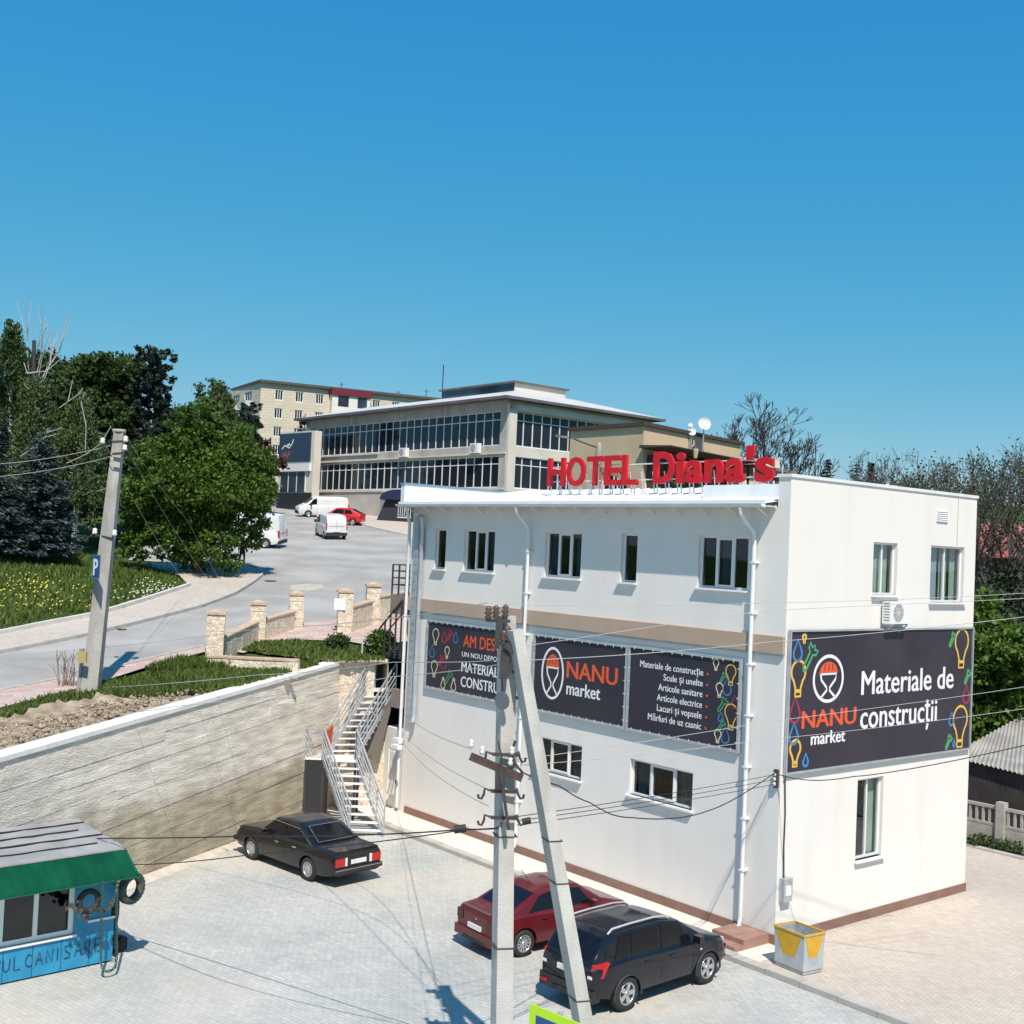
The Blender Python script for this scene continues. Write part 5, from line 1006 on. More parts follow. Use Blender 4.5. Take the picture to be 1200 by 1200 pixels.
def red_x(r, ZT, ZB, PW, RW_, hw):
    for s_ in (-1, 1): MB().box(-.02, .12, s_*hw*.75, s_*hw*.94, .75, .95).build('tail_light', TAIL, r); MB().box(3.85, 3.98, s_*.45, s_*.72, .62, .78).build('headlight', HEADL, r)
    MB().box(-.05, .1, -hw*.9, hw*.9, .32, .5).build('rear_bumper', VR, r)
car('parked_car', 'small red hatchback passing behind the white van on the hill', 'car', 4.0, 1.68,
    [(0, .92), (.06, 1.02), (.5, 1.2), (.95, 1.42), (1.5, 1.47), (2.3, 1.45), (3.0, 1.0), (3.7, .84), (4.0, .6)], [(0, .88), (1, .94), (3, .9), (3.7, .78), (4, .55)], [(0, .85), (.12, .94), (2, 1.0), (3.6, .96), (4, .74)], (.75, 3.2), VR, (.75, .76, P), (-.98, .12), slope=True, wheel=.30,
    glass=dict(rw=.75, side=[(.75, 1.5, .98, 1.5), (1.58, 2.75, 1.58, 2.3)], top=[('rear_window', .12, .88, .8, .88), ('windscreen', 2.95, 2.34, .86, .9)], doors=[1.54, 2.7]), extras=red_x)
P = up(311, 642.5)
car('panel_van', 'large white van half hidden behind the green maple', 'van', 5.4, 1.95,
    [(0, 1.0), (.05, 1.9), (.15, 2.25), (.5, 2.34), (3.6, 2.34), (4.0, 2.2), (4.7, 1.4), (5.0, 1.25), (5.35, 1.0), (5.4, .7)], [(0, 1.0), (1, 1.25), (4.6, 1.2), (5.2, .9), (5.4, .6)],
    [(0, .93), (.1, .97), (2, 1.0), (4.8, .97), (5.2, .88), (5.4, .75)], (.95, 4.3), VW, (.95, .85, P), (-.96, .10), slope=True, wheel=.34, glass=dict(rw=.90, side=[(3.7, 4.6, 3.7, 4.1)], top=[('windscreen', 4.65, 4.05, .86, .9)], doors=[2.4, 3.6]), extras=van_x(5.4, 2.34), wheels='steel')
# ------------------------------------------------------------------ kiosk
KR_ = gp(131, 1127); KL_ = gp(0, 1155); kd = (KR_-KL_); kd.z = 0; kd.normalize(); ko = kd.cross(Vector((0, 0, 1)))     # outward, towards camera
KM = Matrix(((kd.x, 0, ko.x, KR_.x), (kd.y, 0, ko.y, KR_.y), (0, 1, 0, 0), (0, 0, 0, 1)))      # a right, b up, c out; origin = right bottom corner
ks = thing('repair_kiosk', 'blue tyre-repair kiosk with green awning and hand-painted lettering', 'kiosk', M=KM)
KB = mat('kiosk_blue', (.015, .22, .42), .5, (.03, .29, .50), 1.8, bump=.25, bscale=14); streaks(KB, (.10, .20, .24), sc=(3, 1, 3), lo=.58, hi=.75, amt=.5); KW = 5.2
q = MB(); q.wall(-KW, 0, .04, 2.45, [(-3.3, -.92, .78, 1.98)], .08); q.box(-KW, 0, .04, 2.45, -2.3, -2.2); q.box(-.06, 0, .04, 2.45, -2.2, -.001); q.build('wall', KB, ks)
q = MB();
for k in range(8): q.box(-.55-k*.62, -.54-k*.62, .06, .72, .0, .012)
q.build('panel_joint', mat('kiosk_joint', (.015, .10, .22), .6), ks)
window(ks, ID, -3.3, -.92, .78, 1.98, [1, 1, 1], recess=.05, sill=True, fw=.11, sillw=.05)
MB().box(-KW+.1, -.1, 2.3, 2.47, -2.15, .1).build('roof_deck', mat('dark_gap', (.03, .03, .03), .9), ks); MB().box(-3.4, -.8, .6, 2.1, -.9, -.85).build('interior', INTER, ks)
MB().box(-.62, .02, .98, 1.03, .0, .05).build('trim_rail', PVC, ks)
q = MB(); q.box(-.02, .05, -.0, .1, -.1, .06); q.build('footing', CONC_OLD, ks)
RSL = mat('roof_slab_grey', (.25, .26, .265), .8, (.36, .345, .34), 1.5, bump=.3, spec=.2)
for k in range(5):   # overlapping roof sheets
    z0 = .12-k*.49; z1 = z0-.445+random.uniform(-.01, .01); h0 = 2.48+.035*k+.012+random.uniform(0, .012); MB().hexa([(-KW, h0, z0), (.12-k*.02, h0, z0), (.12-k*.02, h0+.055, z1), (-KW, h0+.055, z1)], [(-KW, h0+.03, z0), (.12-k*.02, h0+.03, z0), (.12-k*.02, h0+.085, z1), (-KW, h0+.085, z1)]).build('roof_sheet', RSL, ks)
for k, b_z in enumerate((-.42, -.95, -1.45, -1.95)):
    pts = [(-KW+i*.35, 2.53+.035*(-b_z/.49)+.03+random.uniform(-.004, .006), b_z+random.uniform(-.03, .03)) for i in range(16)]; MB().tube([p for p in pts if p[0] < .05 or 1][:15+(k % 2)], [random.uniform(.012, .024) for _ in pts][:15+(k % 2)], 5).build('roof_seam', mat('dark_gap', (.03, .03, .03)), ks)
GAW = mat('awning_green', (.004, .075, .042), .55, (.008, .12, .065), 2., spec=.15)
b_ = GAW.node_tree.nodes['Principled BSDF']; tr_ = GAW.node_tree.nodes.new('ShaderNodeBsdfTranslucent'); tr_.inputs[0].default_value = (.01, .28, .12, 1); mx_ = GAW.node_tree.nodes.new('ShaderNodeMixShader'); mx_.inputs[0].default_value = .5
GAW.node_tree.links.new(b_.outputs[0], mx_.inputs[1]); GAW.node_tree.links.new(tr_.outputs[0], mx_.inputs[2]); GAW.node_tree.links.new(mx_.outputs[0], GAW.node_tree.nodes['Material Output'].inputs[0])
q = MB(); n = 84; vs = []
for i in range(n+1):
    a = -KW+(KW+.15)*i/n; w = .006*math.sin(i*math.pi/2); vs += [(a, 2.49+w, .10), (a+.03, 2.06+w, .80)]
q.add(vs, [(2*i, 2*i+1, 2*i+3, 2*i+2) for i in range(n)]); q.build('awning', GAW, ks)
q = MB(); q.box(-KW, .18, 2.03, 2.06, .77, .80); q.box(.14, .17, 2.05, 2.45, .12, .14); q.bar((.14, 2.05, .78), (.14, 2.48, .1), .03); q.bar((-.02, 1.7, 0), (-.02, 2.04, .75), .03); q.build('awning_frame', mat('green_dark', (.01, .1, .05), .5), ks)
# hand painted lettering, drawn as strokes
GL = {'V': [[(0, 1), (.45, 0), (.8, 1)]], 'U': [[(0, 1), (.02, .25), (.3, 0), (.6, .2), (.68, 1)]], 'L': [[(0, 1), (0, 0), (.6, .02)]], 'C': [[(.65, .85), (.35, 1), (.05, .6), (.1, .2), (.4, 0), (.68, .12)]],
      'A': [[(0, 0), (.38, 1), (.7, 0)], [(.15, .38), (.58, .4)]], 'N': [[(0, 0), (.03, 1), (.6, 0), (.65, 1)]], 'I': [[(.1, 1), (.1, 0)]], 'Z': [[(.65, .98), (.05, .95), (.1, .6), (.6, .32), (.55, .04), (0, 0)]],
      'R': [[(0, 0), (.02, 1), (.5, .9), (.5, .6), (.03, .48), (.6, 0)]], 'E': [[(.6, 1), (0, 1), (0, 0), (.6, 0)], [(0, .5), (.45, .52)]]}
q = MB(); x = -2.62
for i, ch in enumerate('VULCANIZARE'):
    wd = .10 if ch == 'I' else .165
    for st_ in GL[ch]: ribbon(q, [(x+px_*wd*1.25, .25+.006*i+py_*.27) for px_, py_ in st_], .022, z=.016, closed=False)
    x += wd+.062
q.build('lettering', mat('paint_navy', (.012, .03, .10), .6), ks)
def tyre(label, M, R=.33, w=.2, m=BLACK):
    t = thing('tyre', label, 'tyre', M=M); k = R
    MB().lathe([(k*.60, -w*.4), (k*.75, -w*.5), (k*.95, -w*.45), (k, -w*.3), (k, w*.3), (k*.95, w*.45), (k*.75, w*.5), (k*.60, w*.4), (k*.56, 0)], 26, closed=True).build('casing', m, t)
    q = MB()
    for i in range(24): a = 2*math.pi*i/24; q.box(k*.985, k*1.02, -.03, .03, -w*.4, w*.4, Matrix.Rotation(a, 4, 'Z'))
    q.build('tread_blocks', m, t); return t
tyre('tyre hung at the right end of the kiosk under the awning corner', KM @ T(.20, 1.68, .35) @ Matrix.Rotation(math.radians(18), 4, 'Y'), .34, .18, mat('tyre_green', (.03, .045, .04), .8, (.08, .09, .08), 8.))
tyre('small tyre hanging in front of the kiosk window', KM @ T(-.85, 1.62, .55), .26, .10)
gt = thing('rubber_garland', 'jagged garland of cut rubber hanging beside the small tyre', 'garland', M=KM)
q = MB()
for i in range(26):
    a = -1.32+i*.037; b = 1.50-.25*math.cos((i-13)*.11)+.12+.12*math.sin(i*.5); s_ = random.uniform(.04, .085); q.box(a, a+s_, b-s_*.6, b+s_*.6, .55, .62, Matrix.Rotation(random.uniform(-.04, .04), 4, 'Z'))
q.build('rubber_strip', mat('rubber_brown', (.05, .042, .035), .8, (.14, .11, .08), 9.), gt)
tyre('lower tyre leaning against the right end wall of the kiosk', KM @ T(.10, .50, -.35) @ Matrix.Rotation(math.radians(62), 4, 'Y'), .36, .22)
tyre('upper tyre on the right end wall of the kiosk', KM @ T(.10, 1.12, -.25) @ Matrix.Rotation(math.radians(70), 4, 'Y'), .30, .2)
tyre('dark tyre lying on the ground behind the kiosk end', KM @ T(.32, .14, -.75) @ Matrix.Rotation(math.radians(90), 4, 'X'), .34, .22)
ch = thing('hanging_chain', 'long green chain loop hanging from the awning in front of the kiosk wall', 'chain', M=KM)
q = MB(); pts = [(-.68, 2.05, .8), (-.67, 1.3, .82), (-.66, .7, .84), (-.64, .34, .86), (-.60, .20, .88), (-.52, .15, .9), (-.40, .16, .9), (-.32, .22, .88), (-.30, .4, .86), (-.31, .8, .84), (-.33, 1.3, .82), (-.36, 2.05, .8)]
P_ = [Vector(p) for p in pts]; tot = [0]
for a, b in zip(P_, P_[1:]): tot.append(tot[-1]+(b-a).length)
k = int(tot[-1]/.055)
for i in range(k):
    s_ = tot[-1]*i/k; c = Vector([np.interp(s_, tot, [p[j] for p in P_]) for j in range(3)]); d = Vector([np.interp(s_+.05, tot, [p[j] for p in P_]) for j in range(3)])-c
    if d.length < 1e-4: continue
    d.normalize(); e = Vector((0, 0, 1)) if i % 2 else d.cross(Vector((0, 0, 1))).normalized(); q.bar(c-d*.035+e*.02, c+d*.035+e*.02, .018); q.bar(c-d*.035-e*.02, c+d*.035-e*.02, .018)
q.build('chain_links', mat('chain_green', (.04, .10, .08), .5, (.08, .16, .12), 10., metal=.3), ch)
# ------------------------------------------------------------------ mall
def face_frame(o, d):    # (a,b,c): a along d, b up, c = d x up (outwards)
    d = Vector((d[0], d[1], 0)).normalized(); n = d.cross(Vector((0, 0, 1))); return Matrix(((d.x, 0, n.x, o[0]), (d.y, 0, n.y, o[1]), (0, 1, 0, o[2] if len(o) > 2 else 0), (0, 0, 0, 1)))
mc = Vector((-.75, 99.6)); ml = Vector((-22.3, 125.2)); md1 = (mc-ml).normalized(); mlen = (mc-ml).length; md2 = Vector((-md1.y, md1.x)); md2 = md2 if md2.x > 0 else -md2; mrl = 17.6
mall = thing('shopping_centre', 'long two-storey concrete shopping centre with rows of tall windows on the hill', 'building')
MF = face_frame((ml.x, ml.y), md1); MR = face_frame((mc.x, mc.y), md2)
MCON = mat('mall_concrete', (.42, .39, .345), .85, (.54, .50, .45), .5, bump=.2); MCRM = mat('mall_cream', (.62, .57, .50), .85, (.70, .65, .58), .6); streaks(MCON, (.26, .24, .22), sc=(1, 1, .15), scale=.6, lo=.52, hi=.75, amt=.5)
R1 = (18.35, 21.30); R2 = (14.75, 17.45)
n1 = 27; off = 1.05; pit = (mlen-off-.9)/n1; h1 = [(off, mlen-.9, *R1), (off, mlen-.9, *R2)]; n2 = 15; h2 = [(.9, mrl-.9, *R1), (.9, mrl-.9, *R2)]
MB(MF).wall(0, mlen, 8, 22.2, h1, .25).build('wall', MCON, mall); MB(MR).wall(0, mrl, 8, 22.2, h2, .25).build('wall', MCRM, mall)
q = MB(); c3 = mc+md2*mrl; c4 = ml+md2*mrl; q.quad((c3.x, c3.y, 8), (c4.x, c4.y, 8), (c4.x, c4.y, 22.2), (c3.x, c3.y, 22.2)); q.quad((c4.x, c4.y, 8), (ml.x, ml.y, 8), (ml.x, ml.y, 22.2), (c4.x, c4.y, 22.2)); q.build('wall', MCON, mall)
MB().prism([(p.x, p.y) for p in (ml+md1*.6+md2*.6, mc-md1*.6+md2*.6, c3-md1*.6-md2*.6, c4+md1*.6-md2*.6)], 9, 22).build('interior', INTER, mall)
def bays(M, a0, p, n, R, key):
    h = R[1]-R[0]; fr = MB(); w = p
    fr.box(-.045, .045, 0, h, -.06, .03); fr.box(.045, w-.045, h*.74, h*.74+.07, -.05, .02); fr.box(.045, w-.045, 0, .08, -.05, .03); fr.box(.045, w-.045, h-.06, h, -.05, .02); fm = fr.mesh('window', PVC)
    pa = MB().box(.045, w-.045, .08, h*.74, -.03, -.02).mesh('pane', DGLASS); pb_ = MB().box(.045, w-.045, h*.74+.07, h-.06, -.03, -.02).mesh('pane', DGLASS)
    for i in range(n):
        o = link('window', fm, mall, M @ T(a0+p*i, R[0], -.14)); link('pane', pa, o); link('pane', pb_, o)
        o.children[0].rotation_euler = (0, random.uniform(-.02, .02), 0); 
bays(MF, off, pit, n1, R1, 0); bays(MF, off, pit, n1, R2, 1); p2_ = (mrl-1.8)/n2; bays(MR, .9, p2_, n2, R1, 2); bays(MR, .9, p2_, n2, R2, 3)
q = MB(MF)
for i in range(5):
    a = off+(mlen-off-.9)*i/4; q.box(a-.06, a+.06, 21.3, 22.15, 0, .05)
q.box(.0, mlen, 17.62, 17.72, 0, .12); q.box(.5, mlen*.42, 18.2, 18.28, 0, .14); q.box(.5, mlen, 14.55, 14.7, 0, .1); q.build('ledge', MCRM, mall)
q = MB(MR); q.box(0, mrl, 21.35, 21.9, 0, .3); q.box(-.01, .85, 10, 21.9, 0, .3); q.box(.9, mrl, 14.5, 14.7, 0, .12); q.build('frame_band', MCRM, mall)
ov = 1.0; e = [ml-md1*ov-md2*ov, mc+md1*ov-md2*ov, c3+md1*ov+md2*ov, c4-md1*ov+md2*ov]
MB().prism([(p.x, p.y) for p in e], 22.2, 22.42).build('fascia', mat('fascia_dark', (.10, .10, .11), .8, (.15, .15, .155), .6), mall)
RFM = mat('roof_sheet_light', (.50, .49, .47), .6, (.60, .59, .57), .4); ins = 5.2
i_ = [ml+md1*4+md2*ins, mc-md1*ins+md2*ins, c3-md1*ins-md2*ins, c4+md1*4-md2*ins]; q = MB(); q.add([(p.x, p.y, 22.43) for p in e]+[(p.x, p.y, 24.0) for p in i_], [(0, 1, 5, 4), (1, 2, 6, 5), (2, 3, 7, 6), (3, 0, 4, 7), (4, 5, 6, 7)]); q.build('roof', RFM, mall)
m_ = i_; j_ = [i_[0]+md1*13, i_[1]-md1*.2, i_[1]-md1*.2+md2*6.3, i_[0]+md1*13+md2*6.3]; MB().prism([(p.x, p.y) for p in j_], 23.2, 24.75).build('roof_monitor', MCRM, mall); MB(face_frame((j_[0]-md2*.02), md1)).box(.05, (j_[1]-j_[0]).length-.05, 23.9, 24.7, -.01, .03).build('clerestory', DGLASS, mall)  # dark glazing strip also carries the shaded tone of the monitor's left face
jj_ = [j_[0]-md1*.3-md2*.25, j_[1]+md1*.25-md2*.25, j_[2]+md1*.25+md2*.25, j_[3]-md1*.3+md2*.25]; MB().prism([(p.x, p.y) for p in jj_], 24.75, 24.9).build('monitor_cap', mat('fascia_dark', (.1, .1, .11)), mall)
MB().tube([(j_[0].x, j_[0].y, 23.2), (j_[0].x, j_[0].y, 27.4)], .05, 4).build('antenna', DMETAL, mall)
MB(MF).box(off, mlen-.9, 18.35, 21.3, -.45, -.44).build('blind', mat('blind_blue', (.10, .14, .2), .8, (.03, .03, .04), .25), mall)
for lab, a, b in (('white air conditioner between the window rows, mid facade', mlen*.545, 17.75), ('white air conditioner between the window rows near the mall corner', mlen*.87, 17.75), ('white air conditioner high at the left end of the mall', .0, 20.6), ('white air conditioner low at the left end of the mall', .0, 16.6)):
    ac_unit(lab, MF @ T(a, b, 0), w=1.1, h=.85, d=.5)
# shop annex at the left end
an = thing('shop_entrance', 'shop entrance block with a dark blue poster over white band and glass doors', 'shop')
A_ = aty(362, 590, 119.0); B_ = aty(325, 583, 123.0); ad = Vector((A_.x-B_.x, A_.y-B_.y)); al = ad.length; AM = face_frame((B_.x, B_.y), ad)
zt = 9.6+(632-505)/F*120; zb_ = 9.6+(632-585)/F*121-1.0
q = MB(AM); q.box(0, al, zb_, zt, -.9, 0); q.box(al, al+.4, zb_, zt, -.9, -.01); q.build('wall', MCRM, an)
zz = lambda y: 9.6+(631.-y)/F*121
MB(AM).box(.05, al-.1, zz(541), zz(507), 0, .12).build('poster', mat('poster_blue', (.03, .05, .09), .4), an)
q = MB(AM); ribbon(q, [(.6, zz(525)), (1.1, zz(521)), (1.9, zz(524)), (2.4, zz(519)), (2.6, zz(514))], .16, z=.13, closed=False); ribbon(q, [(1.5, zz(521)), (2.0, zz(519.5))], .2, z=.131, closed=False); q.build('poster_print', WPRINT, an)
q = MB(AM)
for a, y in ((.85, 533), (1.25, 531), (1.6, 534), (1.95, 530.5)): ribbon(q, circ(a, zz(y), .13, .16, 8), .08, z=.13)
q.build('poster_print', OPRINT, an)
MB(AM).box(-.3, al+.1, zz(552), zz(543), 0, .25).build('white_band', PVC, an); q = MB(AM); q.box(-.55, .15, zz(553), zz(545), .25, .45); q.build('orange_logo', mat('orange_sign', (.75, .25, .06), .5), an); MB(AM).box(1.9, 2.4, zz(549.5), zz(547.5), .25, .26).build('lettering', DMETAL, an)
q = MB(AM)
for k in range(4): q.box(.35+k*(al-1.2)/3, .45+k*(al-1.2)/3, zz(576), zz(553), 0, .06)
q.build('door_frame', PVC, an); MB(AM).box(.4, al-.8, zz(576), zz(553), 0, .03).build('pane', DGLASS, an); MB(AM).box(-.02, al+.41, zb_-.5, zz(577), 0, .08).build('plinth', mat('black_plinth', (.02, .02, .024), .6), an)
# low wall and barrel canopy
A_ = up(402, 594); B_ = up(455, 610); dv = Vector((B_.x-A_.x, B_.y-A_.y)); LWM = face_frame((A_.x, A_.y), dv); lwq = thing('concrete_wall', 'low grey concrete wall in front of the mall basement', 'wall')
l_ = dv.length; MB(LWM).hexa([(-.5, A_.z-1, -.3), (l_-.5, B_.z-1, -.3), (l_-.5, B_.z-1, 0), (-.5, A_.z-1, 0)], [(-.5, A_.z+1.0, -.3), (l_-.5, A_.z+.9, -.3), (l_-.5, A_.z+.9, 0), (-.5, A_.z+1.0, 0)]).build('wall', MCON, lwq)
MB(LWM).box(-.5, l_-.5, A_.z+1.0, A_.z+1.1, -.34, .05).build('coping', MCRM, lwq)
cp = up(468, 611.5); cn = thing('basement_entrance', 'dark blue arched canopy over the barred basement entrance', 'canopy', M=face_frame((cp.x-1.6, cp.y, cp.z-.2), (1, -.25)))
q = MB(); vs = []; Rr = 1.75
for i in range(13):
    a = math.pi*i/12; vs += [(1.6-Rr*math.cos(a), 2.2+.55*Rr*math.sin(a), .6), (1.6-Rr*math.cos(a), 2.2+.55*Rr*math.sin(a), -2.5)]
q.add(vs, [(2*i, 2*i+2, 2*i+3, 2*i+1) for i in range(12)], smooth=True); q.add([vs[2*i] for i in range(13)], [tuple(range(13))]); q.build('canopy', mat('canopy_navy', (.015, .022, .07), .5), cn)
q = MB(); q.hexa([(-.6, 0, .2), (3.3, 0, .2), (3.3, 0, -2), (-.6, 0, -2)], [(.3, 2.25, .1), (3.3, 2.25, .1), (3.3, 2.25, -2), (.3, 2.25, -2)]); q.build('side_wall', mat('canopy_dark', (.02, .024, .04), .7), cn)
q = MB()
for k in range(7): q.box(1.6+k*.2, 1.64+k*.2, .6, 2.0, .22, .26)
q.box(1.55, 2.9, .55, .6, .22, .26); q.box(1.55, 2.9, 2.0, 2.06, .22, .26); q.build('grille', PVC, cn)
# ------------------------------------------------------------------ apartment block
ac_ = Vector((-40.37, 184.79)); ar_ = Vector((-19.29, 195.32)); al_ = Vector((-48.07, 197.38)); adr = (ar_-ac_).normalized(); adl = (ac_-al_).normalized(); all_ = (ac_-al_).length; alr = 62.
apt = thing('apartment_block', 'cream five-storey apartment block with a dark red top balcony on the skyline', 'building'); AF = face_frame(ac_, adr); AL = face_frame(al_, adl)
ABRK = mat_paver('limestone_block', (.74, .66, .55), (.68, .60, .49), (.55, .46, .36), 1.2, .45, 0, 1., (.9, .88, .85), .6, .03)
ABRK.node_tree.nodes['Mapping'].inputs['Rotation'].default_value = (math.radians(90), 0, 0)
ZA = 34.0; fh = 2.9; hol = []; wn_ = [2.3, 5.6, 8.95, 18.6, 22., 25.5, 29., 32.5, 36, 40, 44, 48, 52]
for fl in range(5):
    for a in wn_: hol.append((a, a+1.35, ZA-2.55-fl*fh, ZA-.95-fl*fh))
MB(AF).wall(0, alr, 10, ZA, hol, .25).build('wall', ABRK, apt); MB(AL).wall(0, all_, 10, ZA, [(1., 4.5, ZA-2.6-fl*fh, ZA-.9-fl*fh) for fl in range(5)]+[(7, 10.5, ZA-2.6-fl*fh, ZA-.9-fl*fh) for fl in range(5)], .3).build('wall', ABRK, apt)
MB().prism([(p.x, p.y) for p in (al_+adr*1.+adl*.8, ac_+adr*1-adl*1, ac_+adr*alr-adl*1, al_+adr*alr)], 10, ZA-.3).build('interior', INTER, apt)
for h_ in hol: window(apt, AF, *h_, [1, 1, 1], recess=.12, sill=False, fw=.12, gl=DGLASS)
for fl in range(5):
    for a0, a1 in ((1., 4.5), (7, 10.5)): window(apt, AL, a0, a1, ZA-2.6-fl*fh, ZA-.9-fl*fh, [1, 1, 1], recess=.12, sill=False, fw=.12, gl=DGLASS)
    q = MB(AL); q.box(.6, 4.9, ZA-3.6-fl*fh, ZA-2.6-fl*fh, 0, 1.1); q.box(6.6, 10.9, ZA-3.6-fl*fh, ZA-2.6-fl*fh, 0, 1.1); q.build('balcony', mat('balcony_pale', (.50, .52, .54), .8, (.6, .6, .58), 1.), apt)
q = MB(AF); q.box(11.3, 17.8, ZA-5.5, ZA-.1, 0, 1.3); q.build('balcony', PLASTER, apt)
MB(AF).box(11.1, 18., ZA-.9, ZA+.1, 0, 1.6).build('balcony_canopy', mat('canopy_red', (.16, .012, .03), .6), apt); q = MB(AF); q.box(12.3, 14.1, ZA-2.7, ZA-1.0, 1.3, 1.34); q.box(15.6, 17.2, ZA-2.7, ZA-1.0, 1.3, 1.34); q.build('pane', DGLASS, apt)
er = [al_-adl*.8-adr*.8, ac_+adl*.8-adr*.8, ac_+adl*.8+adr*alr, al_-adl*.8+adr*alr]
rp = [(al_-adl*.8), (ac_+adl*.6-adr*.3), (ac_+adl*.6+adr*alr), (al_+adr*alr)]; MB().prism([(p.x, p.y) for p in rp], ZA, ZA+.4).build('roof', mat('roof_dark', (.09, .08, .085), .8), apt)
q = MB(); 
for t, h in ((14, 1.6), (24, 1.2), (29, 2.0), (33, 1.4)): p = ac_+adr*t-adl*2; q.tube([(p.x, p.y, ZA), (p.x, p.y, ZA+h)], .06, 4); q.bar((p.x-.5, p.y, ZA+h*.8), (p.x+.5, p.y, ZA+h*.8), .05)
q.build('antenna', DMETAL, apt); q = MB()
for t in (38, 50): p = ac_+adr*t-adl*3; q.box(p.x-2.5, p.x+2.5, p.y-1, p.y+1, ZA+.3, ZA+1.4)
q.build('chimney', mat('roof_dark', (.09, .08, .085)), apt)
# ------------------------------------------------------------------ yellow house behind the hotel
yc = Vector((6.55, 59.97)); yh = thing('yellow_house', 'ochre rendered house with dark roof canopy behind the rooftop sign', 'house'); d1v = Vector((D1.x, D1.y)); d2v = Vector((D2.x, D2.y))
YL = face_frame((yc+d1v*5.6), -d1v); YR = face_frame(yc, d2v); OCH = mat('render_ochre', (.55, .42, .27), .85, (.60, .47, .31), .5)
q = MB(YL); q.wall(0, 5.6, 5, 16.15, [(2.65, 4.55, 12.35, 13.9)], .2); q.build('wall', OCH, yh)
q = MB(YR); q.add([(0, 5, 0), (7.6, 5, 0), (7.6, 15.85, 0), (0, 16.15, 0), (7.6, 5, -6), (7.6, 15.85, -6)], [(0, 1, 2, 3), (1, 4, 5, 2)]); q.build('wall', OCH, yh)
q = MB(YR); q.hexa([(-.15, 16.16, .15), (7.8, 15.86, .15), (7.8, 15.86, -5.7), (-.15, 16.16, -5.7)], [(-.15, 16.36, .15), (7.8, 16.02, .15), (7.8, 16.02, -5.7), (-.15, 16.36, -5.7)]); yroof = q.build('roof', mat('roof_brown', (.07, .05, .045), .7), yh)
q = MB(YL); q.box(2.65, 4.55, 12.35, 13.9, -.6, -.5); q.build('interior', INTER, yh)
window(yh, YL, 2.65, 4.55, 12.35, 13.9, [1, .4, 1], recess=.1, sill=False, fw=.1, gl=DGLASS)
q = MB(YL); 
for bb in ((2.4, 2.65, 12.2, 14.15), (4.55, 4.8, 12.2, 13.5)): q.box(*bb, 0, .05)
q.add([(2.4, 14.15, .05), (2.4, 13.9, .05), (4.8, 13.3, .05), (4.8, 13.55, .05)], [(0, 1, 2, 3)]); q.build('window_trim', mat('trim_orange', (.45, .24, .12), .8), yh)
q = MB(YR); q.hexa([(-.3, 15.0, 0), (6.5, 14.7, 0), (6.5, 14.7, 2.2), (-.3, 15.0, 2.2)], [(-.3, 15.15, 0), (6.5, 14.85, 0), (6.5, 14.75, 2.2), (-.3, 15.05, 2.2)]); q.build('canopy', mat('roof_brown', (.07, .05, .045)), yh)
DW = mat('dark_timber', (.05, .035, .03), .7, (.08, .055, .045), 3., stretch=(6, 6, .5)); q = MB(YR); q.box(.3, 6.2, 11.2, 14.7, .0, .4)
for k in range(14): q.box(.4+k*.42, .44+k*.42, 11.2, 14.7, .4, .46)
q.build('timber_wall', DW, yh)
q = MB(YR)
for k in range(3): q.box(6.4+k*2.2, 6.5+k*2.2, 10.5, 14.6, 1.5, 1.6)
q.hexa([(6.3, 14.5, 0), (11.5, 14.0, 0), (11.5, 14.0, 2), (6.3, 14.5, 2)], [(6.3, 14.62, 0), (11.5, 14.12, 0), (11.5, 14.12, 2), (6.3, 14.62, 2)]); q.build('pergola', DW, yh)
q = MB(YR); q.box(-.5, 11.5, 11.0, 11.2, 0, 2.4)
for k in range(24): q.box(-.4+k*.5, -.36+k*.5, 11.2, 12.3, 2.3, 2.34)
q.box(-.4, 11.4, 12.3, 12.36, 2.28, 2.36); q.build('terrace', mat('terrace_tan', (.45, .38, .28), .8), yh)
def dish(label, px, py, Y, R):
    p = aty(px, py, Y); r = thing('satellite_dish', label, 'satellite dish', loc=p); Mq = Matrix.Rotation(math.radians(78), 4, 'X') @ Matrix.Rotation(math.radians(8), 4, 'Y')
    MB().lathe([(R*t, .35*R*t*t) for t in (0.01, .3, .6, .85, 1)], 20, Mq).build('reflector', PVC, r); q = MB(); q.tube([(0, 0, 0), (0, .1, -R-1.2)], .04, 5); q.tube([(0, 0, -R*.8), (0, -R*.9, -.1)], .025, 4); q.build('mast', GMETAL, r)
dish('large white satellite dish above the yellow house roof', 825, 497, 62, .34); dish('middle white satellite dish left of the large one', 810.5, 506, 62, .22); dish('smallest white dish, on top of the middle one', 809, 498, 62, .12)
fb = thing('flat_roof_building', 'low pale building roof behind the satellite dishes', 'building'); p = aty(790, 502, 74); q = MB(face_frame((p.x-2, p.y), (1, .5))); q.box(0, 11, 6, 16.3, -6, 0); q.build('wall', CREAM, fb); q = MB(face_frame((p.x-2, p.y), (1, .5))); q.hexa([(-.5, 16.3, .6), (12, 15.4, .6), (12, 15.4, -6), (-.5, 16.9, -6)], [(-.5, 16.5, .6), (12, 15.6, .6), (12, 15.6, -6), (-.5, 17.1, -6)]); q.build('roof', mat('roof_greybrown', (.16, .13, .12), .8, (.22, .19, .17), 2.), fb)
ln = thing('lantern', 'yellowish wall lantern in front of the dark timber wall', 'lantern', loc=aty(815, 530, 59.3)+Vector((0, 0, -.3))); MB().lathe([(.10, 0), (.17, .35), (.2, .5), (.05, .62)], 6).build('glass', mat('lantern_glass', (.55, .48, .30), .3), ln); MB().lathe([(.22, .5), (.05, .68), (0.01, .75)], 6).build('cap', DMETAL, ln)
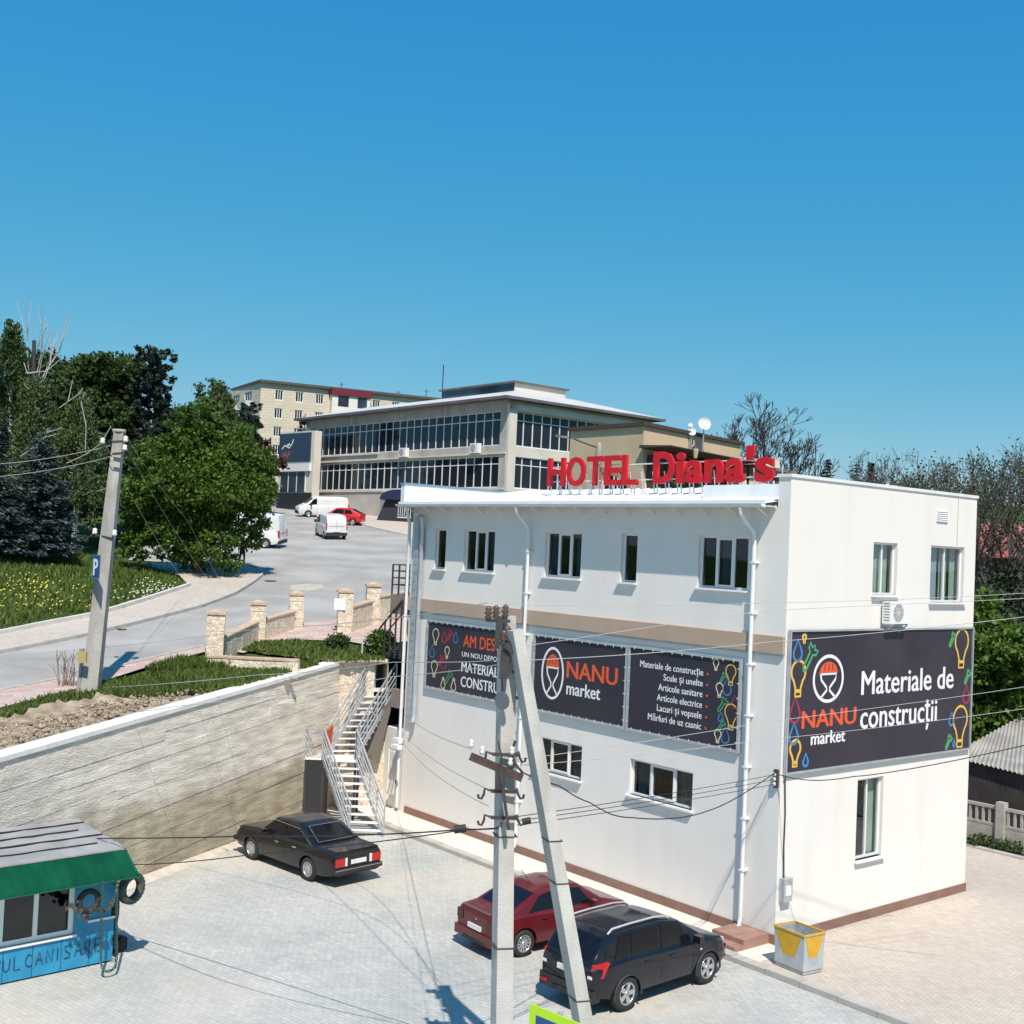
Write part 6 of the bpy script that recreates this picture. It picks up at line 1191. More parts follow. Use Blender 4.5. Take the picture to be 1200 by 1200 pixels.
lp = thing('street_lamp', 'slim concrete lamp post with a bent arm behind the hotel roof, left of the H', 'street lamp'); P = aty(697, 600, 56); q = MB(); q.tube([(P.x-.1, P.y, 5.8), (P.x, P.y, 13.1), (P.x+.02, P.y, 14.3)], [.2, .15, .12], 8); q.build('pole', CONC_OLD, lp); q = MB(); tp = aty(702, 525, 56); q.tube([tp, aty(690, 521, 56), aty(672, 514, 56)], .04, 5); q.build('arm', DMETAL, lp); q = MB(); a = aty(661, 511, 56); q.hexa([a+Vector((-.45, -.1, -.05)), a+Vector((.25, -.1, -.12)), a+Vector((.25, .1, -.12)), a+Vector((-.45, .1, -.05))], [a+Vector((-.4, -.08, .06)), a+Vector((.25, -.06, .0)), a+Vector((.25, .06, .0)), a+Vector((-.4, .08, .06))]); q.build('lamp_head', DMETAL, lp); MB().lathe([(.0, .3), (.09, .2), (.14, .0), (.16, -.4), (.12, -.8)], 8, T(tp.x, tp.y, tp.z)).build('transformer_cap', CONC_OLD, lp)
# ------------------------------------------------------------------ right side: shed, fence, red-roofed house
sh = thing('shed', 'low shed with a corrugated grey roof behind the concrete fence', 'shed')
def shedpts(px, py, Y): return aty(px, py, Y)
e0 = aty(1120, 888, 44.5); e1 = aty(1290, 930, 40.0); r0 = aty(1205, 834, 49.5); r1 = aty(1330, 845, 45)
q = MB(); n = 60; vs = []
t0 = e0; t1 = aty(1137, 872, 45.5)
for i in range(n+1):
    t = i/n; b = e0+(e1-e0)*t; tpt = (t1+(r0-t1)*min(1, t/.5)) if t < .5 else r0+(r1-r0)*((t-.5)/.5); o = Vector((0, 0, .035*math.sin(i*math.pi/1.0+math.pi/2))); vs += [b+o, tpt+o]
q.add(vs, [(2*i, 2*i+2, 2*i+3, 2*i+1) for i in range(n)]); q.build('roof', mat('asbestos_roof', (.30, .28, .26), .85, (.42, .40, .37), 1.2, bump=.3), sh)
q = MB(); zE = min(e0.z, e1.z); q.add([(e0.x-.1, e0.y+.4, 0), (e1.x, e1.y+.4, 0), (e1.x, e1.y+.4, e1.z-.05), (e0.x-.1, e0.y+.4, e0.z-.05)], [(0, 1, 2, 3)]); q.build('wall', mat('shed_dark', (.035, .03, .032), .85, (.06, .05, .05), 2.), sh)
s2 = thing('shed', 'second outbuilding with a flat pale roof edge further back', 'shed'); q = MB(); a = aty(1128, 826, 55); b = aty(1200, 823, 50); q.hexa([a, b, b+Vector((2, 3, 0)), a+Vector((2, 3, 0))], [a+Vector((0, 0, .12)), b+Vector((0, 0, .12)), b+Vector((2, 3, .12)), a+Vector((2, 3, .12))]); q.build('roof', mat('asbestos_roof', (.3, .28, .26)), s2); q = MB(); q.hexa([(a.x+.3, a.y+.5, 0), (b.x, b.y+.5, 0), (b.x+2, b.y+3, 0), (a.x+2, a.y+3, 0)], [(a.x+.3, a.y+.5, a.z), (b.x, b.y+.5, b.z), (b.x+2, b.y+3, b.z), (a.x+2, a.y+3, a.z)]); q.build('wall', mat('shed_blue', (.10, .11, .13), .8, (.16, .17, .2), 1.), s2)
s3 = thing('shed', 'rusty ribbed lean-to roof at the right edge, topmost of the outbuildings', 'shed'); a = aty(1172, 818, 57); b = aty(1260, 800, 54); q = MB(); vs = []
for i in range(25): t = i/24; p = a+(b-a)*t; o = Vector((0, 0, .05*(i % 2))); vs += [p+o, p+Vector((.6, 2.6, 1.0))+o]
q.add(vs, [(2*i, 2*i+2, 2*i+3, 2*i+1) for i in range(24)]); q.build('roof', mat('rust_sheet', (.16, .11, .09), .85, (.30, .24, .2), 2.), s3); MB().hexa([(a.x, a.y+.1, 0), (b.x, b.y+.1, 0), (b.x+.6, b.y+2.6, 0), (a.x+.6, a.y+2.6, 0)], [(a.x, a.y+.1, a.z-.05), (b.x, b.y+.1, b.z-.05), (b.x+.6, b.y+2.6, b.z+.9), (a.x+.6, a.y+2.6, a.z+.9)]).build('wall', mat('shed_dark', (.035, .03, .032)), s3)
fn = thing('concrete_fence', 'precast concrete fence with slotted top panels along the yard edge', 'fence'); FCN = mat('fence_concrete', (.36, .34, .31), .9, (.46, .44, .40), 2., bump=.3)
FM = Matrix(((-D1.x, 0, -D2.x, 0), (-D1.y, 0, -D2.y, 0), (0, 1, 0, 0), (0, 0, 0, 1)))
fo = hp(15.2, 14, 0); FM[0][3] = fo.x; FM[1][3] = fo.y; sp_ = 2.35
pm_ = MB().box(-.15, .15, 0, 1.62, -.14, .14).mesh('post', FCN); q = MB(); q.box(.15, sp_-.15, .05, .78, -.05, .05); q.box(.15, sp_-.15, 1.36, 1.46, -.06, .06); q.box(.15, sp_-.15, .78, .86, -.06, .06)
for k in range(9): q.box(.2+k*.24, .28+k*.24, .86, 1.36, -.035, .035)
fpm = q.mesh('fence_panel', FCN)
for i in range(12): link('post', pm_, fn, FM @ T(i*sp_, 0, 0)); link('fence_panel', fpm, fn, FM @ T(i*sp_, 0, 0))
rh = thing('red_roofed_house', 'house with a faded red tile roof behind the trees on the right', 'house'); a = aty(1120, 605, 72); RM = face_frame((a.x, a.y), (1, -.12)); zr = 9.6+(665-622)/F*72
MB(RM).box(0, 14, 0, zr-1.4, -7, 0).build('wall', mat('house_dark', (.10, .085, .08), .9), rh)
q = MB(RM); q.add([(-.5, zr-1.5, .6), (9.2, zr-1.5, .6), (8.2, zr+.75, -3.5), (.5, zr+.75, -3.5), (9.2, zr-1.5, -7.5), (-.5, zr-1.5, -7.5)], [(0, 1, 2, 3), (1, 4, 2), (4, 5, 3, 2), (5, 0, 3)]); q.build('roof', mat('roof_red_tile', (.26, .06, .055), .85, (.36, .14, .12), 1.5, bump=.3), rh)
MB(RM).add([(9.2, zr-1.4, .65), (9.5, zr-1.4, .65), (8.5, zr+.85, -3.5), (8.2, zr+.85, -3.5)], [(0, 1, 2, 3)]).build('verge', PVC, rh)
# ------------------------------------------------------------------ vegetation
def leaf_mesh(name, m, blobs, n, size, seed, cl=.34, flat=.0, shell=.5, per=34):
    rg = np.random.default_rng(seed); B = np.array(blobs, float); vol = B[:, 3]*B[:, 4]*B[:, 5]; K = max(4, n//per); bi = rg.choice(len(B), K, p=vol**.8/np.sum(vol**.8))
    d = rg.normal(size=(K, 3)); d /= np.linalg.norm(d, axis=1)[:, None]; rad = shell+(1-shell)*rg.random(K)**.7; C = B[bi, :3]+d*rad[:, None]*B[bi, 3:6]
    li = rg.integers(0, K, n); s = B[bi][li][:, 3:6].mean(1)*cl; Pn = C[li]+rg.normal(size=(n, 3))*s[:, None]*np.array([.5, .5, .36])
    a = rg.normal(size=(n, 3)); a[:, 2] *= (1-flat); a /= np.linalg.norm(a, axis=1)[:, None]; b = np.cross(a, rg.normal(size=(n, 3))); b /= np.linalg.norm(b, axis=1)[:, None]; sz = size*(.6+.8*rg.random(n))[:, None]
    a = a*sz; b = b*sz*.6; V = np.stack([Pn-a, Pn+b, Pn+a, Pn-b], 1).reshape(-1, 3); return npmesh(name, V, np.arange(4*n).reshape(-1, 4), m)
def tree(name, label, base, blobs, n, size, lm, bark=BARK, tr=.22, seed=1, group=None, cl=.34, per=34, limbs=True, shell=.5):
    t = thing(name, label, 'tree', loc=base, group=group); H_ = max(b[2] for b in blobs); rg = random.Random(seed); segs = []
    p = Vector((0, 0, -.3)); r = tr; k = 5
    for i in range(k):
        q_ = Vector((rg.uniform(-.12, .12)*i*.5, rg.uniform(-.12, .12)*i*.5, H_*.8*(i+1)/k)); segs.append((p, q_, r, r*.8)); r *= .8; p = q_
    if limbs:
        for b in blobs:
            s0 = Vector((0, 0, min(b[2]*.55, H_*.7))); e_ = Vector(b[:3]); mid = (s0+e_)/2+Vector((0, 0, -.2)); segs += [(s0, mid, tr*.45, tr*.3), (mid, e_, tr*.3, tr*.12)]
            for _ in range(3): f2 = e_+Vector([rg.uniform(-1, 1)*b[3+i] for i in range(3)])*.7; segs.append((e_, f2, tr*.12, tr*.04))
    link('trunk', segs_mesh('trunk', segs, bark, 6), t); link('crown', leaf_mesh('crown', lm, blobs, n, size, seed, cl, per=per, shell=shell), t); return t
def rblobs(seed, R, z0, z1, k, br=.42):
    rg = random.Random(seed); out = [(0, 0, (z0+z1)/2, R*.62, R*.62, (z1-z0)*.36)]
    for i in range(k):
        t = rg.random(); z = z0+(z1-z0)*(.15+.78*t); rr = R*math.sqrt(max(.05, 1-((t-.42)/.62)**2))*.72; a = i*2.4+rg.uniform(-.4, .4); s = R*br*rg.uniform(.7, 1.2); out.append((rr*math.cos(a), rr*math.sin(a), z, s, s, s*.8))
    return out
LG1 = leafmat('leaf_bright', (.035, .08, .010), (.14, .235, .035), .5); LG2 = leafmat('leaf_mid', (.028, .055, .014), (.085, .135, .035), .4); LG3 = leafmat('leaf_dark', (.018, .032, .015), (.05, .075, .03), .5, .25)
LG4 = leafmat('leaf_pale', (.06, .10, .03), (.13, .18, .06), .5); LSP = leafmat('needle_blue', (.035, .055, .062), (.13, .175, .19), .8, .1); LPN = leafmat('needle_dark', (.010, .020, .016), (.04, .06, .04), .6, .15); LBR = leafmat('leaf_brown', (.05, .035, .018), (.11, .08, .035), .5)
def spot(px, Y, dz=0.):
    p = aty(px, 600, Y); return Vector((p.x, p.y, zg(p.x, p.y)+dz))
def hgt(px, py, Y): return aty(px, py, Y).z
def spruce(label, base, H_, R, m, seed, n=16000, size=.16, z0f=.06, group=None, droop=.25, name='spruce'):
    t = thing(name, label, 'tree', loc=base, group=group); rg = np.random.default_rng(seed); link('trunk', segs_mesh('trunk', [((0, 0, -.3), (0, 0, H_*.97), R*.07, .03)], BARKD, 6), t)
    lv = int(H_/.42); V = []; seg = []
    tot = 0; pts = []
    for i in range(lv):
        f = z0f+(1-z0f)*i/lv; z = f*H_; r = R*(1-f)**.85*(.85+.3*rg.random())+.12; nb = int(7+7*(1-f))
        for k in range(nb):
            a = 2*math.pi*(k/nb)+rg.uniform(-.3, .3); rr = r*rg.uniform(.75, 1.12); m_ = max(3, int(rr/.12)); s = np.linspace(.15, 1, m_)
            X = rr*s*math.cos(a); Y = rr*s*math.sin(a); Z = z-droop*rr*s**1.5+.12*rr*s**4
            pts.append(np.stack([X, Y, Z, np.full(m_, a), .25+.9*s*(1-.3*s)], 1)); seg.append(((0, 0, z), (X[-1], Y[-1], Z[-1]), .03, .01))
    Pn = np.concatenate(pts); k = max(1, int(n/len(Pn))); Pn = np.repeat(Pn, k, 0); m_ = len(Pn); jit = rg.normal(size=(m_, 3))*np.array([.13, .13, .07])*Pn[:, 4:5]*1.3; C = Pn[:, :3]+jit
    an = Pn[:, 3]+rg.normal(0, .6, m_); a = np.stack([np.cos(an), np.sin(an), rg.normal(-.15, .25, m_)], 1); a /= np.linalg.norm(a, axis=1)[:, None]; b = np.cross(a, np.stack([rg.normal(0, .3, m_), rg.normal(0, .3, m_), np.ones(m_)], 1)); b /= np.linalg.norm(b, axis=1)[:, None]
    sz = size*(.6+.7*rg.random(m_))[:, None]; a *= sz; b *= sz*.33; VV = np.stack([C-a, C+b, C+a, C-b], 1).reshape(-1, 3); link('crown', npmesh('crown', VV, np.arange(4*m_).reshape(-1, 4), m), t); return t
def bare_segs(seed, H_, r0, spread=.55, depth=7, kmin=2, up_=.12, lean=(0, 0), shrink=.78):
    rg = random.Random(seed); segs = []
    def rec(p, d, l, r, k):
        steps = 2; q0 = p
        for i in range(steps):
            d = (d+Vector((rg.uniform(-1, 1), rg.uniform(-1, 1), rg.uniform(-.4, .8)*1))*.13).normalized(); q1 = q0+d*l/steps; segs.append((tuple(q0), tuple(q1), r*(1-.15*i), r*(1-.15*(i+1)))); q0 = q1
        if k <= 0: return
        nb = kmin+(1 if rg.random() < .45 else 0)
        for i in range(nb):
            v = Vector((rg.uniform(-1, 1), rg.uniform(-1, 1), rg.uniform(-.4, .6))).normalized(); d2 = (d+v*spread*rg.uniform(.7, 1.4)+Vector((0, 0, up_))).normalized(); rec(q0, d2, l*shrink*rg.uniform(.8, 1.12), max(.012, r*.66), k-1)
    rec(Vector((0, 0, -.2)), Vector((lean[0], lean[1], 1)).normalized(), H_*.27, r0, depth); return segs
def bare(label, base, H_, r0, seed, m=BARKD, leaves=0, lm=None, lsize=.12, depth=7, spread=.55, name='bare_tree', group=None, minr=.012, kmin=2):
    t = thing(name, label, 'tree', loc=base, group=group); s = bare_segs(seed, H_, r0, spread, depth, kmin); zt_ = max(x[1][2] for x in s); k = H_/zt_
    s = [((a[0]*k, a[1]*k, a[2]*k), (b[0]*k, b[1]*k, b[2]*k), max(c, minr), max(d, minr)) for a, b, c, d in s]; link('trunk', segs_mesh('trunk', s, m, 4), t)
    if leaves:
        rg = np.random.default_rng(seed); tips = np.array([x[1] for x in s if x[3] <= r0*.12] or [x[1] for x in s[-200:]]); i = rg.integers(0, len(tips), leaves); C = tips[i]+rg.normal(size=(leaves, 3))*.22
        a = rg.normal(size=(leaves, 3)); a /= np.linalg.norm(a, axis=1)[:, None]; b = np.cross(a, rg.normal(size=(leaves, 3))); b /= np.linalg.norm(b, axis=1)[:, None]; a *= lsize; b *= lsize*.6; link('crown', npmesh('crown', np.stack([C-a, C+b, C+a, C-b], 1).reshape(-1, 3), np.arange(4*leaves).reshape(-1, 4), lm), t)
    return t
# big maple
Ym = 65; bs = spot(236, Ym); hm = hgt(232, 472, Ym)-bs.z; hb = hgt(232, 680, Ym)-bs.z
mb_ = [(0, 0, hm*.55, 3.0, 3.0, hm*.30)]
for x, z, s in ((-.2, .90, 1.15), (-1.2, .82, 1.2), (1.1, .82, 1.3), (-2.3, .66, 1.35), (2.3, .68, 1.4), (-2.9, .46, 1.4), (3.0, .48, 1.35), (-3.0, .28, 1.3), (2.5, .28, 1.3), (-1.5, .2, 1.4), (1.2, .18, 1.4), (0, .35, 1.8), (-1.2, .5, 1.6), (1.3, .5, 1.6), (.3, .7, 1.6), (-3.3, .14, 1.0), (3.2, .62, .9), (2.0, .09, .9), (-.3, .12, 1.2)):
    mb_.append((x, random.uniform(-2, .6), hm*z, s, s, s*.85))
tree('maple_tree', 'broad bright green maple at the pavement corner', bs, mb_, 64000, .10, LG1, BARK, .24, 5, per=46, cl=.27, shell=.35)
# blue spruces
s_ = spot(45, 62); spruce('full blue spruce on the grass bank behind the leaning pole', s_, hgt(45, 508, 62)-s_.z, 2.6, LSP, 3, n=30000, size=.15, z0f=.10)
s_ = spot(-16, 60); spruce('blue spruce cut by the left edge of the photo', s_, hgt(0, 500, 60)-s_.z+.5, 2.4, LSP, 4, n=26000, size=.15, z0f=.10)
# background left
for i, (px, Yt, pyt, R, m, n, lab, kind) in enumerate([
    (108, 84, 396, 3.6, LG2, 17000, 'tall dark deciduous tree behind the leaning pole', 'deciduous_tree'), (132, 86, 388, 1.9, LG2, 9000, 'narrow crown peaking above the dark trees left of the pine', 'deciduous_tree'),
    (68, 82, 412, 3.2, LG2, 13000, 'round dark tree between the birch and the tall deciduous tree', 'deciduous_tree'), (22, 90, 400, 3.6, LG2, 14000, 'dark tree behind the weeping birch', 'deciduous_tree'),
    (60, 76, 500, 3.8, LG3, 12000, 'shadowy tree directly above the blue spruce', 'deciduous_tree'), (125, 78, 490, 3.6, LG3, 12000, 'shadowy tree behind the leaning pole top', 'deciduous_tree'), (10, 78, 450, 3.4, LG2, 10000, 'tree low behind the birch trunk at the left edge', 'deciduous_tree'),
    (208, 135, 452, 4.2, LG4, 8000, 'pale green tree on the skyline right of the pine', 'deciduous_tree'), (236, 140, 444, 4.0, LG4, 8000, 'highest pale green treetop beside the apartment block', 'deciduous_tree'), (258, 138, 455, 3.2, LG4, 7000, 'pale green tree touching the apartment block', 'deciduous_tree'),
    (195, 100, 470, 3.6, LG2, 8000, 'mid green tree right of the dark pine', 'deciduous_tree'), (250, 100, 480, 3.0, LBR, 7000, 'brownish budding tree above the maple', 'deciduous_tree'), (222, 105, 475, 3.4, LG2, 7000, 'green tree just above the maple crown', 'deciduous_tree'),
    (290, 110, 510, 2.6, LBR, 6000, 'reddish brown budding tree right of the maple', 'deciduous_tree'), (165, 84, 520, 3.4, LG3, 9000, 'dark undergrowth tree below the pine', 'deciduous_tree'),
    (300, 128, 555, 2.4, LG2, 4000, 'small green tree by the shop entrance', 'deciduous_tree')]):
    b_ = spot(px, Yt); H_ = hgt(px, pyt, Yt)-b_.z; tree(kind, lab, b_, rblobs(i+20, R, H_*.22, H_*1.0-R*.25, 9 if R > 2 else 6), n, .17 if Yt < 95 else .22, m, BARKD, .2, i+30, cl=.36)
# weeping birch with white trunks
def birch(label, px, Y, pyt, R, seed, n=16000):
    b = spot(px, Y); H_ = hgt(px, pyt, Y)-b.z; t = thing('birch_tree', label, 'tree', loc=b); rg = np.random.default_rng(seed); sg_ = [((0, 0, -.3), (.1, 0, H_*.5), .16, .11), ((.1, 0, H_*.5), (-.1, .1, H_*.96), .11, .03)]
    C = []
    for i in range(90):
        z = H_*rg.uniform(.35, .99); a = rg.uniform(0, 6.28); rr = R*rg.uniform(.2, 1.)*(1.15-z/H_)*1.5; e_ = (rr*math.cos(a), rr*math.sin(a), z+.1); sg_.append(((0, 0, z-.5), e_, .025, .012)); L_ = rg.uniform(.8, 2.4); k = int(n/90); s = rg.random(k)
        C.append(np.stack([e_[0]+rg.normal(0, .14, k), e_[1]+rg.normal(0, .14, k), e_[2]-s*L_], 1))
    C = np.concatenate(C); m = len(C); a = rg.normal(size=(m, 3)); a[:, 2] = -abs(a[:, 2])-1; a /= np.linalg.norm(a, axis=1)[:, None]; b2 = np.cross(a, rg.normal(size=(m, 3))); b2 /= np.linalg.norm(b2, axis=1)[:, None]; a *= .10; b2 *= .05
    link('trunk', segs_mesh('trunk', sg_, BIRCH, 6), t); link('crown', npmesh('crown', np.stack([C-a, C+b2, C+a, C-b2], 1).reshape(-1, 3), np.arange(4*m).reshape(-1, 4), LG2 if seed % 2 else LG4), t)
birch('weeping birch with a white trunk at the left edge', 4, 70, 372, 1.9, 3, 13000); birch('smaller weeping birch in front of the dark trees, left', 34, 68, 440, 2.4, 4, 11000); birch('green hanging birch below the dead white branches', 88, 70, 455, 2.2, 6, 12000); birch('tall birch whose tip only reaches in at the left edge', -26, 66, 335, 1.3, 5, 6000)
dt = spot(30, 76); bare('dead tree with bleached white branches above the birch', dt, hgt(30, 350, 76)-dt.z, .09, 12, mat('bleached_wood', (.36, .35, .34), .8, (.5, .49, .48), 4.), depth=3, spread=.30, name='dead_tree', minr=.014, kmin=2)
dt = spot(100, 60); q = thing('dead_tree', 'fallen pale dead branch beside the leaning pole top', 'tree', loc=(0, 0, 0)); S_ = []
for pts in ([(78, 543), (100, 533), (118, 520), (130, 500)], [(24, 535), (45, 520), (55, 510)], [(30, 437), (55, 435), (72, 420)], [(70, 478), (92, 462), (97, 455)], [(100, 527), (101, 500), (95, 470)], [(80, 470), (85, 445)], [(28, 425), (32, 438), (45, 436)]):
    V_ = [aty(x, y, 64) for x, y in pts]; S_ += [(tuple(a), tuple(b), .028, .02) for a, b in zip(V_, V_[1:])]
link('branch', segs_mesh('branch', S_, MATS['bleached_wood'], 5), q)
MB().tube([aty(39, 470, 75), aty(40, 399, 75)], .13, 8).build('chimney_pipe', DMETAL); tag(bpy.data.objects['chimney_pipe'], 'dark chimney pipe rising behind the dead white tree', 'chimney')
# dark pine
def pine(label, px, Y, pyt, R, seed, m=LPN, n=22000, size=.13, name='pine_tree', lv=12):
    b = spot(px, Y); H_ = hgt(px, pyt, Y)-b.z; t = thing(name, label, 'tree', loc=b); rg = random.Random(seed); bl = []; sg_ = [((0, 0, -.3), (0, 0, H_*.96), .2, .05)]
    for i in range(lv):
        f = .25+.75*i/lv; k = 6 if f < .85 else 4
        for j in range(k):
            a = 6.28*j/k+rg.uniform(-.4, .4); r = R*(1.12-f)**.6*rg.uniform(.55, 1.15); e_ = (r*math.cos(a), r*math.sin(a), H_*f+.35*r); bl.append((e_[0], e_[1], e_[2]+.15, .26, .26, .55)); sg_.append(((0, 0, H_*f-.2), e_, .05, .02)); bl.append((e_[0]*.6, e_[1]*.6, e_[2]-.25, .45, .45, .35))
    bl.append((0, 0, H_-.3, .25, .25, .5)); link('trunk', segs_mesh('trunk', sg_, BARKD, 5), t); link('crown', leaf_mesh('crown', m, bl, n, size, seed, cl=.6, shell=.1, per=40), t)
pine('dark pine with upright twigs on the left skyline', 168, 84, 405, 3.2, 2); pine('dark pine between the maple and the apartment block', 289, 118, 470, 2.4, 3, n=9000, lv=9); pine('small dark conifer above the shop entrance roof', 352, 132, 480, 1.4, 4, n=3500, lv=6)
# right side
p_ = lambda px, Y, z=0.: Vector((aty(px, 600, Y).x, Y, z))
bt = p_(893, 78, 6); bare('large leafless tree above the apostrophe of the roof sign', bt, hgt(895, 456, 78)-6, .28, 51, depth=8, spread=.6, minr=.018); 
for px, Y, pyt, sd, lab in ((925, 82, 512, 5, 'lower leafless tree right of the large bare tree'),): b_ = p_(px, Y, 6); bare(lab, b_, hgt(px, pyt, Y)-6, .18, sd, depth=6, spread=.6, minr=.022)
for i, (px, Y, pyt, R, lab) in enumerate(((968, 120, 536, 2.6, 'dark conifer above the hotel roof, left one'), (1002, 118, 542, 3.0, 'conifer above the hotel roof, middle one'), (1019, 119, 541, 2.2, 'conifer above the hotel roof, right one'))):
    b_ = p_(px, Y, 4); spruce(lab, b_, hgt(px, pyt, Y)-4, R, LPN, 40+i, n=6000, size=.35, z0f=.3)
for i, (px, Y, pyt, R, m, n, lab) in enumerate(((1052, 90, 556, 4.0, LG2, 5000, 'low green treetop over the end wall parapet'), (1100, 86, 560, 4.0, LG3, 5000, 'dark treetop behind the right end of the parapet'), (985, 130, 556, 5, LG2, 5000, 'faint treeline bump behind the conifers'), (1040, 125, 556, 5, LG3, 5000, 'dark treeline bump right of the conifers'),
    (1165, 50, 680, 2.6, LG1, 16000, 'green leafy bush tree right of the hotel wall'), (1140, 53, 660, 2.2, LG2, 9000, 'green shrub tree touching the hotel corner'), (1195, 52, 720, 2.6, LG2, 12000, 'green bush at the right edge above the sheds'), (1165, 60, 640, 3.4, LG3, 12000, 'dark undergrowth behind the green bush tree'), (1215, 60, 640, 3.6, LG3, 9000, 'dark tree mass at the right edge'))):
    b_ = p_(px, Y, 0 if Y < 70 else 4); H_ = hgt(px, pyt, Y)-b_.z; tree('deciduous_tree', lab, b_, rblobs(i+60, R, H_*.1, H_-R*.25, 9), n, .14 if Y < 70 else .26, m, BARKD, .2, i+80, cl=.4)
for i, (px, Y, pyt, lab, lf) in enumerate(((1062, 80, 532, 'sparse budding tree left of the tall bare ones', 900), (1092, 76, 525, 'sparse budding tree over the vent of the end wall', 1200), (1140, 66, 520, 'tall budding tree at the hotel corner', 4200), (1165, 62, 522, 'dark branching tree in front of the red roof', 2600), (1190, 64, 514, 'tall budding tree at the right edge', 3000), (1215, 60, 520, 'branching tree cut by the right edge', 2000))):
    b_ = p_(px, Y, 0); bare(lab, b_, hgt(px, pyt, Y), .22, 50+i, leaves=int(lf*.45), lm=LG2 if i % 2 else LG3, lsize=.10, depth=7, spread=.62, minr=.012, m=mat('bark_grey', (.07, .062, .055), .9, (.13, .115, .10), 4.))
# terrace plants, weeds
for i, (px, py, Y, s, lab) in enumerate(((795, 574, 57, .55, 'spiky green plant on the terrace under the sign'), (768, 576, 57, .35, 'small terrace plant left of the spiky one'), (825, 576, 57, .4, 'small terrace plant right of the spiky one'))):
    t = thing('terrace_plant', lab, 'plant', loc=aty(px, py, Y)); q = MB(); 
    for k in range(26): a = k*2.4; l = s*random.uniform(.7, 1.2); q.add([(0, 0, -.1), (l*.5*math.cos(a)+.04, l*.5*math.sin(a), l*.7), (l*.8*math.cos(a), l*.8*math.sin(a), l*.75), (l*.5*math.cos(a)-.04, l*.5*math.sin(a), l*.62)], [(0, 1, 2, 3)])
    q.build('leaves', LG1, t); MB().lathe([(.0, -.5), (.2, -.5), (.26, -.08), (.0, -.08)], 10).build('pot', STEP, t)
for i, (px, lab) in enumerate(((74, 'dry weed stalks left of the leaning pole foot'), (84, 'tallest dry weed stalks at the leaning pole foot'))):
    b_ = up(px, 806); t = thing('weed', lab, 'plant', loc=b_); S_ = []
    for k in range(14): x = random.uniform(-.4, .4); h_ = random.uniform(.5, 1.2); S_.append(((x*.4, random.uniform(-.1, .1), 0), (x, 0, h_), .012, .006)); S_.append(((x*.8, 0, h_*.7), (x+random.uniform(-.2, .2), 0, h_*.95), .01, .006))
    link('stalks', segs_mesh('stalks', S_, mat('dry_stalk', (.20, .15, .11), .9), 3), t)
for i, (px, py, lab) in enumerate(((1146, 993, 'weed tuft at the foot of the concrete fence'), (1180, 1000, 'leafy weed between fence post and kerb'))):
    b_ = gp(px, py, 0); t = thing('weed', lab, 'plant', loc=b_); link('leaves', leaf_mesh('leaves', LG2, [(0, 0, .2, .6, .5, .25)], 500, .06, i, per=10), t)
b_ = up(395, 762); t = thing('small_shrub', 'dark round shrub in the planter near the gateway', 'plant', loc=b_); link('leaves', leaf_mesh('leaves', LG2, [(0, 0, .3, .45, .45, .3)], 1200, .06, 3, per=12), t)
b_ = up(445, 770); t = thing('small_shrub', 'green shrub at the top of the staircase', 'plant', loc=b_); link('leaves', leaf_mesh('leaves', LG1, [(0, 0, .5, .5, .5, .5)], 1500, .07, 5, per=12), t)
# ------------------------------------------------------------------ person under the maple
pp = up(283, 668)+Vector((0, 0, .1)); pe = thing('person', 'person in dark clothes standing in the shade of the maple', 'person', loc=pp, rot=.4)
J = [(0, 0, .95), (0, 0, 1.15), (0, 0, 1.38), (0, 0, 1.48), (0, 0, 1.58), (0, 0, 1.70), (.17, 0, 1.40), (.22, .02, 1.12), (.21, -.05, .88), (-.17, 0, 1.40), (-.22, .02, 1.12), (-.21, -.05, .88), (.10, 0, .90), (.12, -.02, .48), (.13, 0, .08), (.13, -.14, .04), (-.10, 0, .90), (-.14, .0, .48), (-.16, .02, .08), (-.16, -.12, .04)]
Ed = [(0, 1), (1, 2), (2, 3), (3, 4), (4, 5), (2, 6), (6, 7), (7, 8), (2, 9), (9, 10), (10, 11), (0, 12), (12, 13), (13, 14), (14, 15), (0, 16), (16, 17), (17, 18), (18, 19)]
Rr_ = [.15, .14, .16, .06, .085, .08, .075, .05, .035, .075, .05, .035, .10, .065, .045, .035, .10, .065, .045, .035]
me = bpy.data.meshes.new('p'); me.from_pydata(J, Ed, []); o = bpy.data.objects.new('p', me); COL.objects.link(o); o.modifiers.new('s', 'SKIN')
for v, r in zip(me.skin_vertices[0].data, Rr_): v.radius = (r, r*.8)
me.skin_vertices[0].data[0].use_root = True; ss = o.modifiers.new('u', 'SUBSURF'); ss.levels = 2; ss.render_levels = 2
link('body', ev_mesh(o, 'body', mat('dark_clothes', (.02, .022, .03), .8, (.03, .03, .04), 6.)), pe)
hd = MB(); hd.lathe([(.01, 1.52), (.075, 1.56), (.095, 1.64), (.09, 1.72), (.05, 1.78), (.01, 1.79)], 14); hd.box(-.015, .015, -.115, -.08, 1.62, 1.66); hd.build('face', mat('skin', (.42, .25, .18), .6), pe)
hr = MB(); hr.lathe([(.09, 1.66), (.105, 1.70), (.09, 1.77), (.01, 1.82)], 14, T(0, .015, 0)); hr.build('hair', BLACK, pe)
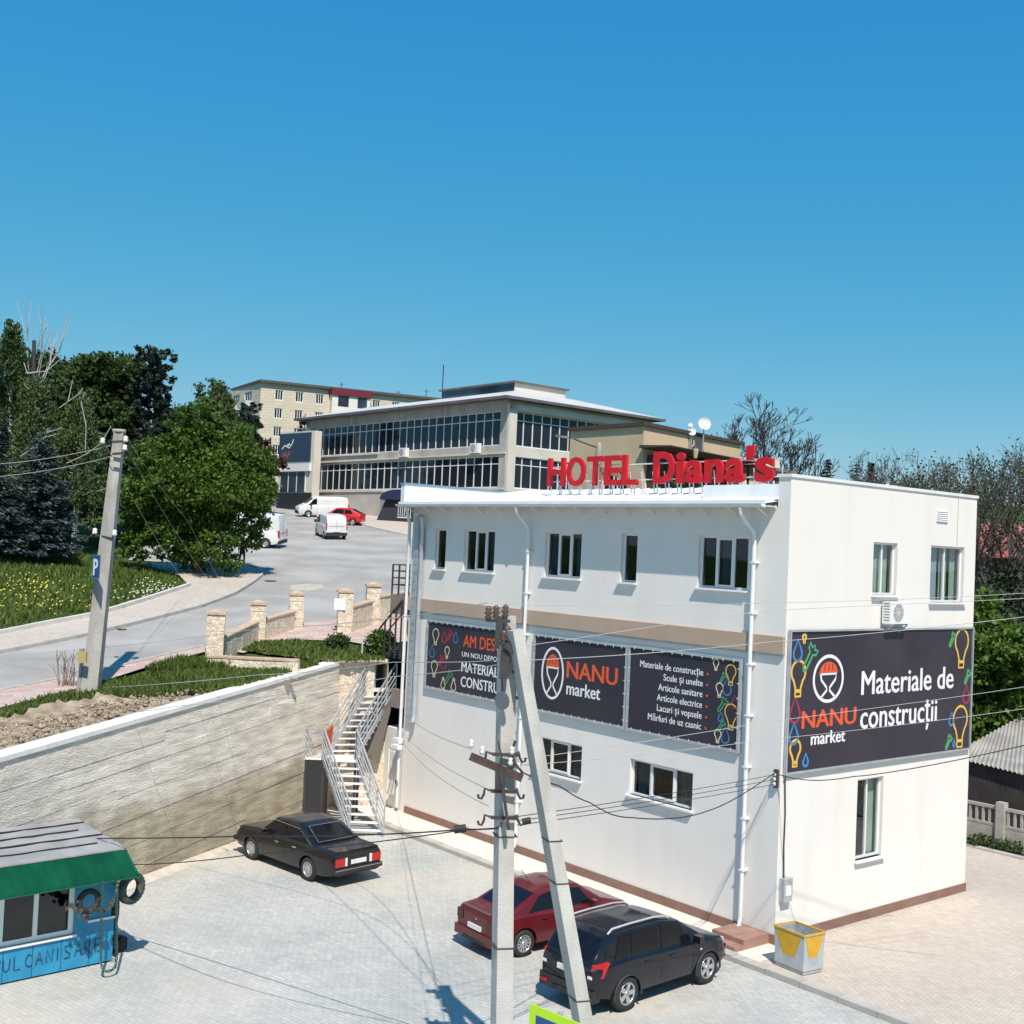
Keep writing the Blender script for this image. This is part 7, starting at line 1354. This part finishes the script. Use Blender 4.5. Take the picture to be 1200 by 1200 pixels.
# ------------------------------------------------------------------ wires
def wire(label, pts, r=.012, sag=.0, m=None, group='overhead wires', name='overhead_wire'):
    r = r*.62 if r < .03 else r
    P_ = []
    for a, b in zip(pts, pts[1:]):
        a = Vector(a); b = Vector(b)
        k_ = len(P_); j_ = [Vector(p) for p in pts].index(a); p0_ = Vector(pts[max(j_-1, 0)]); p3_ = Vector(pts[min(j_+2, len(pts)-1)])
        for i in range(14):
            t = i/14; P_.append(.5*((2*a)+(b-p0_)*t+(2*p0_-5*a+4*b-p3_)*t*t+(3*a-p0_-3*b+p3_)*t**3)-Vector((0, 0, 4*sag*t*(1-t))) if len(pts) > 2 else a+(b-a)*t-Vector((0, 0, 4*sag*t*(1-t))))
    P_.append(Vector(pts[-1])); q = MB(); q.tube(P_, r, 5); o = q.build(name, m or mat('wire_alu', (.45, .45, .46), .5)); tag(o, label, 'wire', group); return o
WD_ = mat('wire_black', (.02, .02, .022), .6)
P0 = lambda x, y: aty(x, y, 19.8)
wire('upper light wire from the near pole to the left edge', [P0(572, 706), aty(300, 737, 33), aty(-20, 769, 40)], .014, .1)
wire('middle light wire from the near pole towards the leaning pole', [P0(592, 772), aty(460, 776, 28), aty(300, 791, 33), aty(90, 807, 37)], .014, .05)
wire('lowest light wire crossing the first banner to the left edge', [P0(604, 774), aty(460, 793, 26), aty(212, 827, 31), aty(-20, 853, 36)], .014, .05)
wire('thin wire from the near pole top running right across the top storey', [P0(590, 708), aty(905, 706, 23), aty(1230, 693, 26)], .009, .03)
wire('wire running right above the end wall banner', [P0(602, 758), aty(900, 716, 23), aty(1230, 699, 26)], .009, .03)
wire('wire crossing the top of the end wall banner', [P0(606, 774), aty(905, 752, 23), aty(1230, 719, 26)], .011, .03)
wire('upper of two wires crossing the NANU lettering', [P0(604, 890), aty(905, 845, 23), aty(1230, 800, 26)], .009, .03)
wire('lower of two wires crossing the NANU lettering', [P0(606, 897), aty(905, 866, 23), aty(1230, 826, 26)], .009, .03)
wire('black cable from the hotel corner to the right edge', [hp(-.1, -.05, 4.3), aty(1000, 910, 27), aty(1230, 866, 25)], .018, .05, WD_)
wire('black sagging service cable from the near pole to the hotel corner', [P0(612, 905), aty(655, 921, 21), aty(690, 940, 22.5), aty(740, 958, 24), aty(830, 950, 26), hp(-.08, .08, 4.34)], .02, .02, WD_)
for k, (y0, y1) in enumerate(((957, 916), (962, 921), (967, 925))): wire(('upper', 'middle', 'lowest')[k]+' of three parallel dark wires from the near pole to the hotel corner', [P0(605, y0), hp(-.08, .10, 4.28-.12*k)], .012, .04, WD_, group='three parallel service wires')
wire('thick black cable from the near pole to the left edge over the black car', [P0(588, 965), aty(540, 972, 20.3), aty(280, 980, 24), aty(-20, 981, 30)], .022, .03, WD_)
wire('black cable dipping over the kiosk roof end', [P0(588, 968), aty(540, 973, 20.3), aty(290, 1002, 23), aty(157, 1013, 26)], .018, .03, WD_)
wire('cable joint sleeve on the thick black cable left of the near pole', [P0(532, 972), P0(546, 970)], .07, 0, WD_, group='cable joints', name='cable_joint'); wire('cable joint sleeve behind the near pole strut', [P0(612, 963), P0(622, 961)], .06, 0, WD_, group='cable joints', name='cable_joint')
wire('thin wire from the hotel left end to the near crossarm', [hp(-.2, 16.3, 3.6), P0(553, 878)], .008, .12, WD_); wire('second thin wire from the hotel left end to the pole hooks', [hp(-.2, 16.3, 2.9), P0(572, 925)], .008, .15, WD_); wire('third thin wire from the hotel left end to the lower hooks', [hp(-.2, 16.3, 2.6), P0(573, 945)], .008, .2, WD_)
wire('guy wire from the leaning pole top down to the far kerb', [aty(143, 560, pb.y+1), up(222, 689)], .009, .2); wire('thin wire from the leaning pole top into the maple shade', [aty(148, 510, pb.y+1.1), aty(220, 610, 55), up(262, 684)], .008, .2); wire('second thin wire from the leaning pole top towards the road', [aty(148, 525, pb.y+1.1), up(245, 680)], .007, .2)
wire('wire from the leaning pole top to the left edge', [aty(130, 522, pb.y+.8), aty(-20, 545, 36)], .012, .1); wire('lower wire from the leaning pole to the left edge', [aty(130, 535, pb.y+.8), aty(-20, 560, 36)], .012, .1)
